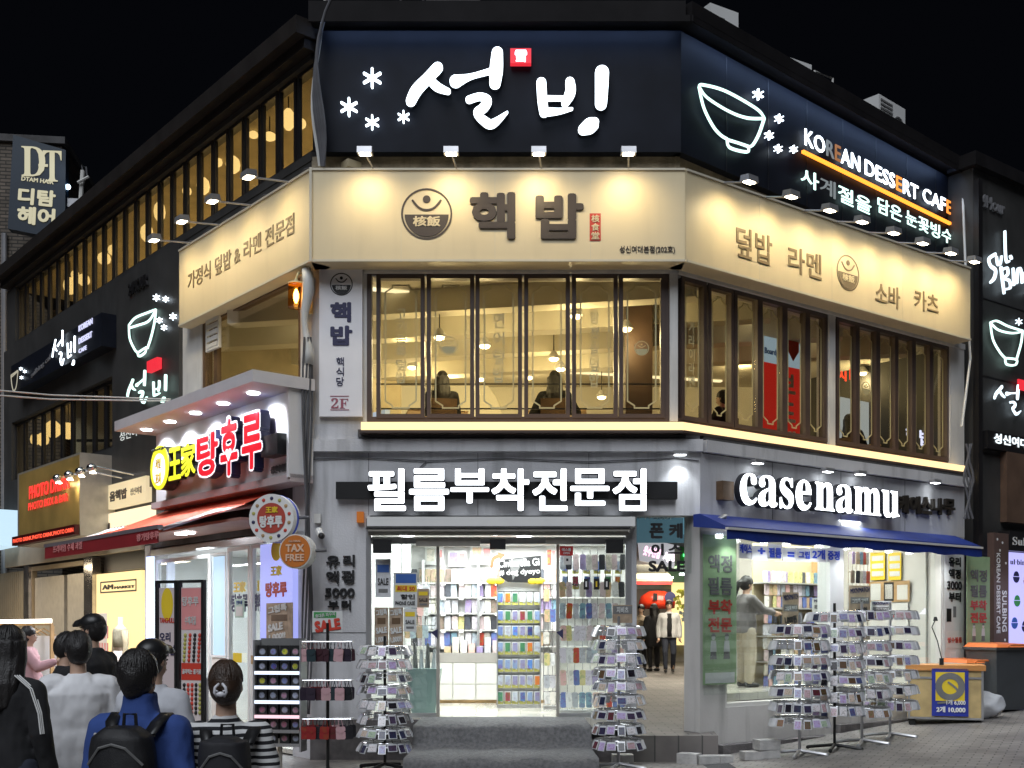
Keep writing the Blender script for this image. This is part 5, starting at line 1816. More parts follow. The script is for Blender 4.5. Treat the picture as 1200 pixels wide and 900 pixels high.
# ================================================================== brick building with the hair shop sign
BB = Fr((-11.0, 26.4), (1, .12))
bx0, bx1 = BB.st(-60, 300)[0], BB.st(73, 300)[0]
bk = thing('brick_building', 'dark brick building behind the roofline at far left', 'building', BB.P((bx0 + bx1) / 2, 0, 0))
part('wall', MB().box(BB, bx0, bx1, -6, 0, 0, BB.st(40, 168)[1]), M['brickwall'], bk)
part('parapet', MB().box(BB, bx0, bx1 + .08, -6, .08, BB.st(40, 168)[1] + .002, BB.st(40, 160)[1]), M['dark_conc'], bk)
part('downpipe', MB().tube([BB.P(BB.st(6, 300)[0], .06, 2), BB.P(BB.st(6, 300)[0], .06, 11)], .07, 8), M['lamp_body'], bk)
HS = Fr(tuple(pt(9, 250, 25.4))[:2], (1, .10))
hs = thing('hair_shop_sign', 'navy blade sign with gold DH monogram and Korean lettering lit at its edges', 'sign', HS.P(.7, -.1, HS.st(40, 280)[1]))
s1 = HS.st(76, 230)[0]
zt_, zb_ = HS.st(40, 163)[1], HS.st(40, 275)[1]
part('box', MB().poly(HS, [(0, zb_ + .12), (s1, zb_ - .10), (s1 + .02, zt_ - .22), (.12, zt_ + .08)], -.28, 0), mat('navy_sign_face', (.008, .022, .042), .4, var=.25, scale=1), hs)
M['goldface'] = emi('pale_gold_face', (.80, .74, .50), .55)
m_ = MB()
m_.ptext(HS, '\U0001d403', 25, 171, 53, 206, .02, .012, 0)
m_.ptext(HS, '\U0001d413', 50, 176, 72, 212, .021, .012, 0)
m_.ptext(HS, '-', 45, 192, 56, 195, .0222, .01, 0)
part('monogram', m_, M['goldface'], hs)
part('lettering', MB().ptext(HS, 'DTAM HAIR', 25, 208, 63, 213, .012, .004, .03, rot=R_(-5)), M['goldface'], hs)
part('lettering', MB().ptext(HS, '디탐', 21, 220.5, 65, 240, .02, .012, .04, rot=R_(-4)), M['goldface'], hs)
part('lettering', MB().ptext(HS, '헤어', 20, 242, 64.5, 263, .02, .012, .04, rot=R_(-3)), M['goldface'], hs)
M['edge_led'] = emi('edge_led', (.6, .8, 1.0), 6)
for y in (217, 263):
    s, z = HS.st(76.5, y, .0)
    part('edge_lamp', MB().ball(HS.P(s + .03, -.1, z), .06), M['edge_led'], hs)
spot(HS.P(s1 + .1, .5, zt_ - .5), HS.P(s1 * .5, 0, (zt_ + zb_) / 2), 7, (.75, .88, 1), 120, 1, .1)
part('bracket_beam', MB().box(HS, s1 + .03, s1 + 1.4, -.2, -.08, HS.st(90, 241)[1], HS.st(90, 231)[1]), M['lamp_body'], hs)
an = thing('antenna_pole', 'short white pole with clamps standing beside navy blade sign', 'pole', pt(97, 268, 25.0))
part('pole', MB().tube([pt(92, 269, 25), pt(97, 200, 25)], .05, 8), M['offwhite'], an)
for y in (211, 252):
    part('clamp', MB().tube([pt(91, y + 3, 24.9), pt(104, y - 4, 24.9)], .03, 6), M['offwhite'], an)
part('insulator', MB().tube([pt(97, 200, 25), pt(96, 194, 25), pt(101, 196, 25), pt(102, 206, 25)], .02, 6), M['cable'], an)
for k in range(2):
    single('overhead_wire', MB().tube([pt(-20, 456 + 6 * k, 16), pt(60, 463 + 5 * k, 16.5), pt(200, 468 + 2 * k, 17)], .012, 5), M['cablew'], 'thin pale wire crossing the black cafe wall at left', 'wire', 'wires crossing the black wall')

# ================================================================== cafe signs on the black cladding, left
LK = L.shifted(.06)
K4 = dict(sc=3.914, ox=10, oy=330)
cs_ = thing('cafe_wall_sign', 'glowing mint bowl and brush letters on the left black wall', 'sign', LK.P(Ls(175), 0, LK.st(170, 480)[1]))
BL = [[(549, 200, 9), (580, 165, 9), (640, 140, 9), (672, 128, 9)], [(551, 212, 9), (590, 200, 9), (640, 180, 9), (672, 130, 9)], [(549, 200, 9), (553, 260, 9), (575, 310, 9), (590, 326, 9)], [(588, 322, 9), (596, 342, 9), (622, 326, 9), (628, 308, 8)], [(590, 326, 7), (610, 312, 7), (630, 300, 7)], [(672, 130, 9), (665, 190, 9), (650, 255, 9), (634, 304, 9)]]
m_ = MB()
for i, st in enumerate(BL):
    m_.pstroke(LK, st, .03, .05 + .0012 * i, **K4)
part('bowl_outline', m_, M['neon_g'], cs_)
for x, y, r in ((675, 73, 15), (718, 80, 13), (751, 160, 15), (689, 177, 13), (710, 210, 13)):
    part('snowflake', flake(MB(), LK, x, y, r, .03, .05, K4), M['neon_w'], cs_)
brush(cs_, LK, 147, 436, 48, 46, -9, .06, .09, M['neon_g'])
seal = part('red_seal', MB().pbox(LK, 172, 421, 184, 434, .02, .10, at=178), M['red_lit'], cs_)
part('lettering', MB().ptext(LK, '성신여대점', 140, 503, 175, 514, .02, .004, .0, at=150), emi('pale_letters', (.9, .95, .9), .7), cs_)
part('unlit_lettering', MB().ptext(LK, '24HOUR', 150, 327, 172, 341, .04, .035, .03, at=160), M['dframe'], cs_)
LB = L.shifted(.32)
cb = thing('cafe_box_sign', 'black projecting cafe sign with white brush letters between window rows', 'sign', LB.P(Ls(70), 0, LB.st(75, 425)[1]))
s0, s1 = LB.st(13, 430)[0], LB.st(119, 400)[0]
zt_, zb_ = LB.st(119, 366)[1], LB.st(119, 405)[1]
part('box', MB().box(LB, s0, s1, -.255, 0, zb_, zt_), M['panel'], cb)
for k in range(3):
    part('lettering', MB().ptext(LB, ('KOREAN', 'DESSERT', 'CAFE')[k], 92, (369, 384, 397)[k] + 8, (108, 107.5, 101)[k], (381, 396, 407)[k] + 3, .012, .01, .02, at=100), emi('lilac_letters', (.7, .72, 1.0), .9), cb)
brush(cb, LB, 60, 388, 28, 50, -8, .03, .05, M['neon_w'])
part('unlit_lettering', MB().ptext(LB, 'sulbing cafe', 36, 424, 62, 432, .01, .008, .02, at=50, rot=R_(8)), M['lamp_body'], cb)
K5 = dict(sc=3.914, ox=10, oy=330)
m_ = MB()
for i, st in enumerate([[(10, 430, 5), (40, 408, 5)], [(10, 440, 5), (40, 412, 5)], [(10, 432, 5), (14, 475, 5), (22, 500, 5), (34, 480, 5), (42, 410, 5)]]):
    m_.pstroke(LB, st, .02, .03 + .001 * i, **K5)
part('bowl_outline', m_, emi('dim_bowl', (.7, .65, .5), .5), cb)
for x, y in ((55, 400), (73, 412), (58, 440)):
    part('snowflake', flake(MB(), LB, x, y, 8, .02, .03, K5), M['neon_w'], cb)
# paper lanterns inside
M['lantern'] = emi('paper_lantern', (1.0, .70, .28), 1.35)
lan = 'glowing paper lantern hanging inside the cafe windows of the left side'
for i, (px, py, off, r, sq) in enumerate(((338, 140, -1.2, .17, 1.5), (316, 160, -1.5, .17, .6), (297, 158, -1.6, .13, .7), (273, 193, -1.4, .20, 1.1), (255, 190, -1.8, .14, .9), (238, 218, -1.3, .19, 1.2), (219, 224, -1.7, .14, .9), (187, 248, -1.4, .18, 1.6), (172, 273, -1.5, .20, 1.3), (132, 293, -1.6, .16, 1.0), (122, 303, -1.3, .22, .9), (88, 322, -1.6, .15, 1.0), (82, 335, -1.4, .24, 1.2), (98, 328, -1.8, .22, .9),
                                                 (62, 503, -1.3, .25, 1.0), (50, 515, -1.6, .2, 1.0), (80, 505, -1.5, .2, 1.2), (100, 490, -1.8, .2, 1.0), (41, 515, -1.2, .15, 1.2), (353, 145, -1.0, .12, 1.0))):
    off, r = (off * .30, r * .56) if py < 400 else (off * .5, r * .7)
    s, z = L.st(px, py, off)
    p = L.P(s, off, z)
    t = thing('paper_lantern', lan, 'lantern', p - Vector((0, 0, r * sq)), 0, 'paper lanterns in the cafe')
    part('shade', MB().lathe(p, [(r * .4, -r * sq), (r * .85, -r * sq * .6), (r, 0), (r * .85, r * sq * .6), (r * .4, r * sq)], 14), M['lantern'], t, True)
    part('cord', MB().tube([p + Vector((0, 0, r * sq)), (p.x, p.y, 9.11 if z > 7 else 6.59)], .01, 5), M['dframe'], t)

# reflections in the right upper windows, built as glowing objects behind the glass, ceiling strips of light
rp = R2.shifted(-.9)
rb_ = thing('banner_reflection', 'reflection of a tall red and pale blue banner, built behind right upper windows', 'banner', rp.P(rp.st(918, 480)[0], 0, 4.3))
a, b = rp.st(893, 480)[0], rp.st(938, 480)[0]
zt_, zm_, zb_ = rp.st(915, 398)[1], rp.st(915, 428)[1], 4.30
part('red_reflection', MB().box(rp, a, b, -.02, 0, zb_, zm_), emi('reflected_red_cloth', (.70, .03, .02), .42), rb_)
part('blue_reflection', MB().box(rp, a, b, -.02, 0, zm_ + .002, zt_), emi('reflected_blue_cloth', (.45, .62, .80), .5), rb_)
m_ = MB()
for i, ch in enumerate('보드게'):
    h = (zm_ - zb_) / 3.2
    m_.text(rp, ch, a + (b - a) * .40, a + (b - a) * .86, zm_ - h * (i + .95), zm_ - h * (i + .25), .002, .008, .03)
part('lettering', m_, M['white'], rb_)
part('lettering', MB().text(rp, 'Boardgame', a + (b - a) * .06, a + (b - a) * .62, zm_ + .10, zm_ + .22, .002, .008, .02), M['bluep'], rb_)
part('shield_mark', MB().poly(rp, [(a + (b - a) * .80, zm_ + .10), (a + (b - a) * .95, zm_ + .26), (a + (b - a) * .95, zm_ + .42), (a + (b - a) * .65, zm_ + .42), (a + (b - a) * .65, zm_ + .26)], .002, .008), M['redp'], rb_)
ng = thing('reflected_syllables', 'reflection of small red letters, built behind the middle of right upper windows', 'sign', rp.P(rp.st(993, 440)[0], 0, rp.st(993, 446)[1]))  # red letters reflected in the panes, made as emissive text indoors
part('lettering', MB().ptext(rp, '시', 983, 433, 992, 445, .0, .01, .03).ptext(rp, '1', 996, 432, 999, 445, .0, .01, .03), emi('red_reflection_glow', (1, .08, .03), 1.6), ng)
nb2 = thing('reflected_syllable', 'reflection of a bluish white syllable, built low in the last right upper windows', 'sign', rp.P(rp.st(1085, 510)[0], 0, rp.st(1085, 520)[1]))  # street lettering mirrored by the glass, set inside as emissive text
part('lettering', MB().ptext(rp, '햄', 1062, 500, 1072, 520, 0, .01, .03).ptext(rp, '밥', 1078, 503, 1090, 522, .0, .01, .03).ptext(rp, '식', 1096, 506, 1104, 524, .0, .01, .03), emi('bluish_reflection', (.6, .65, 1.0), 1.6), nb2)
wbm = thing('reflected_board', 'reflection of a pale panel, built behind lower right upper windows', 'menu board', rp.P(rp.st(1015, 500)[0], -1.2, 4.4))  # pale reflection on the panes, modelled as an emissive board
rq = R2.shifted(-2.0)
part('board', MB().box(rq, rq.st(978, 480)[0], rq.st(1050, 480)[0], -.03, 0, 4.5, rq.st(1000, 468)[1]), emi('pale_reflection_face', (.62, .70, .78), .5), wbm)
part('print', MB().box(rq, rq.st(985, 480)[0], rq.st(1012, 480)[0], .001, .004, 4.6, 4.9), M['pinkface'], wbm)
M['strip'] = emi('ceiling_strip', (1.0, .86, .55), 1.3)
for k, (x0, y0, x1, y1) in enumerate(((-2.0, 15.4, 1.8, 16.6), (-3.8, 16.9, 2.6, 18.9), (-4.5, 19.0, 4.0, 21.2), (2.6, 16.2, 6.0, 18.8))):
    d_ = Vector((x1 - x0, y1 - y0))
    fr = Fr((x0, y0), d_)
    part('ceiling_strip', MB().box(fr, 0, d_.length, -.05, .05, 6.385, 6.41), M['strip'], bld)
for k, (px, y) in enumerate(((470, 21.0), (600, 21.0), (700, 20.5))):
    p = pt(px, 470, y)
    part('picture_frame', frame(MB(), Fr((0, 21.7), (1, 0)), p.x * 21.7 / y - .3, p.x * 21.7 / y + .3, 5.0, 5.7, .04, 0, .05), M['wood'], bld)
part('wall_rail', MB().box(Fr((0, 21.7), (1, 0)), -8.5, 7.2, 0, .06, 5.32, 5.37), M['dframe'], bld)
part('window_guard', MB().box(F, sF(438), sF(780), -.25, -.23, zF(446), zF(444.7)), M['dframe'], bld)
part('window_guard', MB().box(F, sF(438), sF(780), -.25, -.23, zF(475.5), zF(474)), M['dframe'], bld)


# ================================================================== shops along the left side of the street
w = MB()
w.box(L, Ls(345), Ls(343) + .0, -.3, -.02, 0, 4.3)
part('pier', MB().box(L, Ls(170), Ls(176), -.3, 0, 0, 3.05), M['wall_pale'], bld)
w = MB()
w.box(L, Ls(8), Ls(343), -.3, -.02, 3.0, 4.0)
part('shop_band_wall', w, M['dark_conc'], bld)
# --- candied fruit shop sign: a box with a soffit of lamps
T = L.shifted(.28)
ts = thing('candied_fruit_sign', 'white shop sign box with big red and yellow 3D letters under a soffit of lamps', 'sign', T.P(T.st(265, 500)[0], 0, T.st(343, 556)[1]))
a, b = T.st(183, 500)[0], T.st(344, 500)[0]
z1, z0 = T.st(343, 457)[1], T.st(343, 556)[1]
M['signwhite'] = mat('white_sign_sheet', (.74, .73, .74), .5, var=.04)
part('back_panel', MB().box(T, a, b, -.25, 0, z0, z1), M['signwhite'], ts)
part('soffit', MB().box(T, a - .1, b + .1, -.25, .62, z1 + .002, z1 + .15), mat('pale_fascia', (.68, .66, .68), .5, var=.06), ts)
part('side_cheek', MB().box(T, b + .002, b + .06, -.25, .10, z0 - .05, z1 - .002), M['signwhite'], ts)
part('lower_ledge', MB().box(T, a, b + .06, -.25, .08, z0 - .10, z0 - .002), mat('rose_ledge', (.50, .42, .42), .5, var=.06), ts)
for k in range(5):
    s = a + (b - a) * (k + .42) / 5
    part('lamp', MB().lathe(T.P(s, .30, z1 - .012), [(.08, 0), (.08, .012)], 16), M['white_lamp'], ts)
    spot(T.P(s, .30, z1 - .05), T.P(s, .02, z1 - .9), 105, (.86, .92, 1.0), 130, .8, .06)
M['redface'] = emi('red_letter_face', (.86, .012, .03), .85)
M['outline'] = emi('white_outline_face', (.95, .9, .95), 1.2)
M['yellowface'] = emi('yellow_letter_face', (.88, .90, .03), .95)
M['navyside'] = mat('navy_letter_side', (.02, .02, .07), .4, var=0)
for ch, x0, y0, x1, y1 in (('탕', 229, 509, 256, 563), ('후', 257, 491, 279, 562), ('루', 282, 486, 307, 555)):
    l = part('letter', MB().ptext(T, ch, x0 + 1.2, y0 + 2.5, x1 - 1.2, y1 - 2.5, .26, .01, .028), M['redface'], ts)
    part('letter_outline', MB().ptext(T, ch, x0, y0, x1, y1, .246, .012, .058), M['outline'], l)
    part('letter_side', MB().ptext(T, ch, x0, y0, x1, y1, .232, .15, .062), M['navyside'], l)
    if ch == '후':
        s, z = T.st(268, 531, .263)
        h = MB().poly(T, [(s, z - .11), (s + .08, z), (s + .075, z + .05), (s + .04, z + .06), (s, z + .03), (s - .04, z + .06), (s - .075, z + .05), (s - .08, z)], .262, .272)
        part('heart_mark', h, M['outline'], l)
for ch, x0, y0, x1, y1 in (('王', 197.5, 526, 211.5, 564), ('家', 212, 521.5, 228.5, 560)):
    l = part('letter', MB().ptext(T, ch, x0, y0, x1, y1, .22, .008, .022), M['yellowface'], ts)
    part('letter_side', MB().ptext(T, ch, x0, y0, x1, y1, .21, .10, .028), M['black'], l)
s, z = T.st(186.5, 548, .25)
rz = z - T.st(186.5, 574, .25)[1]
em = part('round_emblem', MB().disc(T, s, z, rz, .238, .25, 32), M['yellowface'], ts)
part('emblem_side', MB().disc(T, s, z, rz * .99, .04, .237, 32), M['black'], ts)
part('emblem_core', MB().disc(T, s, z - .03, rz * .66, .251, .262, 28, rz=rz * .72), M['outline'], em)
part('emblem_figure', MB().text(T, '과일', s - .10, s + .10, z - .02, z + .14, .264, .27, .02).text(T, '꼬치', s - .10, s + .10, z - .26, z - .08, .264, .27, .02), M['yellowp'], em)
part('emblem_lettering', MB().text(T, 'WANGJIA', s - .26, s + .26, z + rz * .74, z + rz * .88, .256, .262, .02), M['blackpaint'], em)
part('transformer_box', MB().pbox(T, 306, 511, 325, 535, .02, .2, at=310), M['black'], ts)
part('branch_lettering', MB().ptext(T, '성신여대점', 317, 545, 335, 554, .02, .015, .02, at=325), M['poster_grey'], ts)

# --- red awning
ra = thing('red_awning', 'large faded red awning with white lettered valance over candied fruit shop', 'awning', L.P(-2.5, .9, 2.76))
M['awning'] = mat('faded_red_canvas', (.68, .10, .05), .65, var=.12, scale=2, bump=.1, bscale=20)
M['valance'] = mat('dark_red_canvas', (.26, .015, .022), .6, var=.1, scale=3)
LO = L.shifted(1.69)
ea, eb = LO.st(55, 643)[0], LO.st(187, 626)[0]
zv = LO.st(187, 617)[1]
zlow = LO.st(187, 636)[1]
wa, wb = ea + .55, eb - .02
zw_ = 3.56
vs, fs = [], []
nx, ny = 24, 6
for j in range(ny + 1):
    t = j / ny
    for i in range(nx + 1):
        q = i / nx
        s = (wa * (1 - t) + ea * t) * (1 - q) + (wb * (1 - t) + eb * t) * q
        vs.append(L.P(s, .02 + 1.67 * t, zw_ + (zv - zw_) * t - .06 * math.sin(math.pi * t) + .02 * math.sin(q * 18) * t))
for j in range(ny):
    for i in range(nx):
        fs.append((j * (nx + 1) + i, (j + 1) * (nx + 1) + i, (j + 1) * (nx + 1) + i + 1, j * (nx + 1) + i + 1))
part('canvas', MB().add(vs, fs), M['awning'], ra, True)
part('valance', MB().box(L, ea, eb, 1.70, 1.72, zlow, zv - .03), M['valance'], ra)
part('front_bar', MB().box(L, ea - .03, eb + .03, 1.66, 1.73, zv - .03, zv + .02), mat('silver_bar', (.35, .32, .36), .4, .6, var=.1), ra)
for s_ in (wb - .05, wa + .05):
    part('folding_arm', MB().tube([L.P(s_, .05, zw_ - .18), L.P(s_ - .05, .9, zw_ - .36), L.P(s_ - .02, 1.62, zv - .02)], .03, 6), M['alu'], ra)
LV = L.shifted(1.73)
part('lettering', MB().ptext(LV, '왕가탕후루', 160, 624, 186, 633, .003, .003, .03, at=172), M['pinkface'], ra)
part('lettering', MB().ptext(LV, '프리미엄 수제 과일', 62, 637, 96, 646, .003, .003, .02, at=78), M['pinkface'], ra)

# --- candied fruit shop room and front
a, b = Ls(176), Ls(343)
w = MB()
w.box(L, a - .02, b, -1.9, -1.8, 0, 3.0)
w.box(L, a - .08, a, -1.8, -.3, 0, 3.0)
w.box(L, b, b + .05, -1.8, -.3, 0, 3.0)
w.box(L, a, b, -1.8, -.1, 2.92, 3.0)
part('fruit_shop_wall', w, M['white'], bld)
part('fruit_shop_floor', slab(MB(), [tuple(L.P(a, -.0, 0))[:2], tuple(L.P(b, -.0, 0))[:2], tuple(L.P(b, -1.8, 0))[:2], tuple(L.P(a, -1.8, 0))[:2]], .02, .08), M['tile'], bld)
area(L.P((a + b) / 2, -.9, 2.9), L.P((a + b) / 2, -.9, 0), 110, 2.2, .9, (.86, .95, 1.0))
fd = thing('fruit_shop_front', 'white framed sliding glass front of the candied fruit shop', 'shopfront', L.P((a + b) / 2, -.05, .02))


def leaf(x0, x1, ztop, label=None, stick=True, zb0=.12):
    s0, s1 = Ls(x0), Ls(x1)
    f = part('door_leaf', frame(MB(), L, s0, s1, zb0, ztop, .055, -.09, -.03), M['white'], fd)
    part('pane', MB().box(L, s0 + .055, s1 - .055, -.065, -.06, zb0 + .055, ztop - .055), M['glass'], f)
    if stick:
        zz_ = 2.0
        part('sticker', MB().text(L, '王家', s0 + .16, s1 - .16, zz_ + .20, zz_ + .36, -.055, -.05, .05), M['yellowp'], f)
        part('sticker', MB().text(L, '탕후루', s0 + .09, s1 - .09, zz_ - .08, zz_ + .18, -.055, -.05, .04), M['navyp'], f)
    return f


leaf(181, 243, 2.80, stick=False)
leaf(264, 290, 2.86)
leaf(291.5, 306, 2.86)
m_ = MB().box(L, Ls(245), Ls(263), -.10, -.04, .1, 1.25)
part('panel', m_, M['offwhite'], fd)
part('lit_panel', MB().box(L, Ls(246.5), Ls(262), -.09, -.05, 1.28, 2.75), emi('pale_blue_light', (.55, .78, 1.0), .75), fd)
part('panel_frame', frame(MB(), L, Ls(245), Ls(263), 1.255, 2.80, .03, -.04, -.02), M['white'], fd)
part('head_rail', MB().box(L, a, b, -.12, -.005, 2.87, 2.97), M['alu'], fd)
for x in (259, 250):
    single('awning_downlight', MB().lathe(L.P(Ls(x), .5, 3.05), [(.09, 0), (.09, .02)], 14), M['white_lamp'], 'flat white lamp under the red awning in front of fruit shop', 'lamp', 'lamps under the red awning')
single('awning_ceiling', MB().box(L, Ls(176), Ls(343), .05, .75, 3.075, 3.11), mat('rose_board', (.34, .18, .15), .6, var=.1), 'reddish soffit board under the red awning', 'soffit')
f = poster('window_note', 'small ochre note stuck low on the fruit shop door', L, 273, 765, 283, 776, -.02, M['yellowp'], [], 'note')
f = poster('window_note', 'second ochre note right of the door joint at the fruit shop', L, 294, 768, 303, 778, -.02, M['woodlt'], [], 'note')
poster('guide_sheet', 'pale green guide sheet on the middle of fruit shop door', L, 275, 702, 286, 724, -.02, mat('pale_green_paper', (.40, .55, .48), .6, var=.1), [('안내', .2, .1, .8, .3, M['bluep'], .02), (None, .15, .4, .85, .9, M['poster_white'], 0)], 'sheet')
# lilac lit sign by the corner
lp_ = thing('lilac_light_sign', 'lilac lit sign panel with yellow and red Korean letters beside the corner column', 'sign', L.P(Ls(324), .1, 1.2))
L2 = L.shifted(.08)
part('panel', MB().pbox(L2, 305, 634, 343, 790, -.1, 0, at=343), emi('lilac_sign_face', (.42, .46, 1.0), .80), lp_)
part('lettering', MB().ptext(L2, '王家', 317, 663, 330, 675, .006, .005, .05, at=320), M['yellowp'], lp_)
part('lettering', MB().ptext(L2, '탕후루', 311, 682, 336, 700, .006, .005, .05, at=318), M['redp'], lp_)
part('yellow_dot', MB().disc(L2, *L2.st(324, 645), .14, 0, .006, 20), M['yellowp'], lp_)
poster('sale_poster', 'kraft brown SALE poster over the rack of black keyring cards', L2, 312, 707, 343, 752, .05, M['poster_brown'], [('그립톡', .08, .05, .8, .25, M['poster_white'], .05), ('SALE', .08, .52, .65, .72, M['poster_white'], .06), ('1,000!!', .12, .78, .75, .95, M['poster_white'], .05), (None, .2, .3, .8, .46, M['wood'], 0)], tilt=6)
# electric slim light column
single('light_column', MB().pbox(L2, 171, 652, 177, 800, 0, .06, at=176), emi('blue_white_column', (.55, .65, 1.0), 1.6), 'slim blue white light column at the left edge of fruit shop', 'light column')
# tablet stand near the door
tbp = L.P(Ls(285), .55, 0)
tb = thing('tablet_stand', 'pale slanted menu stand behind girl with striped shirt', 'stand', tbp)
part('post', MB().tube([tbp, tbp + Vector((0, 0, 1.0))], .03, 8).lathe(tbp, [(.18, 0), (.18, .02)], 16), M['alu'], tb)
TBF = Fr((tbp.x, tbp.y), (1, -.35))
part('board', MB().poly(Fr((tbp.x - .2, tbp.y), (.35, 1)), [(-.04, .98), (.02, .98), (.16, 1.36), (.10, 1.36)], -.40, 0), mat('pale_blue_board', (.42, .45, .55), .4, var=.05), tb)

# --- two standing banners
bp_ = pt(212, 800, 13.6)
BF = Fr((bp_.x, bp_.y), (1, -.42))
tb_ = thing('standing_banners', 'pair of tall black framed standing banners, pink one with fruit skewers, before fruit shop', 'banner stand', BF.P(0, 0, 0))
xa, xm, xb = BF.st(183.5, 700)[0], BF.st(209, 700)[0], BF.st(240, 700)[0]
ztp = BF.st(210, 680)[1]
part('frame', frame(MB(), BF, xa, xm - .005, .05, ztp, .035, -.03, .03), M['black'], tb_)
part('frame', frame(MB(), BF, xm + .005, xb, .05, ztp, .035, -.03, .03), M['black'], tb_)
lb = part('left_sheet', MB().box(BF, xa + .04, xm - .045, -.008, .0, .10, ztp - .09), mat('cream_sheet', (.60, .52, .53), .5, var=.05), tb_)
rb = part('right_sheet', MB().box(BF, xm + .045, xb - .04, -.008, .0, .10, ztp - .09), mat('white_sheet', (.66, .60, .60), .5, var=.05), tb_)
sx = lambda x: BF.st(x, 700)[0]
zy = lambda x, y: BF.st(x, y)[1]
part('orange_oval', MB().disc(BF, sx(196), zy(196, 708), .09, .001, .004, 24, rz=.20), M['yellowp'], lb)
part('lettering', MB().text(BF, 'TANGHULU', sx(187.5), sx(205), zy(196, 730), zy(196, 724), .001, .005, .02), M['redp'], lb)
part('lettering', MB().text(BF, '오리', sx(187), sx(200), zy(196, 752), zy(196, 741), .001, .005, .03).text(BF, '지널', sx(192), sx(205), zy(196, 768), zy(196, 756), .001, .005, .02), M['navyp'], lb)
part('pink_field', MB().box(BF, xm + .05, xb - .045, .001, .003, zy(225, 738), ztp - .10), M['pinkface'], rb)
part('red_band', MB().box(BF, xm + .05, xb - .045, .001, .004, zy(225, 797), zy(225, 777)), M['redp'], rb)
part('lettering', MB().text(BF, '탕후루', sx(214), sx(233), zy(225, 710), zy(225, 699), .004, .008, .02).text(BF, '수제과일', sx(217), sx(230), zy(225, 732), zy(225, 722), .004, .008, .02), M['poster_white'], rb)
part('lettering', MB().text(BF, '골라먹는 즐거움', sx(214), sx(236), zy(225, 790), zy(225, 784), .0045, .008, .03), M['poster_white'], rb)
for row, (yt, yb, n_) in enumerate(((742, 776, 4), (800, 838, 5))):
    for k in range(n_):
        x = 216 + k * (5.6 if n_ == 4 else 4.6)
        m_ = MB()
        for j in range(7):
            y = yt + (yb - yt) * (j + .5) / 7
            m_.ball(BF.P(sx(x + (1.6 - j * .25) * (1 if row == 0 else .2)), .006, zy(x, y)), .021, .012, .026, 8, 6)
        part('printed_skewer', m_, (M['green_strip'], M['redp'], M['blackpaint'], M['redp'], M['green_strip'])[k] if row == 0 else (M['blackpaint'], M['redp'], M['redp'], M['blackpaint'], M['green_strip'])[k], rb, True)

# --- round blade signs on the corner column
def round_sign(label, px, py, y, r, depth, edge, name):
    c = pt(px, py, y)
    fr = Fr((c.x, c.y), (1, -.22))
    t = thing(name, label, 'sign', (c.x, c.y, c.z - r))
    part('drum', MB().disc(fr, 0, c.z, r, -depth, 0, 40), edge, t)
    part('wall_bracket', MB().tube([fr.P(.05, -depth / 2, c.z), fr.P(r + .12, -depth / 2 - .1, c.z + .02)], .02, 8), M['cable'], t)
    return t, fr, c


t, fr, c = round_sign('round white drum sign with red centre and ring of small fruit pictures by the column', 318, 607, 13.55, .295, .20, M['white'], 'round_sign')
part('blue_band', MB().disc(fr, 0, c.z, .298, -.15, -.10, 40), M['bluetx'], t)
part('red_disc', MB().disc(fr, 0, c.z, .185, .001, .008, 36), mat('brick_red_face', (.42, .06, .04), .5, var=.05), t)
part('lettering', MB().text(fr, '王家', -.07, .09, c.z + .06, c.z + .14, .009, .014, .05), M['yellowp'], t)
part('lettering', MB().text(fr, '탕후루', -.15, .15, c.z - .12, c.z + .03, .009, .014, .05), M['white'], t)
for k in range(14):
    a_ = 2 * math.pi * k / 14 + .2
    part('fruit_picture', MB().ball(fr.P(.24 * math.cos(a_), .004, c.z + .24 * math.sin(a_)), .022, .006, .022, 8, 6), (M['redp'], M['woodlt'], M['green_strip'], M['navyp'])[k % 4], t)
t, fr, c = round_sign('smaller round orange TAX FREE drum sign below the white drum sign', 346, 646, 13.5, .212, .16, M['offwhite'], 'round_sign')
part('orange_disc', MB().disc(fr, 0, c.z, .195, .001, .008, 36), mat('orange_face', (.56, .17, .025), .5, var=.06), t)
part('lettering', MB().text(fr, 'TAX', -.12, .12, c.z - .01, c.z + .085, .009, .014, .04).text(fr, 'FREE', -.12, .12, c.z - .12, c.z - .035, .009, .014, .03).text(fr, 'GLOBAL', -.08, .08, c.z + .11, c.z + .135, .009, .014, .02), mat('peach_print', (.72, .50, .36), .5, var=0), t)
# cables and bits on the corner column
for k in range(4):
    single('column_cable', MB().tube([pt(364 - k * 2.5 + 2.2 * math.sin(j * .8 + k), 395 + j * 34, D - .13 - .03 * k) for j in range(14)], .014 + .006 * (k == 1), 5), M['cable'], 'dark cable running down the corner column beside the grey pier', 'cable', 'cables on the corner column')
single('white_sleeve', MB().tube([pt(359 + 2.5 * math.sin(j * 1.1), 315 + j * 14, D - .15) for j in range(9)], [.06 + .02 * math.sin(j) for j in range(9)], 8), M['cablew'], 'crumpled white wrapped pipe beside the amber lantern', 'pipe', smooth=True)
single('meter_box', MB().box(L, Ls(356), Ls(349), .002, .09, 2.75, 2.95), M['alu'], 'small grey meter box on the corner column', 'meter box')

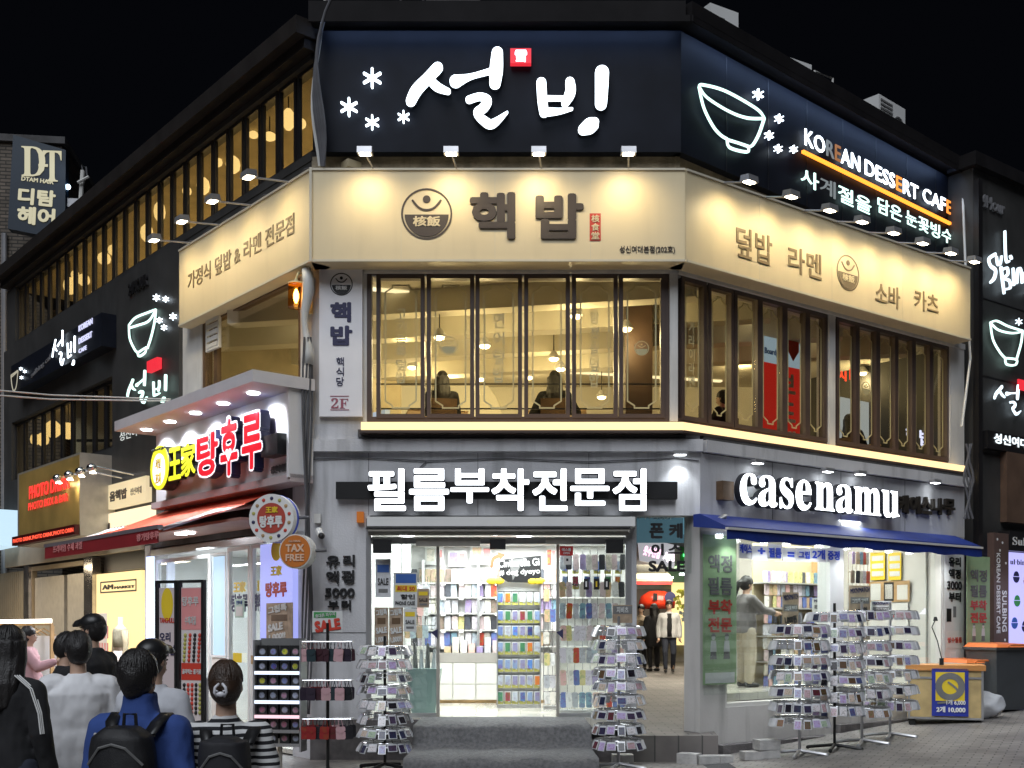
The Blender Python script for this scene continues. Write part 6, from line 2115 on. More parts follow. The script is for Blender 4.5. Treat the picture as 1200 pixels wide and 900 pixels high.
# --- clothing shop with light box and mannequin
am = thing('clothing_light_box', 'warm cream light box of a clothing shop with black outlined lettering', 'light box', L.P(Ls(139), 0, .05))
part('box', MB().box(L, Ls(113), Ls(166), -.25, 0, .3, 2.66), emi('warm_cream_face', (1.0, .74, .34), 1.1), am)
L3 = L.shifted(.004)
s0, z1 = L3.st(118, 680)
s1, z0 = L3.st(160, 693)
z1 = L3.st(140, 680)[1]
z0 = L3.st(140, 694)[1]
m_ = frame(MB(), L3, s0, s1, z0, z1, .025, 0, .01)
m_.text(L3, 'AM', s0 + .10, s0 + .62, z0 + .06, z1 - .06, 0, .01, .05)
m_.text(L3, 'MARKET', s0 + .68, s1 - .07, z0 + .06, z1 - .10, 0, .01, .04)
part('lettering', m_, M['blackpaint'], am)
part('dark_grille', MB().box(L, Ls(114), Ls(168), -.3, -.12, 2.7, 3.0), M['dframe'], am)
cbp = thing('cafe_pack_sheet', 'white sheet with rows of pink nail pictures on the light box', 'poster', L.P(Ls(121), .05, 1.1))
part('sheet', MB().box(L, Ls(113), Ls(127), .02, .03, 1.1, 1.95), M['white'], cbp)
for k in range(2):
    for j in range(5):
        part('picture', MB().box(L, Ls(115) + j * .13, Ls(115) + j * .13 + .07, .031, .034, 1.2 + k * .3, 1.42 + k * .3), M['pinkface'], cbp)
mp = L.P(Ls(141, .55), .55, .10)
mq = thing('mannequin', 'headless mannequin in sage crop top and long white skirt before light box', 'mannequin', mp)
q = lambda x, y, z: mp + L.d.to_3d() * x + L.n.to_3d() * y + Vector((0, 0, z))


def loft(mb, secs, n=16):
    vs, fs = [], []
    for (x, y, z, rx, ry) in secs:
        for k in range(n):
            a_ = 2 * math.pi * k / n
            vs.append(q(x + rx * math.cos(a_), y + ry * math.sin(a_), z))
    for i in range(len(secs) - 1):
        for k in range(n):
            fs.append((i * n + k, i * n + (k + 1) % n, (i + 1) * n + (k + 1) % n, (i + 1) * n + k))
    fs += [tuple(range(n - 1, -1, -1)), tuple(range((len(secs) - 1) * n, len(secs) * n))]
    return mb.add(vs, fs)


part('body', loft(MB(), [(0, 0, 1.20, .12, .09), (0, 0, 1.42, .13, .10), (0, 0, 1.56, .17, .09), (0, 0, 1.60, .10, .07), (0, 0, 1.64, .045, .045), (0, 0, 1.76, .04, .04)]), mat('mannequin_skin', (.58, .48, .40), .4, var=.03), mq, True)
part('crop_top', loft(MB(), [(0, 0, 1.28, .135, .11), (0, 0, 1.42, .145, .115), (0, 0, 1.52, .185, .105), (0, 0, 1.58, .20, .09)]), mat('sage_knit', (.33, .31, .22), .9, var=.15, scale=30), mq, True)
for sd in (-1, 1):
    part('sleeve', MB().tube([q(sd * .19, 0, 1.54), q(sd * .23, 0, 1.35), q(sd * .24, .02, 1.1), q(sd * .23, .05, .92)], [.055, .045, .04, .035], 10), mat('sage_sleeve', (.40, .34, .22), .9, var=.1), mq, True)
part('skirt', loft(MB(), [(0, 0, .18, .20, .16), (0, 0, .5, .185, .15), (0, 0, .85, .185, .14), (0, 0, 1.05, .17, .125), (0, 0, 1.22, .13, .10)]), mat('white_skirt', (.68, .62, .56), .8, var=.06, bump=.2, bscale=20), mq, True)
part('stand', MB().tube([q(0, 0, 0), q(0, 0, .3)], .02, 8).lathe(q(0, 0, -.09), [(.18, 0), (.18, .02)], 16), M['steel'], mq)
part('hang_tag', MB().box(Fr(tuple(q(0, .16, 0))[:2], L.d), -.05, .04, 0, .01, 1.10, 1.26), M['poster_grey'], mq)
single('green_mat', slab(MB(), [tuple(L.P(Ls(100), .2, 0))[:2], tuple(L.P(Ls(165), .2, 0))[:2], tuple(L.P(Ls(165), 1.3, 0))[:2], tuple(L.P(Ls(100), 1.3, 0))[:2]], .008, .03), mat('green_turf', (.10, .20, .04), .95, var=.4, scale=30, bump=.6), 'green artificial turf mat under the mannequin', 'mat')
# wooden clothes rail with white tube lamp
wp = L.P(Ls(30), 1.1, 0)
wr_ = thing('clothes_rail', 'pale wooden clothes rail with lit white tube along its top', 'clothes rail', wp)
WFm = L.shifted(1.1)
ra0, ra1 = WFm.st(-12, 730)[0], WFm.st(61, 730)[0]
zt_ = WFm.st(60, 733)[1]
m_ = MB()
for s_ in (ra0, ra1):
    m_.box(WFm, s_ - .03, s_ + .03, -.03, .03, 0, zt_)
    m_.box(WFm, s_ - .03, s_ + .03, -.3, .3, .0, .05)
m_.box(WFm, ra0, ra1, -.02, .02, zt_, zt_ + .04)
m_.box(WFm, ra0 + .03, ra1 - .03, -.34, -.30, .1, zt_ - .2)
part('frame', m_, M['woodlt'], wr_)
part('tube_lamp', MB().box(WFm, ra0, ra1 - .1, -.03, .03, zt_ + .045, zt_ + .11), emi('white_tube', (1, .93, .8), 7), wr_)
gm = None
for k in range(7):
    s_ = ra0 + (ra1 - ra0) * (.22 + k * .11)
    g_ = thing('hanging_garment', 'pale garment on a hanger on the wooden clothes rail', 'garment', WFm.P(s_, 0, .5), 0, 'garments on the clothes rail')
    p = WFm.P(s_, 0, zt_ - .05)
    nn = WFm.n.to_3d()
    part('hanger', MB().tube([p - nn * .2 - Vector((0, 0, .12)), p, p + nn * .2 - Vector((0, 0, .12))], .012, 5), M['woodlt'], g_)
    part('cloth', MB().hexa([p - nn * .22 + WFm.d.to_3d() * -.02 + Vector((0, 0, -.95)), p - nn * .22 + WFm.d.to_3d() * .03 + Vector((0, 0, -.95)), p + nn * .22 + WFm.d.to_3d() * .03 + Vector((0, 0, -.95)), p + nn * .22 + WFm.d.to_3d() * -.02 + Vector((0, 0, -.95)),
                            p - nn * .2 + WFm.d.to_3d() * -.02 + Vector((0, 0, -.13)), p - nn * .2 + WFm.d.to_3d() * .03 + Vector((0, 0, -.13)), p + nn * .2 + WFm.d.to_3d() * .03 + Vector((0, 0, -.13)), p + nn * .2 + WFm.d.to_3d() * -.02 + Vector((0, 0, -.13))]),
         mat('garment_cloth', random.choice([(.6, .57, .55), (.5, .45, .42), (.62, .6, .6)]), .9, var=.08), g_)
# metal doors and pilasters of the photo booth shop
md_ = thing('metal_door', 'brushed metal double door with mirrored pilasters left of the light box', 'door', L.P(Ls(72), 0, .02))
for x0, x1 in ((38, 72), (76, 99)):
    lf_ = part('door_leaf', MB().box(L, Ls(x0), Ls(x1), -.12, -.05, .1, 2.72), M['steel'], md_)
part('door_frame', frame(MB(), L, Ls(36), Ls(101), .02, 2.95, .09, -.1, -.0), mat('tan_metal', (.34, .27, .18), .35, .6, var=.1), md_)
part('handle', MB().tube([L.P(Ls(78), .02, 1.0), L.P(Ls(78), .02, 1.6)], .025, 8), M['chrome'], md_)
for x0, x1 in ((31, 37), (102, 112)):
    part('pilaster', MB().box(L, Ls(x0), Ls(x1), -.1, .06, .02, 2.98), mat('mosaic_mirror', (.42, .40, .40), .15, .9, var=.4, scale=4), md_)
rs = thing('rolling_shutter', 'tan corrugated rolled down shutter at the far left', 'shutter', L.P(Ls(12), 0, 0))
m_ = MB()
for k in range(26):
    x0 = Ls(-30) + (Ls(30) - Ls(-30)) * k / 26
    m_.box(L, x0, x0 + (Ls(30) - Ls(-30)) / 26 * .8, -.10, -.04, .0, 2.9)
m_.box(L, Ls(-30), Ls(30), -.16, -.105, .0, 2.9)
part('corrugated_sheet', m_, mat('tan_shutter', (.24, .20, .14), .5, var=.1), rs)
# gold photo sign
PG = L.shifted(.62)
pg = thing('gold_photo_sign', 'gold mirrored sign box with red neon PHOTO DRINK lettering', 'sign', PG.P(PG.st(58, 590)[0], -.3, PG.st(58, 640)[1]))
s0, s1 = PG.st(20, 600)[0], PG.st(93, 600)[0]
z1, z0 = PG.st(93, 530)[1], PG.st(93, 622)[1]
part('box', MB().box(PG, s0 + .0, s1, -.62, -.01, z0 - .08, z1), M['steel'], pg)
part('gold_face', MB().box(PG, s0 + .12, s1 - .02, -.009, .0, z0 + .05, z1 - .04), mat('gold_mirror', (.62, .42, .13), .38, .45, var=.25, scale=1.2, bump=.15, bscale=2), pg)
M['redneon'] = emi('red_neon', (1.0, .05, .04), 1.2)
part('lettering', MB().ptext(PG, 'PHOTO DRINK', 34, 562, 81, 578, .02, .006, .012, at=60), M['redneon'], pg)
part('lettering', MB().ptext(PG, 'PHOTO BOX & BAR', 33, 583, 79, 592, .02, .006, .0, at=58), M['redneon'], pg)
lb_ = thing('led_ticker', 'red LED ticker bar with running PHOTO DRINK letters under gold sign', 'LED sign', PG.P(s0, .05, PG.st(93, 627)[1]))
zt_, zb_ = PG.st(93, 613, .1)[1], PG.st(93, 625, .1)[1]
part('housing', MB().box(PG, s0 - .02, s1 + .03, .012, .09, zb_, zt_), mat('ticker_red_black', (.07, .004, .004), .4, var=0), lb_)
part('lettering', MB().text(PG, 'PHOTO DRINK.PHOTO DRINK.PHOTO DRIN', s0 + .06, s1 - .03, zb_ + .05, zt_ - .05, .093, .096, .0), emi('led_red', (1.0, .10, .05), 1.7), lb_)
part('fascia_panel', MB().box(L, Ls(8), Ls(168), -.02, .04, 3.0, 3.55), mat('beige_fascia', (.40, .34, .25), .5, var=.1), bld)
# signs right of the gold one
OB = L.shifted(.12)
ob = thing('cream_lit_sign', 'cream lit sign with dark Korean lettering under small silver spot lamps', 'sign', OB.P(OB.st(140, 580)[0], 0, OB.st(140, 600)[1]))
z1, z0 = OB.st(168, 558)[1], OB.st(168, 588)[1]
part('box', MB().box(OB, OB.st(110, 580)[0], OB.st(171, 580)[0], -.1, 0, z0, z1), emi('cream_sign_light', (1.0, .82, .50), .62), ob)
zz1, zz0 = z1 - .12, z0 + .12
part('lettering', MB().text(OB, '음핵밥', OB.st(129, 580)[0], OB.st(149, 580)[0], zz0, zz1, .002, .008, .04).text(OB, '덮밥·면', OB.st(114, 580)[0], OB.st(125, 580)[0], (zz0 + zz1) / 2 - .08, (zz0 + zz1) / 2 + .06, .002, .008, .02).text(OB, '성신여대', OB.st(153, 580)[0], OB.st(166, 580)[0], (zz0 + zz1) / 2 - .06, (zz0 + zz1) / 2 + .06, .002, .008, .0), M['darkprint'], ob)
for k in range(4):
    s_ = OB.st(112 + k * 14, 560)[0]
    t = thing('spot_lamp', 'small silver spot lamp on a long arm above cream lit sign', 'spot lamp', OB.P(s_, 0, z1 + .05), 0, 'spot lamps above the cream lit sign')
    part('arm', MB().tube([OB.P(s_, -.05, z1 + .08), OB.P(s_, .62, z1 + .16)], .016, 6), M['chrome'], t)
    part('head', MB().ball(OB.P(s_, .66, z1 + .13), .085, .085, .075, 12, 8), M['chrome'], t, True)
    part('lens', MB().lathe(OB.P(s_, .64, z1 + .045), [(.05, 0), (.05, .01)], 12), M['lampglow'], t)
    if k % 2:
        spot(OB.P(s_, .62, z1 + .03), OB.P(s_, 0, z0), 12, (1, .88, .65), 110, .9, .05)
ab = thing('clothing_fascia_sign', 'warm lit white fascia sign reading AM MARKET below cream sign', 'sign', OB.P(OB.st(140, 610)[0], 0, OB.st(140, 630)[1]))
z1, z0 = OB.st(165, 594)[1], OB.st(165, 627)[1]
part('box', MB().box(OB, OB.st(107, 610)[0], OB.st(176, 610)[0], -.1, -.002, z0, z1), emi('warm_white_face', (1.0, .86, .58), .95), ab)
part('lettering', MB().text(OB, 'AM', OB.st(117, 610)[0], OB.st(129, 610)[0], z1 - .52, z1 - .16, 0, .006, .05).text(OB, 'MARKET', OB.st(130, 610)[0], OB.st(160, 610)[0], z1 - .52, z1 - .26, 0, .006, .04), M['darkprint'], ab)
wl_ = thing('white_light_sign', 'pale blue white lit sign cut by the left edge of the street', 'sign', OB.P(OB.st(5, 620)[0], 0, OB.st(10, 640)[1]))
z1, z0 = OB.st(19, 598)[1], OB.st(19, 640)[1]
part('box', MB().box(OB, OB.st(-30, 610)[0], OB.st(19, 610)[0], -.1, .4, z0, z1), emi('pale_light_face', (.62, .85, 1.0), .85), wl_)
part('lettering', MB().text(OB, '도시락25', OB.st(-6, 610)[0], OB.st(8, 610)[0], z1 - .5, z1 - .3, .402, .408, .02), M['poster_grey'], wl_)
area(L.P(Ls(60), 1.6, 3.0), L.P(Ls(60), 1.5, 0), 130, 4, .6, (1, .82, .55))  # fill lamp added in mid-air to brighten mannequin and left shopfronts
area(L.P(Ls(215), 1.0, 2.72), L.P(Ls(215), 1.2, 0), 95, 2, .5, (.95, .95, 1))


# ================================================================== goods stands on the pavement
def packet_mesh(w_=.082, h=.118, seed=0):
    rnd = random.Random(seed)
    fr = Fr((0, 0), (1, 0))
    m_ = MB()
    # a slightly puffed clear pouch hanging down from its hook at the origin
    m_.hexa([fr.P(-w_ / 2, .012, -h), fr.P(w_ / 2, .012, -h), fr.P(w_ / 2, -.004, -h), fr.P(-w_ / 2, -.004, -h),
             fr.P(-w_ / 2, .004, -.005), fr.P(w_ / 2, .004, -.005), fr.P(w_ / 2, 0, -.005), fr.P(-w_ / 2, 0, -.005)])
    na = len(m_.f)
    q = .008
    m_.hexa([fr.P(-w_ / 2 + q, .0155, -h + q), fr.P(w_ / 2 - q, .0155, -h + q), fr.P(w_ / 2 - q, .0125, -h + q), fr.P(-w_ / 2 + q, .0125, -h + q),
             fr.P(-w_ / 2 + q, .0085, -.026), fr.P(w_ / 2 - q, .0085, -.026), fr.P(w_ / 2 - q, .0055, -.026), fr.P(-w_ / 2 + q, .0055, -.026)])
    me = bpy.data.meshes.new('sticker_packet')
    me.from_pydata([tuple(v) for v in m_.v], [], m_.f)
    me.materials.append(M['pouch'])
    me.materials.append(M['sticker'])
    for i, p in enumerate(me.polygons):
        p.material_index = 0 if i < na else 1
    return me


PKS = [packet_mesh(.100, .118), packet_mesh(.112, .105), packet_mesh(.088, .128)]
PK = PKS[0]
rest = MB()


def add_rest(loc, rz, lean):
    mt = Matrix.Translation(loc) @ Matrix.Rotation(rz, 4, 'Z') @ Matrix.Rotation(lean, 4, 'X')
    rest.add([mt @ v.co for v in PK.vertices], [tuple(p.vertices) for p in PK.polygons])


M['rackwire'] = mat('rack_wire', (.55, .55, .57), .3, .8, var=0)
M['blackwire'] = mat('black_rack_wire', (.02, .02, .02), .4, .3, var=0)


def spin_rack(name, label, base, tiers, rad, per, plabel, wire, group, pole_r=.018, foot=.33, lean=-.30, per_front=6, ztop=None):
    t = thing(name, label, 'display rack', base)
    part('pole', MB().tube([base + Vector((0, 0, .06)), Vector((base.x, base.y, ztop or max(tiers) + .12))], pole_r, 8), wire, t)
    m_ = MB()
    for k in range(4):
        a = math.pi / 4 + math.pi / 2 * k + .35
        e = base + Vector((foot * math.cos(a), foot * math.sin(a), .03))
        m_.tube([base + Vector((0, 0, .07)), e], .022, 6)
        m_.ball(e - Vector((0, 0, .005)), .026, .026, .026, 8, 6)
    part('base', m_, wire, t)
    toward = math.atan2(-base.y, -base.x)
    for z in tiers:
        m_ = MB()
        n = 24
        for rr, zz in ((rad, z), (rad * .93, z - .05)):
            m_.tube([Vector((base.x + rr * math.cos(2 * math.pi * i / n), base.y + rr * math.sin(2 * math.pi * i / n), zz)) for i in range(n + 1)], .005, 5, False)
        for i in range(4):
            a = i * math.pi / 2 + z
            m_.tube([Vector((base.x, base.y, z)), Vector((base.x + rad * math.cos(a), base.y + rad * math.sin(a), z))], .005, 5)
        part('tier_ring', m_, M['chrome'], t)
        order = sorted(range(per), key=lambda i: abs((2 * math.pi * i / per - toward + math.pi) % (2 * math.pi) - math.pi))
        off = random.uniform(0, .3)
        for r_, i in enumerate(order):
            if random.random() < .06:
                continue
            a = 2 * math.pi * i / per + off / per
            p = Vector((base.x + (rad + .012) * math.cos(a), base.y + (rad + .012) * math.sin(a), z + random.uniform(-.008, .008)))
            rz = a + math.pi / 2 + random.uniform(-.10, .10)
            ln = lean + random.uniform(-.06, .06)
            if r_ < per_front:
                put('sticker_packet', random.choice(PKS), p, rz, plabel, 'sticker packet', group, random.uniform(-.04, .04), ln)
            else:
                add_rest(p, rz, ln)
    return t


# the two front racks, either side of the entrance
by = 13.25
b0 = pt(451, 898, by)
b0.z = 0.0
zt = [pt(0, y, by).z for y in (757, 773, 788, 803, 820, 836, 853, 869)]
for k, z in enumerate(zt):
    pass
spin_rack('spinner_rack', 'black spinner rack of clear sticker packets left of the entrance steps', b0, zt, .27, 16, 'clear sticker packet hanging on the rack left of the entrance steps', M['blackwire'], 'packets on the racks by the entrance', per_front=6, lean=-.42)
b1 = pt(725, 898, by)
b1.z = 0.0
zt = [pt(0, y, by).z for y in (734, 750, 766, 782, 798, 814, 831, 848, 866)]
spin_rack('spinner_rack', 'spinner rack of dark sticker packets right of the entrance steps', b1, zt, .27, 16, 'dark sticker packet hanging on the rack right of the entrance steps', M['rackwire'], 'packets on the racks by the entrance', per_front=6, lean=-.30)
f132 = Fr((0, by), (1, 0))
poster('rack_sign', 'small grey and brown price card on top of right entrance rack', f132, 718, 709, 741, 730, .0, M['poster_brown'], [(None, .02, .05, .98, .5, M['poster_grey'], 0), ('지비츠', .2, .1, .8, .45, M['poster_white'], .03)], 'price card')
# four silver racks before the case shop window
rows = ((937, 886, (738, 756, 774, 792, 810, 828, 846)), (978, 879, (724, 742, 760, 778, 797, 816, 832)), (1010, 873, (722, 740, 758, 776, 794, 812, 834)), (1043, 865, (722, 740, 757, 774, 791, 808, 826)))
rl = ('nearest the corner', 'second from the corner', 'third from the corner', 'farthest from the corner, beside wooden cart')
for (px, py, ys), q in zip(rows, rl):
    g = ground(px, py)
    zt = [EYE + (HY - y + 6) / FPX * g.y for y in ys]
    spin_rack('spinner_rack', 'silver spinner rack before case shop window, ' + q, g, zt, .33, 20, 'clear sticker packet hanging on the silver racks before case shop window', M['blackwire'] if px == 978 else M['rackwire'], 'packets on the silver racks', per_front=6, lean=-.22)
single('sticker_packets', rest, M['pouch'], 'clear sticker packets on the far sides of the spinner racks', 'sticker packets', kind='stuff')
fr = Fr((0, 14.6), (.93, .36))
for (x0, y0, x1, y1, face, lb) in ((917, 694, 936, 734, M['poster_brown'], 'kraft price card on a rack, leftmost before case shop window'), (952, 701, 981, 723, M['poster_white'], 'white price card above the second silver rack'),
                                   (995, 686, 1020, 724, M['poster_brown'], 'tall kraft price card above the third silver rack'), (1021, 704, 1045, 724, M['poster_white'], 'white price card above the farthest silver rack')):
    poster('rack_sign', lb, fr, x0, y0, x1, y1, 0, face, [("MIX'N'MATCH", .06, .06, .95, .22, M['navyp'], .02), (None, .08, .36, .94, .56, M['poster_grey'], 0), ('그립톡 SALE', .14, .40, .88, .52, M['poster_white'], .03), ('1,000원', .12, .68, .86, .92, M['blackpaint'], .05)], 'price card', tilt=0 if face is M['poster_white'] else 6)

# --- tower of black keyring cards with lit shelves, left
kb = pt(328, 880, 13.0)
kb.z = 0
KF = Fr((kb.x, kb.y), (1, -.14))
kt = thing('keyring_tower', 'display tower with white lit shelves of black keyring cards', 'display rack', kb)
kw = .27
ks = [pt(0, y, 13.0).z for y in (770, 787, 804, 821, 838, 855, 871)]
part('back_panel', MB().box(KF, -kw, kw, -.12, -.10, ks[-1] - .04, ks[0] + .22), M['poster_grey'], kt)
m_ = MB()
for sx in (-kw - .02, kw):
    m_.box(KF, sx, sx + .02, -.12, .10, .25, ks[0] + .2)
part('side_rail', m_, M['alu'], kt)
part('post', MB().tube([kb, kb + Vector((0, 0, .4))], .03, 8).lathe(kb, [(.22, 0), (.22, .02)], 16), M['steel'], kt)
M['shelf_led'] = emi('shelf_led', (.70, .80, 1.0), 1.6)
cme = bpy.data.meshes.new('keyring_card')
f0 = Fr((0, 0), (1, 0))
m_ = MB().box(f0, -.058, .058, 0, .05, 0, .135)
n0 = len(m_.f)
m_.disc(f0, 0, .062, .032, .051, .06, 18)
n1 = len(m_.f)
m_.ring(f0, 0, .062, .040, .006, .051, .057, 18)
cme.from_pydata([tuple(v) for v in m_.v], [], m_.f)
for q in (M['black'], tinted('keyring_face', ['9aa0b0', 'c8c04a', 'b0b4c4', 'a06a80', 'b48aa0', '5a60a0', '8088b4'], .3, .6, 30), M['poster_grey']):
    cme.materials.append(q)
for i, p in enumerate(cme.polygons):
    p.material_index = 0 if i < n0 else 1 if i < n1 else 2
for r, z in enumerate(ks):
    part('shelf', MB().box(KF, -kw, kw, -.10, .10, z - .012, z), M['alu'], kt)
    part('shelf_light', MB().box(KF, -kw, kw, .102, .11, z - .03, z + .008), M['shelf_led'] if r < 4 else M['alu'] if r > 4 else emi('pink_shelf_led', (1.0, .62, .70), 1.1), kt)
    for k in range(4):
        put('keyring_card', cme, KF.P(-kw + (k + .5) * kw / 2, -.02, z + .002), math.atan2(KF.d.y, KF.d.x) + random.uniform(-.1, .1), 'black keyring card with round disc on the lit display tower', 'keyring', 'keyring cards on the lit tower')
# --- rack of phone pouches
pb = pt(384, 885, 13.0)
pb.z = 0
pr = thing('pouch_rack', 'wire rack of hanging phone pouches under a red and green SALE card', 'display rack', pb)
PF = Fr((pb.x, pb.y), (1, 0))
part('post', MB().tube([pb, pb + Vector((0, 0, 1.75))], .02, 8).lathe(pb, [(.24, 0), (.24, .02)], 16), M['blackwire'], pr)
pz = [pt(0, y, 13.0).z for y in (752, 797, 842)]
pcol = tinted('pouch_leather', ['5a1a22', '1a1a20', '3a1e28', '7a2430', '22343a', 'c09aa0', '2a2030', '8a2020'], .45, .2, 20)
pme = bpy.data.meshes.new('phone_pouch')
m_ = MB().poly(f0, [(-.045, -.23), (.045, -.23), (.055, -.215), (.055, -.10), (.045, -.085), (-.045, -.085), (-.055, -.10), (-.055, -.215)], 0, .022)
m_.poly(f0, [(-.055, -.13), (0, -.165), (.055, -.13), (.055, -.098), (.045, -.083), (-.045, -.083), (-.055, -.098)], .0225, .028)
n0 = len(m_.f)
m_.tube([f0.P(-.03, .01, -.085), f0.P(-.012, .01, 0), f0.P(.012, .01, 0), f0.P(.03, .01, -.085)], .004, 5)
pme.from_pydata([tuple(v) for v in m_.v], [], m_.f)
pme.materials.append(pcol)
for r, z in enumerate(pz):
    m_ = MB()
    m_.tube([PF.P(-.29, .10, z), PF.P(.29, .10, z)], .007, 6)
    m_.tube([PF.P(-.29, -.10, z), PF.P(.29, -.10, z)], .007, 6)
    for sx in (-.29, 0, .29):
        m_.tube([PF.P(sx, -.10, z), PF.P(sx, .10, z)], .007, 6)
    part('hanger_bar', m_, M['chrome'], pr)
    for k in range(7):
        put('phone_pouch', pme, PF.P(-.25 + k * .083, .11 + .02 * (k % 2), z), random.uniform(-.5, .5), 'leather phone pouch hanging on the wire rack under the SALE card', 'pouch', 'pouches on the wire rack', random.uniform(-.1, .1))
    for k in range(7):
        put('phone_pouch', pme, PF.P(-.25 + k * .083, -.11, z), random.uniform(-.5, .5), 'leather phone pouch hanging on the wire rack under the SALE card', 'pouch', 'pouches on the wire rack', random.uniform(-.1, .1))
poster('sale_card', 'white SALE card with green strip on top of pouch rack', PF, 366, 716, 401, 741, .0, M['poster_white'], [(None, .05, .05, .80, .32, M['greenp'], 0), ('휴대폰 파우치', .10, .10, .76, .28, M['poster_white'], .02), ('SALE', .08, .4, .95, .95, M['redp'], .06)], 'price card', tilt=8)

# --- wooden cart with a blue price banner
cl = ground(1064, 850)
cr = ground(1132, 848)
CF = Fr((cl.x, cl.y), (cr.x - cl.x, cr.y - cl.y + .05))
wd = 1.02
ct_ = thing('display_cart', 'wooden display cart on castors with blue and yellow price banner', 'cart', cl)
zb_ = cl.z + .10
zt_ = EYE + (HY - 779) / FPX * cl.y
part('body', MB().box(CF, 0, wd, -.75, 0, zb_, zt_ - .08), mat('cart_wood', (.50, .37, .17), .5, var=.2, scale=5), ct_)
part('top', MB().box(CF, -.03, wd + .03, -.78, .03, zt_ - .078, zt_), mat('orange_wood_top', (.58, .26, .08), .4, var=.15), ct_)
m_ = MB()
for s_ in (0, .33, wd - .03):
    m_.box(CF, s_, s_ + .03, .002, .014, zb_, zt_ - .08)
m_.box(CF, .03, wd - .03, .002, .012, zb_, zb_ + .03)
m_.box(CF, .03, wd - .03, .002, .012, zt_ - .2, zt_ - .17)
part('trim', m_, M['alu'], ct_)
for s_ in (.06, wd - .06):
    for o_ in (-.06, -.69):
        c = CF.P(s_, o_, zb_ - .06)
        part('castor', MB().lathe(c - CF.n.to_3d() * .02, [(.05, 0), (.05, .04)], 14, CF.n.to_3d()), M['rubber'], ct_)
s0, z1 = CF.st(1092, 783, .03)
s1, _ = CF.st(1135, 783, .03)
z0 = zb_ + .05
bn = part('banner', MB().box(CF, s0, s1, .016, .03, z0, zt_ - .05), mat('banner_blue', (.02, .035, .30), .5, var=.08), ct_)
part('yellow_field', MB().box(CF, s0 + .05, s1 - .05, .0305, .034, z0 + .22, zt_ - .10), M['yellowp'], bn)
sc, zc = (s0 + s1) / 2, (z0 + zt_) / 2 + .1
m_ = MB().ring(CF, sc, zc - .04, .20, .09, .0345, .040, 30)
m_.stroke(CF, [(sc - .02, zc + .02, .03), (sc + .10, zc - .1, .03), (sc + .02, zc - .24, .03), (sc - .16, zc - .28, .03)], .0345, .042)
part('printed_emblem', m_, M['poster_grey'], bn)
part('lettering', MB().text(CF, '1개 6,000', sc - .05, s1 - .04, z0 + .16, z0 + .24, .035, .04, .03).text(CF, '2개 10,000', s0 + .06, s1 - .04, z0 + .05, z0 + .14, .035, .04, .05), M['white'], bn)
lm = CF.P(.46, -.05, zt_)
cl_ = thing('clip_lamp', 'small black clip lamp with thin neck standing on cart top', 'lamp', lm)
part('clamp', MB().box(Fr((lm.x, lm.y), CF.d), -.03, .03, -.03, .04, zt_ + .001, zt_ + .10), M['black'], cl_)
part('neck', MB().tube([lm + Vector((0, 0, .1)), lm + Vector((-.06, 0, .35)), lm + Vector((-.14, .0, .55)), lm + Vector((-.10, -.03, .66))], .008, 6), M['black'], cl_)
part('head', MB().lathe(lm + Vector((-.10, -.03, .64)), [(.035, 0), (.02, .06)], 10), M['black'], cl_)

# --- bins, bag, broom
def wheelie(label, px, py, w_, h, dpt, bodym, lidm):
    g = ground(px, py)
    f = Fr((g.x, g.y), (.93, .36))
    t = thing('rubbish_bin', label, 'bin', g)
    P = f.P
    z = g.z
    part('bin_body', MB().hexa([P(-w_ * .42, 0, z + .03), P(w_ * .42, 0, z + .03), P(w_ * .42, -dpt * .85, z + .03), P(-w_ * .42, -dpt * .85, z + .03), P(-w_ / 2, .04, z + h), P(w_ / 2, .04, z + h), P(w_ / 2, -dpt, z + h), P(-w_ / 2, -dpt, z + h)]), bodym, t)
    part('rim', MB().box(f, -w_ / 2 - .03, w_ / 2 + .03, -dpt - .03, .07, z + h + .001, z + h + .04), bodym, t)
    part('lid', MB().hexa([P(-w_ / 2 - .02, .08, z + h + .042), P(w_ / 2 + .02, .08, z + h + .042), P(w_ / 2 + .02, -dpt - .02, z + h + .042), P(-w_ / 2 - .02, -dpt - .02, z + h + .042),
                           P(-w_ / 2 + .03, .03, z + h + .09), P(w_ / 2 - .03, .03, z + h + .09), P(w_ / 2 - .03, -dpt + .03, z + h + .11), P(-w_ / 2 + .03, -dpt + .03, z + h + .11)]), lidm, t)
    part('lid_handle', MB().tube([P(-w_ * .25, .10, z + h + .05), P(-w_ * .25, .14, z + h + .08), P(w_ * .25, .14, z + h + .08), P(w_ * .25, .10, z + h + .05)], .015, 6), lidm, t)
    return t


M['orange_lid'] = mat('orange_plastic', (.62, .16, .04), .45, var=.08)
wheelie('white plastic bin with orange lid behind wooden cart', 1145, 836, .52, .74, .5, mat('white_plastic', (.52, .52, .52), .45, var=.08), M['orange_lid'])
wheelie('large dark grey bin with orange lid at the right edge', 1186, 834, .70, .95, .6, mat('dark_grey_plastic', (.045, .05, .055), .5, var=.1), M['orange_lid'])
g = ground(1155, 842)
m_ = MB().ball(g + Vector((0, 0, .19)), .29, .22, .20, 28, 18)
m_.v = [v + Vector((noise.noise(v * 6), noise.noise(v * 6 + Vector((9, 0, 0))), noise.noise(v * 6 + Vector((0, 9, 0))))) * .07 for v in m_.v]
m_.v = [Vector((v.x, v.y, max(v.z, g.z + .004))) for v in m_.v]
tb2 = thing('rubbish_bag', 'clear plastic rubbish bag full of waste beside the white bin', 'rubbish bag', g)
bag = bpy.data.materials.new('clear_bag')
bag.use_nodes = True
bb = bag.node_tree.nodes['Principled BSDF']
bb.inputs['Base Color'].default_value = (.74, .77, .82, 1)
bb.inputs['Roughness'].default_value = .18
bb.inputs['Alpha'].default_value = .62
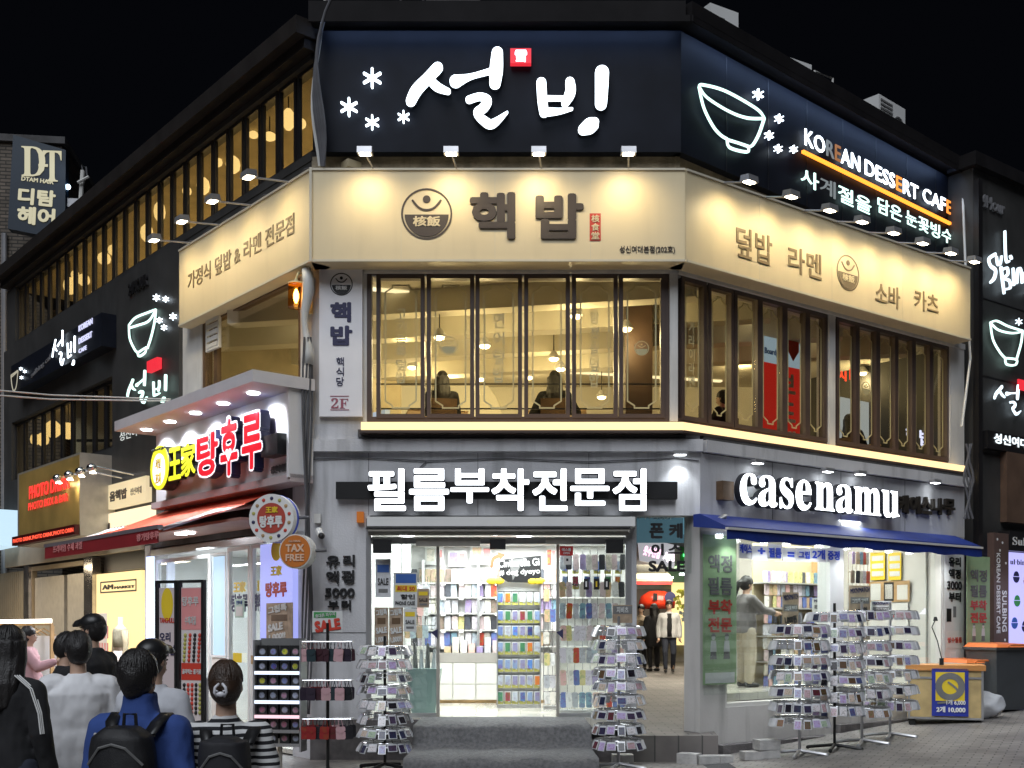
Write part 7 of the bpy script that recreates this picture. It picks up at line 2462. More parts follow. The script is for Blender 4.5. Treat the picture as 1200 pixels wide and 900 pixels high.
part('bag', m_, bag, tb2, True)
part('knot', MB().lathe(g + Vector((-.10, 0, .36)), [(.06, 0), (.03, .06), (.07, .14)], 10), bag, tb2, True)
part('waste', MB().ball(g + Vector((.03, 0, .16)), .22, .15, .14, 14, 8).ball(g + Vector((-.1, .02, .22)), .12, .10, .1, 10, 8), mat('mixed_waste', (.50, .50, .52), .8, var=.8, scale=14), tb2)
g = ground(1160, 826)
br = thing('broom', 'green bristled broom leaning behind the bins', 'broom', g)
part('handle', MB().tube([g + Vector((-.02, .05, .3)), g + Vector((.12, .55, 1.75))], .016, 8), M['woodlt'], br)
part('bristles', MB().hexa([g + Vector(p) for p in ((-.16, -.04, 0), (.10, -.04, 0), (.10, .06, 0), (-.16, .06, 0), (-.06, 0, .34), (.02, 0, .34), (.02, .06, .34), (-.06, .06, .34))]), mat('green_bristle', (.05, .35, .07), .8, var=.3, scale=40), br)
# --- loose white paving blocks
M['block'] = mat('white_block', (.42, .41, .40), .85, var=.2, scale=8, bump=.3)
for (px, py, w_, d_, h, rz, dz, lb) in ((886, 892, .24, .18, .10, .2, 0, 'pale block lying nearest the silver racks'), (905, 890, .26, .2, .10, .1, 0, 'pale block under another at the kerb'), (905, 890, .28, .2, .12, .25, .105, 'pale block stacked on top of another at the kerb'),
                                        (836, 897, .30, .2, .10, .1, 0, 'pale block right of the tilted one by the corner'), (806, 897, .26, .2, .13, -.5, 0, 'tilted pale block by the alley kerb'), (854, 896, .16, .2, .09, .05, 0, 'narrow pale block beside wider one near corner')):
    g = ground(px, py)
    f = Fr((g.x, g.y + .1), (math.cos(rz), math.sin(rz)))
    single('paving_block', MB().box(f, -w_ / 2, w_ / 2, -d_, 0, g.z + dz, g.z + dz + h), M['block'], lb, 'block')
g = ground(722, 899)
single('paving_block', MB().box(Fr((g.x + .0, 13.9), (1, 0)), -.02, .24, -.02, .2, .0, .12), M['block'], 'pale block beside the pole of right entrance rack', 'block')


# ================================================================== people
def remesh(mb, voxel, smooth=4, wrinkle=0.0, seed=0.0, wscale=9.0):
    me = bpy.data.meshes.new('r')
    me.from_pydata([tuple(v) for v in mb.v], [], mb.f)
    o = bpy.data.objects.new('r', me)
    C.objects.link(o)
    m = o.modifiers.new('r', 'REMESH')
    m.mode = 'VOXEL'
    m.voxel_size = voxel
    if smooth:
        q = o.modifiers.new('s', 'SMOOTH')
        q.iterations = smooth
        q.factor = .5
    dg = bpy.context.evaluated_depsgraph_get()
    out = bpy.data.meshes.new_from_object(o.evaluated_get(dg))
    bpy.data.objects.remove(o)
    bpy.data.meshes.remove(me)
    if wrinkle:
        nrm = [v.normal.copy() for v in out.vertices]
        for v, nn in zip(out.vertices, nrm):
            p = v.co
            w = noise.noise(Vector((p.x * wscale, p.y * wscale, p.z * wscale * .7 + seed))) + .5 * noise.noise(Vector((p.x * 24 + seed, p.y * 24, p.z * 14)))
            v.co = p + nn * (w * wrinkle)
    for p in out.polygons:
        p.use_smooth = True
    return out


def link_part(name, me, m, parent):
    me.materials.clear()
    me.materials.append(m)
    me.name = name
    o = bpy.data.objects.new(name, me)
    C.objects.link(o)
    o.parent = parent
    WM[o.name] = WM[parent.name]
    return o


def ell(mb, secs, n=20):
    """Stacked horizontal ellipses (x, y, z, rx, ry)."""
    vs, fs = [], []
    for (x, y, z, rx, ry) in secs:
        for k in range(n):
            a = 2 * math.pi * k / n
            c, s = math.cos(a), math.sin(a)
            e = .82
            vs.append((x + rx * math.copysign(abs(c) ** e, c), y + ry * math.copysign(abs(s) ** e, s), z))
    m = len(secs)
    for i in range(m - 1):
        for k in range(n):
            fs.append((i * n + k, i * n + (k + 1) % n, (i + 1) * n + (k + 1) % n, (i + 1) * n + k))
    fs += [tuple(range(n - 1, -1, -1)), tuple(range((m - 1) * n, m * n))]
    return mb.add(vs, fs)


def limb(mb, pts, rs, n=12):
    out, rr = [], []
    P = [Vector(p) for p in pts]
    for i in range(len(P) - 1):
        for k in range(5):
            t = k / 5
            out.append(P[i].lerp(P[i + 1], t))
            rr.append(rs[i] + (rs[i + 1] - rs[i]) * t)
    out.append(P[-1])
    rr.append(rs[-1])
    mb.tube(out, rr, n)
    for p, r in zip(P, rs):
        mb.ball(p, r * .99, n=12, m=8)
    return mb


SKIN = mat('skin', (.50, .32, .23), .5, var=.06)
HAIR = mat('black_hair', (.012, .010, .010), .42, var=.3, scale=20, bump=.35, bscale=120)
HAIRB = mat('brown_hair', (.035, .018, .010), .4, var=.35, scale=20, bump=.35, bscale=120)
EYE_M = mat('dark_eye', (.02, .015, .015), .3, var=0)
LIP = mat('lip', (.35, .13, .11), .5, var=0)
CLOTH = {}


def cloth(name, col, rough=.9, **k):
    if name not in CLOTH:
        CLOTH[name] = mat(name, col, rough, var=k.get('var', .1), scale=k.get('scale', 6), bump=.25, bscale=k.get('bscale', 220))
    return CLOTH[name]


def striped(name, c1, c2, period):
    m = mat(name, c1, .9, var=0)
    nt = m.node_tree
    b = nt.nodes['Principled BSDF']
    tc = nt.nodes.new('ShaderNodeTexCoord')
    sp = nt.nodes.new('ShaderNodeSeparateXYZ')
    nt.links.new(tc.outputs['Object'], sp.inputs[0])
    n = nt.nodes.new('ShaderNodeTexNoise')
    n.inputs['Scale'].default_value = 5
    nt.links.new(tc.outputs['Object'], n.inputs['Vector'])
    ad = nt.nodes.new('ShaderNodeMath')
    ad.operation = 'MULTIPLY_ADD'
    ad.inputs[1].default_value = .018
    nt.links.new(n.outputs['Fac'], ad.inputs[0])
    nt.links.new(sp.outputs[2], ad.inputs[2])
    d = nt.nodes.new('ShaderNodeMath')
    d.operation = 'DIVIDE'
    d.inputs[1].default_value = period
    nt.links.new(ad.outputs[0], d.inputs[0])
    f = nt.nodes.new('ShaderNodeMath')
    f.operation = 'FRACT'
    nt.links.new(d.outputs[0], f.inputs[0])
    g = nt.nodes.new('ShaderNodeMath')
    g.operation = 'GREATER_THAN'
    g.inputs[1].default_value = .52
    nt.links.new(f.outputs[0], g.inputs[0])
    mx = nt.nodes.new('ShaderNodeMix')
    mx.data_type = 'RGBA'
    mx.inputs[6].default_value = (*c1, 1)
    mx.inputs[7].default_value = (*c2, 1)
    nt.links.new(g.outputs[0], mx.inputs[0])
    nt.links.new(mx.outputs[2], b.inputs['Base Color'])
    return m


def hand(mb, wrist, d, side, thick=1.0):
    """Palm and five slightly curled fingers running on along direction d."""
    d = Vector(d).normalized()
    a = Vector((side, 0, 0))
    a = (a - d * a.dot(d))
    a = a.normalized() if a.length > .1 else Vector((0, 1, 0))
    b = d.cross(a).normalized()              # back of the hand
    w = Vector(wrist)
    pc = w + d * .045
    mb.tube([w - d * .01, w + d * .03, w + d * .085], [.024, .034, .034], 10)
    for i, (ln, o) in enumerate(((.070, -.028), (.080, -.010), (.075, .009), (.058, .027))):
        r = .0095 * thick
        p0 = w + d * .07 + b * o
        p1 = p0 + d * ln * .45 + a * -.006
        p2 = p1 + d * ln * .35 + a * -.022
        p3 = p2 + d * ln * .12 + a * -.024
        mb.tube([p0, p1, p2, p3], [r, r, r * .9, r * .8], 8)
    p0 = w + d * .025 + b * -.028
    mb.tube([p0, p0 + d * .03 + b * -.022, p0 + d * .062 + b * -.026 + a * -.01], [.013, .011, .009], 8)


def person(label, x, y, z, H, rz, top, bottom, hair='short', haircol=None, sleeve='long', arms=None, legs=None, yaw=0, pitch=0, shoe=None, voxel=.010, near=True, hem=.84, loose=.016, seated=False, wide=1.0, collar=False, legw=1.0, group=None):
    k = H / 1.72
    t = thing('person', label, 'person', (x, y, z), R_(rz), group)
    inv_W = WM[t.name]
    sc = lambda mb: setattr(mb, 'v', [v * k for v in mb.v]) or mb
    hz = .92
    zo = 0.0
    if seated:
        zo = -.45
    A = {'R': [(.178, -.01, 1.345), (.235, -.02, 1.09), (.245, .05, .85)], 'L': [(-.178, -.01, 1.345), (-.235, -.02, 1.09), (-.245, .05, .85)]}
    if arms:
        A.update(arms)
    G = {'R': [(.09, 0, .88), (.10, .02, .48), (.10, -.01, .08)], 'L': [(-.09, 0, .88), (-.10, .02, .48), (-.10, -.01, .08)]}
    if seated:
        G = {'R': [(.10, .02, .92), (.13, .42, .93), (.13, .42, .52)], 'L': [(-.10, .02, .92), (-.13, .42, .93), (-.13, .42, .52)]}
    if legs:
        G.update(legs)
    up = lambda p: Vector((p[0], p[1], p[2] + zo))
    A = {s: [up(p) for p in v] for s, v in A.items()}
    G = {s: [up(p) for p in v] for s, v in G.items()}
    q = lambda secs: [(a, b, c + zo, d * wide, e * wide) for a, b, c, d, e in secs]
    # body, one continuous skin
    b = MB()
    ell(b, q([(0, 0, .84, .14, .10), (0, 0, .95, .16, .11), (0, 0, 1.06, .14, .095), (0, 0, 1.20, .15, .10), (0, 0, 1.32, .165, .10), (0, 0, 1.39, .12, .08), (0, .0, 1.43, .06, .06)]))
    nz0 = Vector((0, -.005, 1.38 + zo))
    Rm = Matrix.Rotation(R_(yaw), 3, 'Z') @ Matrix.Rotation(R_(pitch), 3, 'X')
    pv = Vector((0, .0, 1.50 + zo))
    hd = lambda p: pv + Rm @ (Vector((p[0], p[1], p[2] + zo)) - pv)
    limb(b, [nz0, hd((0, .005, 1.52))], [.058, .052])
    b.ball(hd((0, -.005, 1.615)), .074, .092, .105, 20, 14, Rm)
    b.ball(hd((0, .025, 1.555)), .058, .066, .066, 16, 12, Rm)
    b.tube([hd((0, .082, 1.61)), hd((0, .104, 1.575)), hd((0, .088, 1.565))], [.010, .015, .012], 8)
    b.ball(hd((0, .088, 1.535)), .022, .012, .010, 10, 6, Rm)
    for s in (-1, 1):
        b.ball(hd((s * .076, -.005, 1.59)), .011, .024, .032, 10, 8, Rm)
    for s in 'RL':
        limb(b, A[s], [.052, .040, .027])
        d = (A[s][2] - A[s][1]).normalized()
        hand(b, A[s][2], d, -1 if s == 'R' else 1, 1.0 if near else 1.15)
        limb(b, [G[s][0] + Vector((0, 0, .02)), G[s][1], G[s][2]], [.082, .055, .040])
        if not seated or True:
            f0 = G[s][2]
            fw = Vector((0, 1, 0))
            limb(b, [f0 + Vector((0, -.03, -.035)), f0 + fw * .15 + Vector((0, 0, -.052))], [.036, .026])
    body = link_part('body', remesh(sc(b), voxel * (1 if near else 1.3), 3), SKIN, t)
    # face
    for s in (-1, 1):
        e = MB().ball(hd((s * .030, .080, 1.603)), .012, .008, .007, 10, 6, Rm)
        part('eye', sc(e), EYE_M, t, True, local=True)
        e = MB().tube([hd((s * .016, .086, 1.628)), hd((s * .034, .086, 1.632)), hd((s * .050, .074, 1.626))], .004, 5)
        part('eyebrow', sc(e), HAIR, t, local=True)
    part('mouth', sc(MB().ball(hd((0, .092, 1.537)), .022, .010, .0065, 10, 6, Rm)), LIP, t, True, local=True)
    # top
    if top:
        m_ = MB()
        L_ = loose
        ell(m_, q([(0, 0, hem, .165 + L_, .118 + L_), (0, 0, .97, .17 + L_, .122 + L_), (0, 0, 1.08, .155 + L_ * 1.2, .108 + L_), (0, 0, 1.20, .16 + L_, .112 + L_), (0, 0, 1.31, .178 + L_, .110 + L_), (0, -.002, 1.362, .150 + L_ * .4, .096 + L_ * .5), (0, -.004, 1.402, .108, .082), (0, -.004, 1.436, .074, .068), (0, -.004, 1.45, .066, .063)]))
        for s in 'RL':
            a0, a1, a2 = A[s]
            sh = Vector((a0.x * .74, a0.y, a0.z + .004))
            if sleeve == 'short':
                e = a0.lerp(a1, .85)
                limb(m_, [sh, a0, e], [.066 + L_ * .5, .062 + L_ * .6, .060 + L_ * 1.1])
            else:
                limb(m_, [sh, a0, a1, a1.lerp(a2, .93)], [.064 + L_ * .5, .058 + L_ * .7, .046 + L_ * .9, .036 + L_ * .7])
        if collar:
            ell(m_, q([(0, -.004, 1.40, .095, .085), (0, .0, 1.47, .078, .078), (0, .002, 1.52, .076, .076)]))
        link_part('top', remesh(sc(m_), voxel * 1.15, 3, .011 if near else .006, x * 3.1), top, t)
    # bottom
    m_ = MB()
    ell(m_, q([(0, 0, .83, .158, .112), (0, 0, .92, .168, .118), (0, 0, 1.0, .160, .112)]))
    for s in 'RL':
        g0, g1, g2 = G[s]
        e = g2 + Vector((0, 0, .03))
        limb(m_, [g0 + Vector((0, 0, .03)), g0, g1, e], [.092, .094 * legw ** .5, .068 * legw, .052 * legw])
    link_part('trousers', remesh(sc(m_), voxel * 1.2, 3, .006, y), bottom, t)
    for s in 'RL':
        f0 = G[s][2]
        m_ = MB()
        limb(m_, [f0 + Vector((0, -.045, -.035)), f0 + Vector((0, .06, -.038)), f0 + Vector((0, .165, -.052))], [.044, .042, .030])
        m_.v = [Vector((v.x, v.y, max(v.z, f0.z - .078))) for v in m_.v]
        link_part('shoe', remesh(sc(m_), .012, 2), shoe or M['black'], t)
    # hair
    hm = haircol or HAIR
    m_ = MB()
    if hair != 'none':
        m_.ball(hd((0, -.030, 1.612)), .087, .100, .116, 24, 16, Rm)
        m_.ball(hd((0, -.014, 1.648)), .086, .103, .088, 24, 16, Rm)
        m_.ball(hd((0, -.058, 1.548)), .060, .046, .046 if hair != 'bowl' else .060, 16, 10, Rm)
        for s in (-1, 1):
            m_.ball(hd((s * .068, .012, 1.628)), .018, .030, .034, 10, 8, Rm)
        if hair == 'long':
            ell_v = []
            for i in range(9):
                ang = math.pi * (1.0 + i / 8)
                cx, cy = .080 * math.cos(ang), .085 * math.sin(ang)
                m_.tube([hd((cx, cy - .01, 1.64)), hd((cx * 1.08, cy - .015, 1.52)), (cx * 1.25, cy - .05, 1.38 + zo), (cx * 1.15, cy - .055, 1.24 + zo + .02 * math.sin(i * 2.1))], [.038, .036, .034, .016], 8)
        if hair == 'bun':
            m_.ball(hd((0, -.085, 1.585)), .058, .050, .06, 16, 10, Rm)
        if hair == 'ponytail':
            m_.tube([hd((0, -.10, 1.64)), hd((0, -.15, 1.60)), hd((0, -.165, 1.48)), hd((0, -.15, 1.38))], [.03, .04, .036, .012], 10)
        me_ = remesh(sc(m_), .009 if near else .013, 2, .0045, x * 7, 22)
        ho = link_part('hair', me_, hm, t)
        lk = MB()
        rr = random.Random(int(x * 100) + 5)
        low0 = {'short': 1.545, 'bowl': 1.522, 'bun': 1.60, 'ponytail': 1.60, 'long': 1.56, 'cap': 1.54}[hair]
        for i in range(150 if near else 40):
            az = rr.uniform(0, 2 * math.pi)
            front = math.sin(az) > .30
            zlow = 1.675 + rr.uniform(-.012, .012) if front else low0 + rr.uniform(-.016, .02) + (.035 if abs(math.cos(az)) > .75 else 0)
            pts, rad = [], []
            for j in range(7):
                tt = j / 6
                zz_ = 1.732 + (zlow - 1.732) * tt ** 1.6
                w_ = math.sqrt(max(0.0, 1 - ((zz_ - 1.630) / .106) ** 2)) if zz_ > 1.630 else math.sqrt(max(0.0, 1 - ((zz_ - 1.630) / .155) ** 2))
                aa = az + .25 * tt * math.sin(i * 1.7)
                pts.append(hd((.088 * w_ * math.cos(aa), -.022 + .103 * w_ * math.sin(aa) * (1 if math.sin(aa) < 0 else .9), zz_)))
                rad.append(.0075 * (1 - tt * .75))
            lk.tube(pts, rad, 5, False)
        part('hair_locks', sc(lk), hm, t, True, local=True)
    if hair == 'cap':
        m_ = MB()
        for i in range(7):
            pass
        m_.ball(hd((0, -.012, 1.655)), .095, .112, .088, 22, 14, Rm)
        m_.tube([hd((0, .06, 1.655)), hd((0, .12, 1.645)), hd((0, .155, 1.63))], [.06, .055, .035], 12)
        for i, v in enumerate(m_.v):
            pass
        base = hd((0, 0, 1.64))
        up_ = Rm @ Vector((0, 0, 1))
        m_.v = [v if (v - base).dot(up_) > 0 else v - up_ * ((v - base).dot(up_)) for v in m_.v]
        link_part('cap', remesh(sc(m_), .010, 3), M['black'], t)
    t['k'] = k
    return t, (lambda p: Matrix.Translation(Vector((x, y, z))) @ Matrix.Rotation(R_(rz), 4, 'Z') @ (Vector(p) * k))


def backpack(label, at, rz, col, w_=.30, h=.43, logo=False, dx=0):
    """Stands on the wearer's back: at maps the wearer's own coordinates to the street."""
    o = at((dx, -.13, .93))
    t = thing('backpack', label, 'backpack', o, R_(rz))
    m_ = MB()
    secs = []
    for z, q in ((0, .82), (.03, .97), (.12, 1.0), (.28, .98), (.37, .90), (h - .02, .68), (h, .45)):
        secs.append((0, -.09, z, w_ / 2 * q, .105 * (q ** .5)))
    ell(m_, secs)
    link_part('bag_body', remesh(m_, .011, 3, .006, 3.3), col, t)
    m_ = MB()
    ell(m_, [(0, -.19, .03, w_ * .36, .03), (0, -.20, .06, w_ * .40, .045), (0, -.20, .19, w_ * .40, .04), (0, -.19, .23, w_ * .34, .022)])
    link_part('front_pocket', remesh(m_, .010, 3, .004, 8.3), col, t)
    m_ = MB().tube([(-.03, -.02, h - .02), (-.025, -.02, h + .05), (.025, -.02, h + .05), (.03, -.02, h - .02)], .008, 6)
    part('carry_loop', m_, M['black'], t, local=True)
    for s in (-1, 1):
        m_ = MB()
        pts = [(s * .085, -.015, h - .05), (s * .105, .02, h + .0), (s * .115, .10, h + .035), (s * .125, .20, h - .02), (s * .135, .255, h - .14), (s * .15, .22, .12), (s * .15, .02, .06)]
        vs, fs = [], []
        for i, p in enumerate(pts):
            for dx in (-.028, .028):
                for dz in (0, .014):
                    vs.append(Vector(p) + Vector((dx, .0, dz)) + Vector((0, dz * (1 if i > 2 else 0), 0)))
        for i in range(len(pts) - 1):
            a, b_ = 4 * i, 4 * i + 4
            fs += [(a, a + 2, b_ + 2, b_), (a + 1, b_ + 1, b_ + 3, a + 3), (a + 2, a + 3, b_ + 3, b_ + 2), (a, b_, b_ + 1, a + 1)]
        m_.add(vs, fs)
        part('shoulder_strap', m_, M['black'], t, True, local=True)
    m_ = MB().tube([(-w_ * .42, -.16, h * .62), (-w_ * .2, -.193, h * .80), (0, -.198, h * .84), (w_ * .2, -.193, h * .80), (w_ * .42, -.16, h * .62)], .006, 5)
    part('zip', m_, M['poster_grey'], t, local=True)
    if logo:
        part('white_patch', MB().ball((0, -.245, .06), .028, .008, .02, 10, 6).ball((-.02, -.245, .082), .010, .006, .010, 8, 6).ball((.02, -.245, .082), .010, .006, .010, 8, 6), M['white'], t, True, local=True)
    return t


def at_px(px, y):
    return (px - HX) / FPX * y


black_c = cloth('black_fabric', (.012, .012, .014))
navy_c = cloth('navy_denim', (.022, .026, .042))
phone_arms = {'R': [(.185, 0, 1.365), (.225, .02, 1.10), (.10, .22, 1.14)], 'L': [(-.185, 0, 1.365), (-.225, .02, 1.10), (-.08, .22, 1.14)]}
# 1 white T-shirt
p1, f1 = person('man in plain white t-shirt and dark trousers seen from behind, looking at phone', at_px(92, 7.3), 7.3, 0, 1.66, 24, cloth('white_cotton', (.76, .76, .78)), black_c, 'short', sleeve='short', arms=phone_arms, yaw=12, pitch=-14, loose=.026, wide=1.05, hem=.80, voxel=.009)
part('glasses', MB().tube([Vector((-.082, .0, 1.612)), Vector((-.075, .075, 1.607)), Vector((-.04, .095, 1.603)), Vector((.04, .095, 1.603)), Vector((.075, .075, 1.607)), Vector((.082, .0, 1.612))], .004, 5), M['black'], p1, local=True)
ph = f1((-.005, .335, 1.20))
phf = Fr((ph.x, ph.y), (math.cos(R_(24)), math.sin(R_(24))))
pt_ = thing('mobile_phone', 'dark mobile phone held up by man in white t-shirt', 'phone', ph)
part('casing', MB().box(phf, -.038, .038, -.004, .005, ph.z - .075, ph.z + .075), M['black'], pt_)
part('screen', MB().box(phf, -.034, .034, .0055, .007, ph.z - .068, ph.z + .068), emi('phone_screen', (.75, .85, 1.0), .8), pt_)
# 2 blue jacket with backpack
blue_c = cloth('blue_fleece', (.028, .065, .24))
p2, f2 = person('boy in blue high collar jacket with black backpack seen from behind', at_px(164, 5.0), 5.0, 0, 1.59, -6, blue_c, navy_c, 'bowl', loose=.026, wide=1.0, collar=True, voxel=.0085, yaw=-8)
part('back_lettering', MB().text(Fr((0, 0), (1, 0)), 'SUNGSHIN', -.150, -.055, 1.215, 1.235, .128, .134, .03).text(Fr((0, 0), (1, 0)), 'Women', -.125, -.075, 1.178, 1.196, .128, .134, .03), M['white'], p2, local=True)
backpack('black backpack with white bear patch on boy in blue jacket', f2, -6, cloth('black_nylon', (.010, .010, .012), .55), .29, .41, True, .02)
# 3 striped shirt with backpack
p3, f3 = person('girl in black and white striped shirt with hair pinned by pale claw clip', at_px(265, 5.15), 5.15, 0, 1.535, 4, striped('striped_jersey', (.60, .60, .60), (.012, .012, .016), .033), navy_c, 'bun', HAIRB, loose=.016, wide=.93, voxel=.0085, yaw=6)
m_ = MB()
for s in (-1, 1):
    m_.tube([Vector((s * .008, -.148, 1.62)), Vector((s * .026, -.158, 1.60)), Vector((s * .030, -.156, 1.575)), Vector((s * .018, -.152, 1.55))], [.006, .008, .008, .005], 7)
    m_.tube([Vector((s * .026, -.156, 1.585)), Vector((s * .012, -.158, 1.58))], .005, 6)
m_.ball((0, -.155, 1.565), .022, .010, .014, 10, 8)
part('claw_clip', MB().add([v * (1.535 / 1.72) for v in m_.v], m_.f), mat('pale_plastic', (.62, .62, .66), .25, var=0), p3, True, local=True)
backpack('plain black backpack on girl in striped shirt', f3, 4, cloth('black_canvas', (.013, .013, .017), .7), .235, .38, False, .035)
# 4 long haired woman at the left edge
p4, f4 = person('long haired woman in black track jacket with white sleeve stripes at left edge', at_px(13, 6.6), 6.6, 0, 1.70, -18, black_c, navy_c, 'long', loose=.018, wide=.92, voxel=.0095, legw=1.3)
for i in range(3):
    o = -.012 + .014 * i
    m_ = MB().tube([Vector((.13 + o * .3, -.10 + o, 1.42)), Vector((.215 + o * .2, -.072 + o, 1.34)), Vector((.268, -.07 + o, 1.20)), Vector((.290, -.075 + o, 1.08))], .0042, 5)
    part('sleeve_stripe', m_, M['white'], p4, local=True)
# 5 girl in pink
reach = {'R': [(.185, 0, 1.365), (.22, .16, 1.17), (.16, .36, 1.24)], 'L': [(-.185, 0, 1.365), (-.23, .02, 1.10), (-.20, .14, .93)]}
person('girl in pale pink sweatshirt, black trousers and white sneakers reaching for a garment', at_px(34, 15.2), 15.2, 0, 1.70, -78, cloth('pink_cotton', (.55, .33, .36)), black_c, 'bun', arms=reach, loose=.030, voxel=.013, near=False, shoe=M['white'], legw=1.15)
# 6 tall man in black with cap
person('tall man in black jacket and flat black cap in profile', at_px(109, 9.8), 9.8, 0, 1.80, 72, black_c, black_c, 'cap', loose=.028, wide=1.05, voxel=.011, yaw=10, pitch=-6)
# 7 dark figure behind white T-shirt
person('dark haired person in black half hidden beyond man in white t-shirt', at_px(76, 9.0), 9.0, 0, 1.65, -60, black_c, black_c, 'short', arms=phone_arms, loose=.022, voxel=.012, near=False, pitch=-18)
# 8 black cap, pale jacket
person('person in black cap and pale grey jacket walking beyond boy in blue', at_px(180, 6.6), 6.6, 0, 1.615, -14, cloth('pale_grey_jersey', (.50, .51, .55)), navy_c, 'cap', loose=.032, wide=1.08, voxel=.011, yaw=-14)
# alley people
walk = {'R': [(.09, 0, .88), (.10, .14, .50), (.09, .12, .10)], 'L': [(-.09, 0, .88), (-.10, .06, .48), (-.10, -.16, .10)]}
p9, f9 = person('man in open white jacket over black shirt walking towards us in the alley', at_px(784, 26.0), 26.0, zA(26.0), 1.71, 176, cloth('white_jacket', (.50, .50, .51)), navy_c, 'short', legs=walk, loose=.034, wide=1.08, voxel=.014, near=False)
m_ = MB()
ell(m_, [(0, .10, .86, .075, .085), (0, .10, 1.1, .07, .08), (0, .095, 1.28, .075, .08), (0, .06, 1.41, .055, .05)])
part('black_shirt', MB().add([v * (1.71 / 1.72) for v in m_.v], m_.f), black_c, p9, True, local=True)
person('woman in black coat standing beside walking man in the alley', at_px(766, 26.8), 26.8, zA(26.8), 1.62, 20, black_c, black_c, 'long', loose=.04, voxel=.015, near=False, hem=.62)
person('dark clothed person at the right edge of the alley', at_px(816, 26.3), 26.3, zA(26.3), 1.66, 30, cloth('charcoal_jacket', (.02, .021, .026)), black_c, 'short', loose=.03, voxel=.015, near=False)
person('person in beige top at the left edge of the alley', at_px(751, 27.2), 27.2, zA(27.2), 1.60, 150, cloth('beige_knit', (.34, .27, .19)), black_c, 'short', loose=.03, voxel=.015, near=False)
# woman in the case shop
reach2 = {'R': [(.185, 0, 1.365), (.22, .17, 1.20), (.16, .40, 1.16)], 'L': [(-.185, 0, 1.365), (-.22, .17, 1.2), (-.14, .40, 1.18)]}
person('dark haired woman in grey top and beige trousers browsing inside case shop window', at_px(874, 16.7), 16.7, ZRF, 1.66, -70, cloth('grey_blouse', (.16, .15, .15)), cloth('beige_trousers', (.48, .42, .32)), 'ponytail', arms=reach2, loose=.024, voxel=.013, near=False, legw=1.45, pitch=-12)


# diners upstairs, with chair and table
def diner(label, px, y, rz, lab2, arms=None, hair='long', light=False):
    x = at_px(px, y)
    person(label, x, y, 4.22, 1.66, rz, black_c, black_c, hair, arms=arms or {'R': [(.185, 0, 1.365), (.25, .10, 1.12), (.17, .30, 1.16)], 'L': [(-.185, 0, 1.365), (-.25, .10, 1.12), (-.17, .30, 1.16)]}, seated=True, loose=.026, voxel=.015, near=False)
    a = R_(rz)
    f = Fr((x, y), (math.cos(a), math.sin(a)))
    c = thing('dining_chair', 'dark wooden chair under ' + lab2, 'chair', (x, y, 4.22))
    part('seat', MB().box(f, -.2, .2, -.30, .16, 4.60, 4.635), M['wood'], c)
    part('backrest', MB().box(f, -.19, .19, .19, .215, 4.78, 5.02), M['wood'], c)
    for sx in (-.18, .15):
        part('leg', MB().box(f, sx, sx + .03, -.28, -.25, 4.22, 4.599), M['wood'], c)
        part('leg', MB().box(f, sx, sx + .03, .187, .217, 4.22, 5.0), M['wood'], c)
    tb_ = thing('dining_table', 'pale wooden table before ' + lab2, 'table', f.P(0, -.75, 4.22))
    part('table_top', MB().box(f, -.45, .45, -1.05, -.34, 4.93, 4.96), M['woodlt'], tb_)
    part('table_leg', MB().box(f, -.04, .04, -.74, -.66, 4.25, 4.929), M['dframe'], tb_)
    part('table_foot', MB().box(f, -.22, .22, -.9, -.5, 4.222, 4.249), M['dframe'], tb_)


diner('seated long haired diner in black behind second front window', 518, 16.3, 12, 'diner at second front window')
diner('seated diner in black with elbows out behind fourth front window', 650, 16.3, -6, 'diner at fourth front window', {'R': [(.185, 0, 1.365), (.34, .06, 1.10), (.22, .28, 1.18)], 'L': [(-.185, 0, 1.365), (-.34, .06, 1.10), (-.22, .28, 1.18)]})
diner('seated diner in black behind second window of the right row', 846, 17.6, 60, 'diner in right row', hair='short')
diner('seated diner in black beyond the middle post of right windows', 995, 19.6, -30, 'diner beyond middle post')
diner('seated diner in dark clothes near the last right windows', 1060, 20.2, 40, 'diner near last windows', hair='short')


# ================================================================== small clutter on the walls and more stock
for k, (pts, lb) in enumerate((([(366, 538), (420, 536), (500, 540), (590, 537), (690, 541), (790, 537), (819, 540)], 'thin cable sagging along the wall above block Korean letters'),
                               ([(500, 540), (492, 548), (497, 556), (490, 565)], 'short cable looping down behind block Korean letters'))):
    single('wall_cable', MB().tube([F.P(F.st(x, y, .02)[0], .02, F.st(x, y, .02)[1]) for x, y in pts], .008, 5), M['cable'], lb, 'cable')
m_ = MB()
for x in (432, 560, 690):
    m_.box(F, sF(x) - .003, sF(x) + .003, .001, .003, zF(604), zF(531))
m_.box(F, XA + .02, sF(430), .001, .003, zF(742), zF(741))
part('wall_joint', m_, M['dark_conc'], bld)
m_ = MB()
for x in (905, 985, 1060):
    m_.box(R, Rs(x) - .003, Rs(x) + .003, .005, .008, ZW1 + .02, zF(531))
part('wall_joint', m_, M['dark_conc'], bld)
m_ = MB()
for x in (470, 580, 692):
    m_.box(SF, SF.st(x, 250)[0] - .002, SF.st(x, 250)[0] + .002, .0, .0015, fz0 + .03, fz1 - .03)
for x in (890, 975, 1058):
    m_.box(SR, SR.st(x, 300)[0] - .002, SR.st(x, 300)[0] + .002, .0, .0015, fz0 + .03, fz1 - .03)
part('panel_seam', m_, M['beige_edge'], FSIGN)
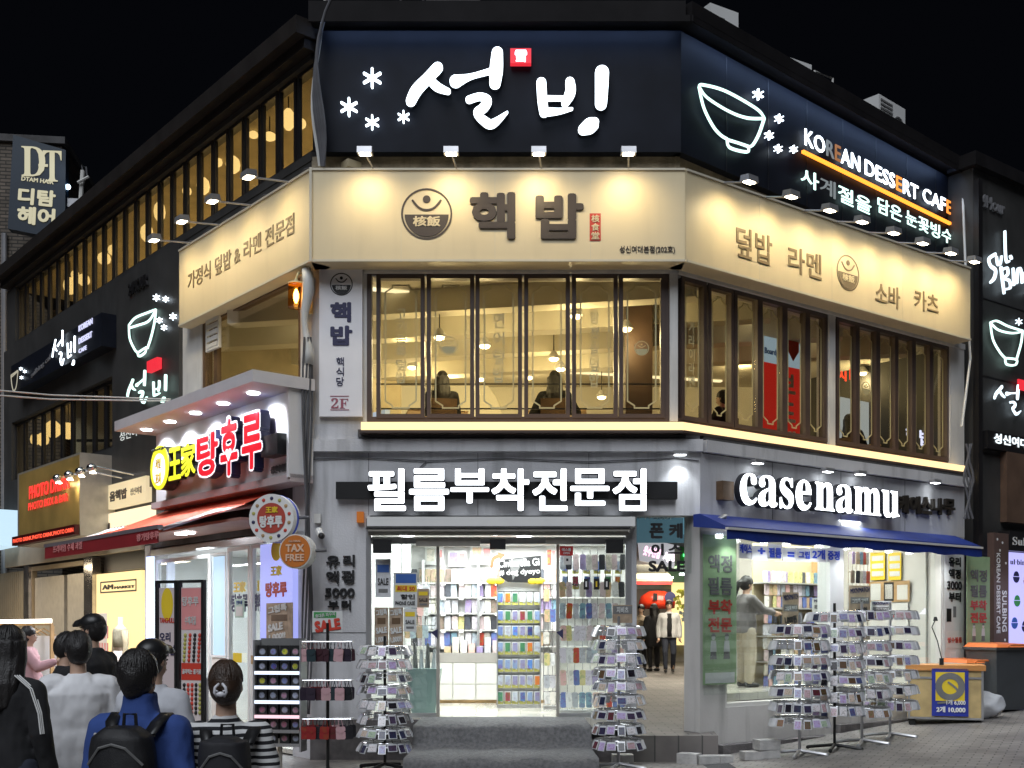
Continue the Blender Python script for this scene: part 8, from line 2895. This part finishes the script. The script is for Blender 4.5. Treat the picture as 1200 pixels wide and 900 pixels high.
# sheets on the left shop glass and wall
for i, (x0, y0, x1, y1, fc, lb) in enumerate(((440, 655, 458, 700, M['pouch'], 'pale bluish sheet high on the left shop glass'), (473, 713, 488, 740, M['poster_white'], 'small white tilted price sheet on left shop glass'), (489, 690, 503, 712, M['poster_brown'], 'small kraft sheet right of the blue and yellow sheet'))):
    poster('glass_sheet', lb, F, x0, y0, x1, y1, -.045, fc, [(None, .12, .15, .88, .35, M['bluep'] if i == 0 else M['yellowp'], 0), ('SALE', .15, .5, .85, .68, M['blackpaint'], .02), (None, .2, .78, .8, .88, M['poster_grey'], 0)], 'sheet')
# boxes stacked on the counter
for k in range(7):
    x = 520 + k * 9.5
    s0, s1 = cf.st(x, 760)[0], cf.st(x + 7.5, 760)[0]
    h = .10 + .05 * ((k * 7) % 4)
    single('counter_box', MB().box(cf, s0, s1, -.34, -.16, ct1 + .012, ct1 + h), M['case'], 'small goods box standing on the grey shop counter', 'box', 'boxes on the shop counter')
# price tags on the back wall rack
for r, z in enumerate(zz):
    m_ = MB()
    for k in range(9):
        s = r0 + .2 + k * .28
        m_.box(wf, s, s + .07, .162, .166, z - .045, z + .005)
    part('price_tags', m_, M['white'], wr, kind='stuff')
# yellow and clear packs hanging on the right glass wall
g = Fr((0, 15.0), (1, 0))
for r in range(3):
    for k in range(6):
        x = 662 + k * 12.5
        p = pt(x, 664 + r * 9, 15.25)
        put('film_pack', FILM, p + Vector((0, 0, -.1)), random.uniform(-.2, .2), 'screen film pack hung high behind the right shop glass', 'film pack', 'film packs behind the right glass', random.uniform(-.08, .08)) if r != 1 else None
# a second chrome rack right of the window pillar
g3 = R.shifted(-.9)
a, b = g3.st(995, 700)[0], g3.st(1018, 700)[0]
o = thing('gridwall_rack', 'chrome grid rack of phone cases just right of the white window pillar', 'rack', g3.P((a + b) / 2, 0, ZRF))
m_ = MB()
for i in range(6):
    x = a + (b - a) * i / 5
    m_.box(g3, x - .004, x + .004, -.02, -.012, ZRF, 2.9)
part('grid', m_, M['chrome'], o)
for z in (1.2, 1.5, 1.8, 2.1, 2.4, 2.7):
    part('rail', MB().box(g3, a, b, -.011, 0, z + .17, z + .185), M['chrome'], o)
hang_cases(g3, a, b, 6, .095, lambda r: 1.2 + .3 * r, .02, 'phone case hanging on the chrome rack right of the window pillar', 'cases right of the window pillar', .085, .2, skip=.05)
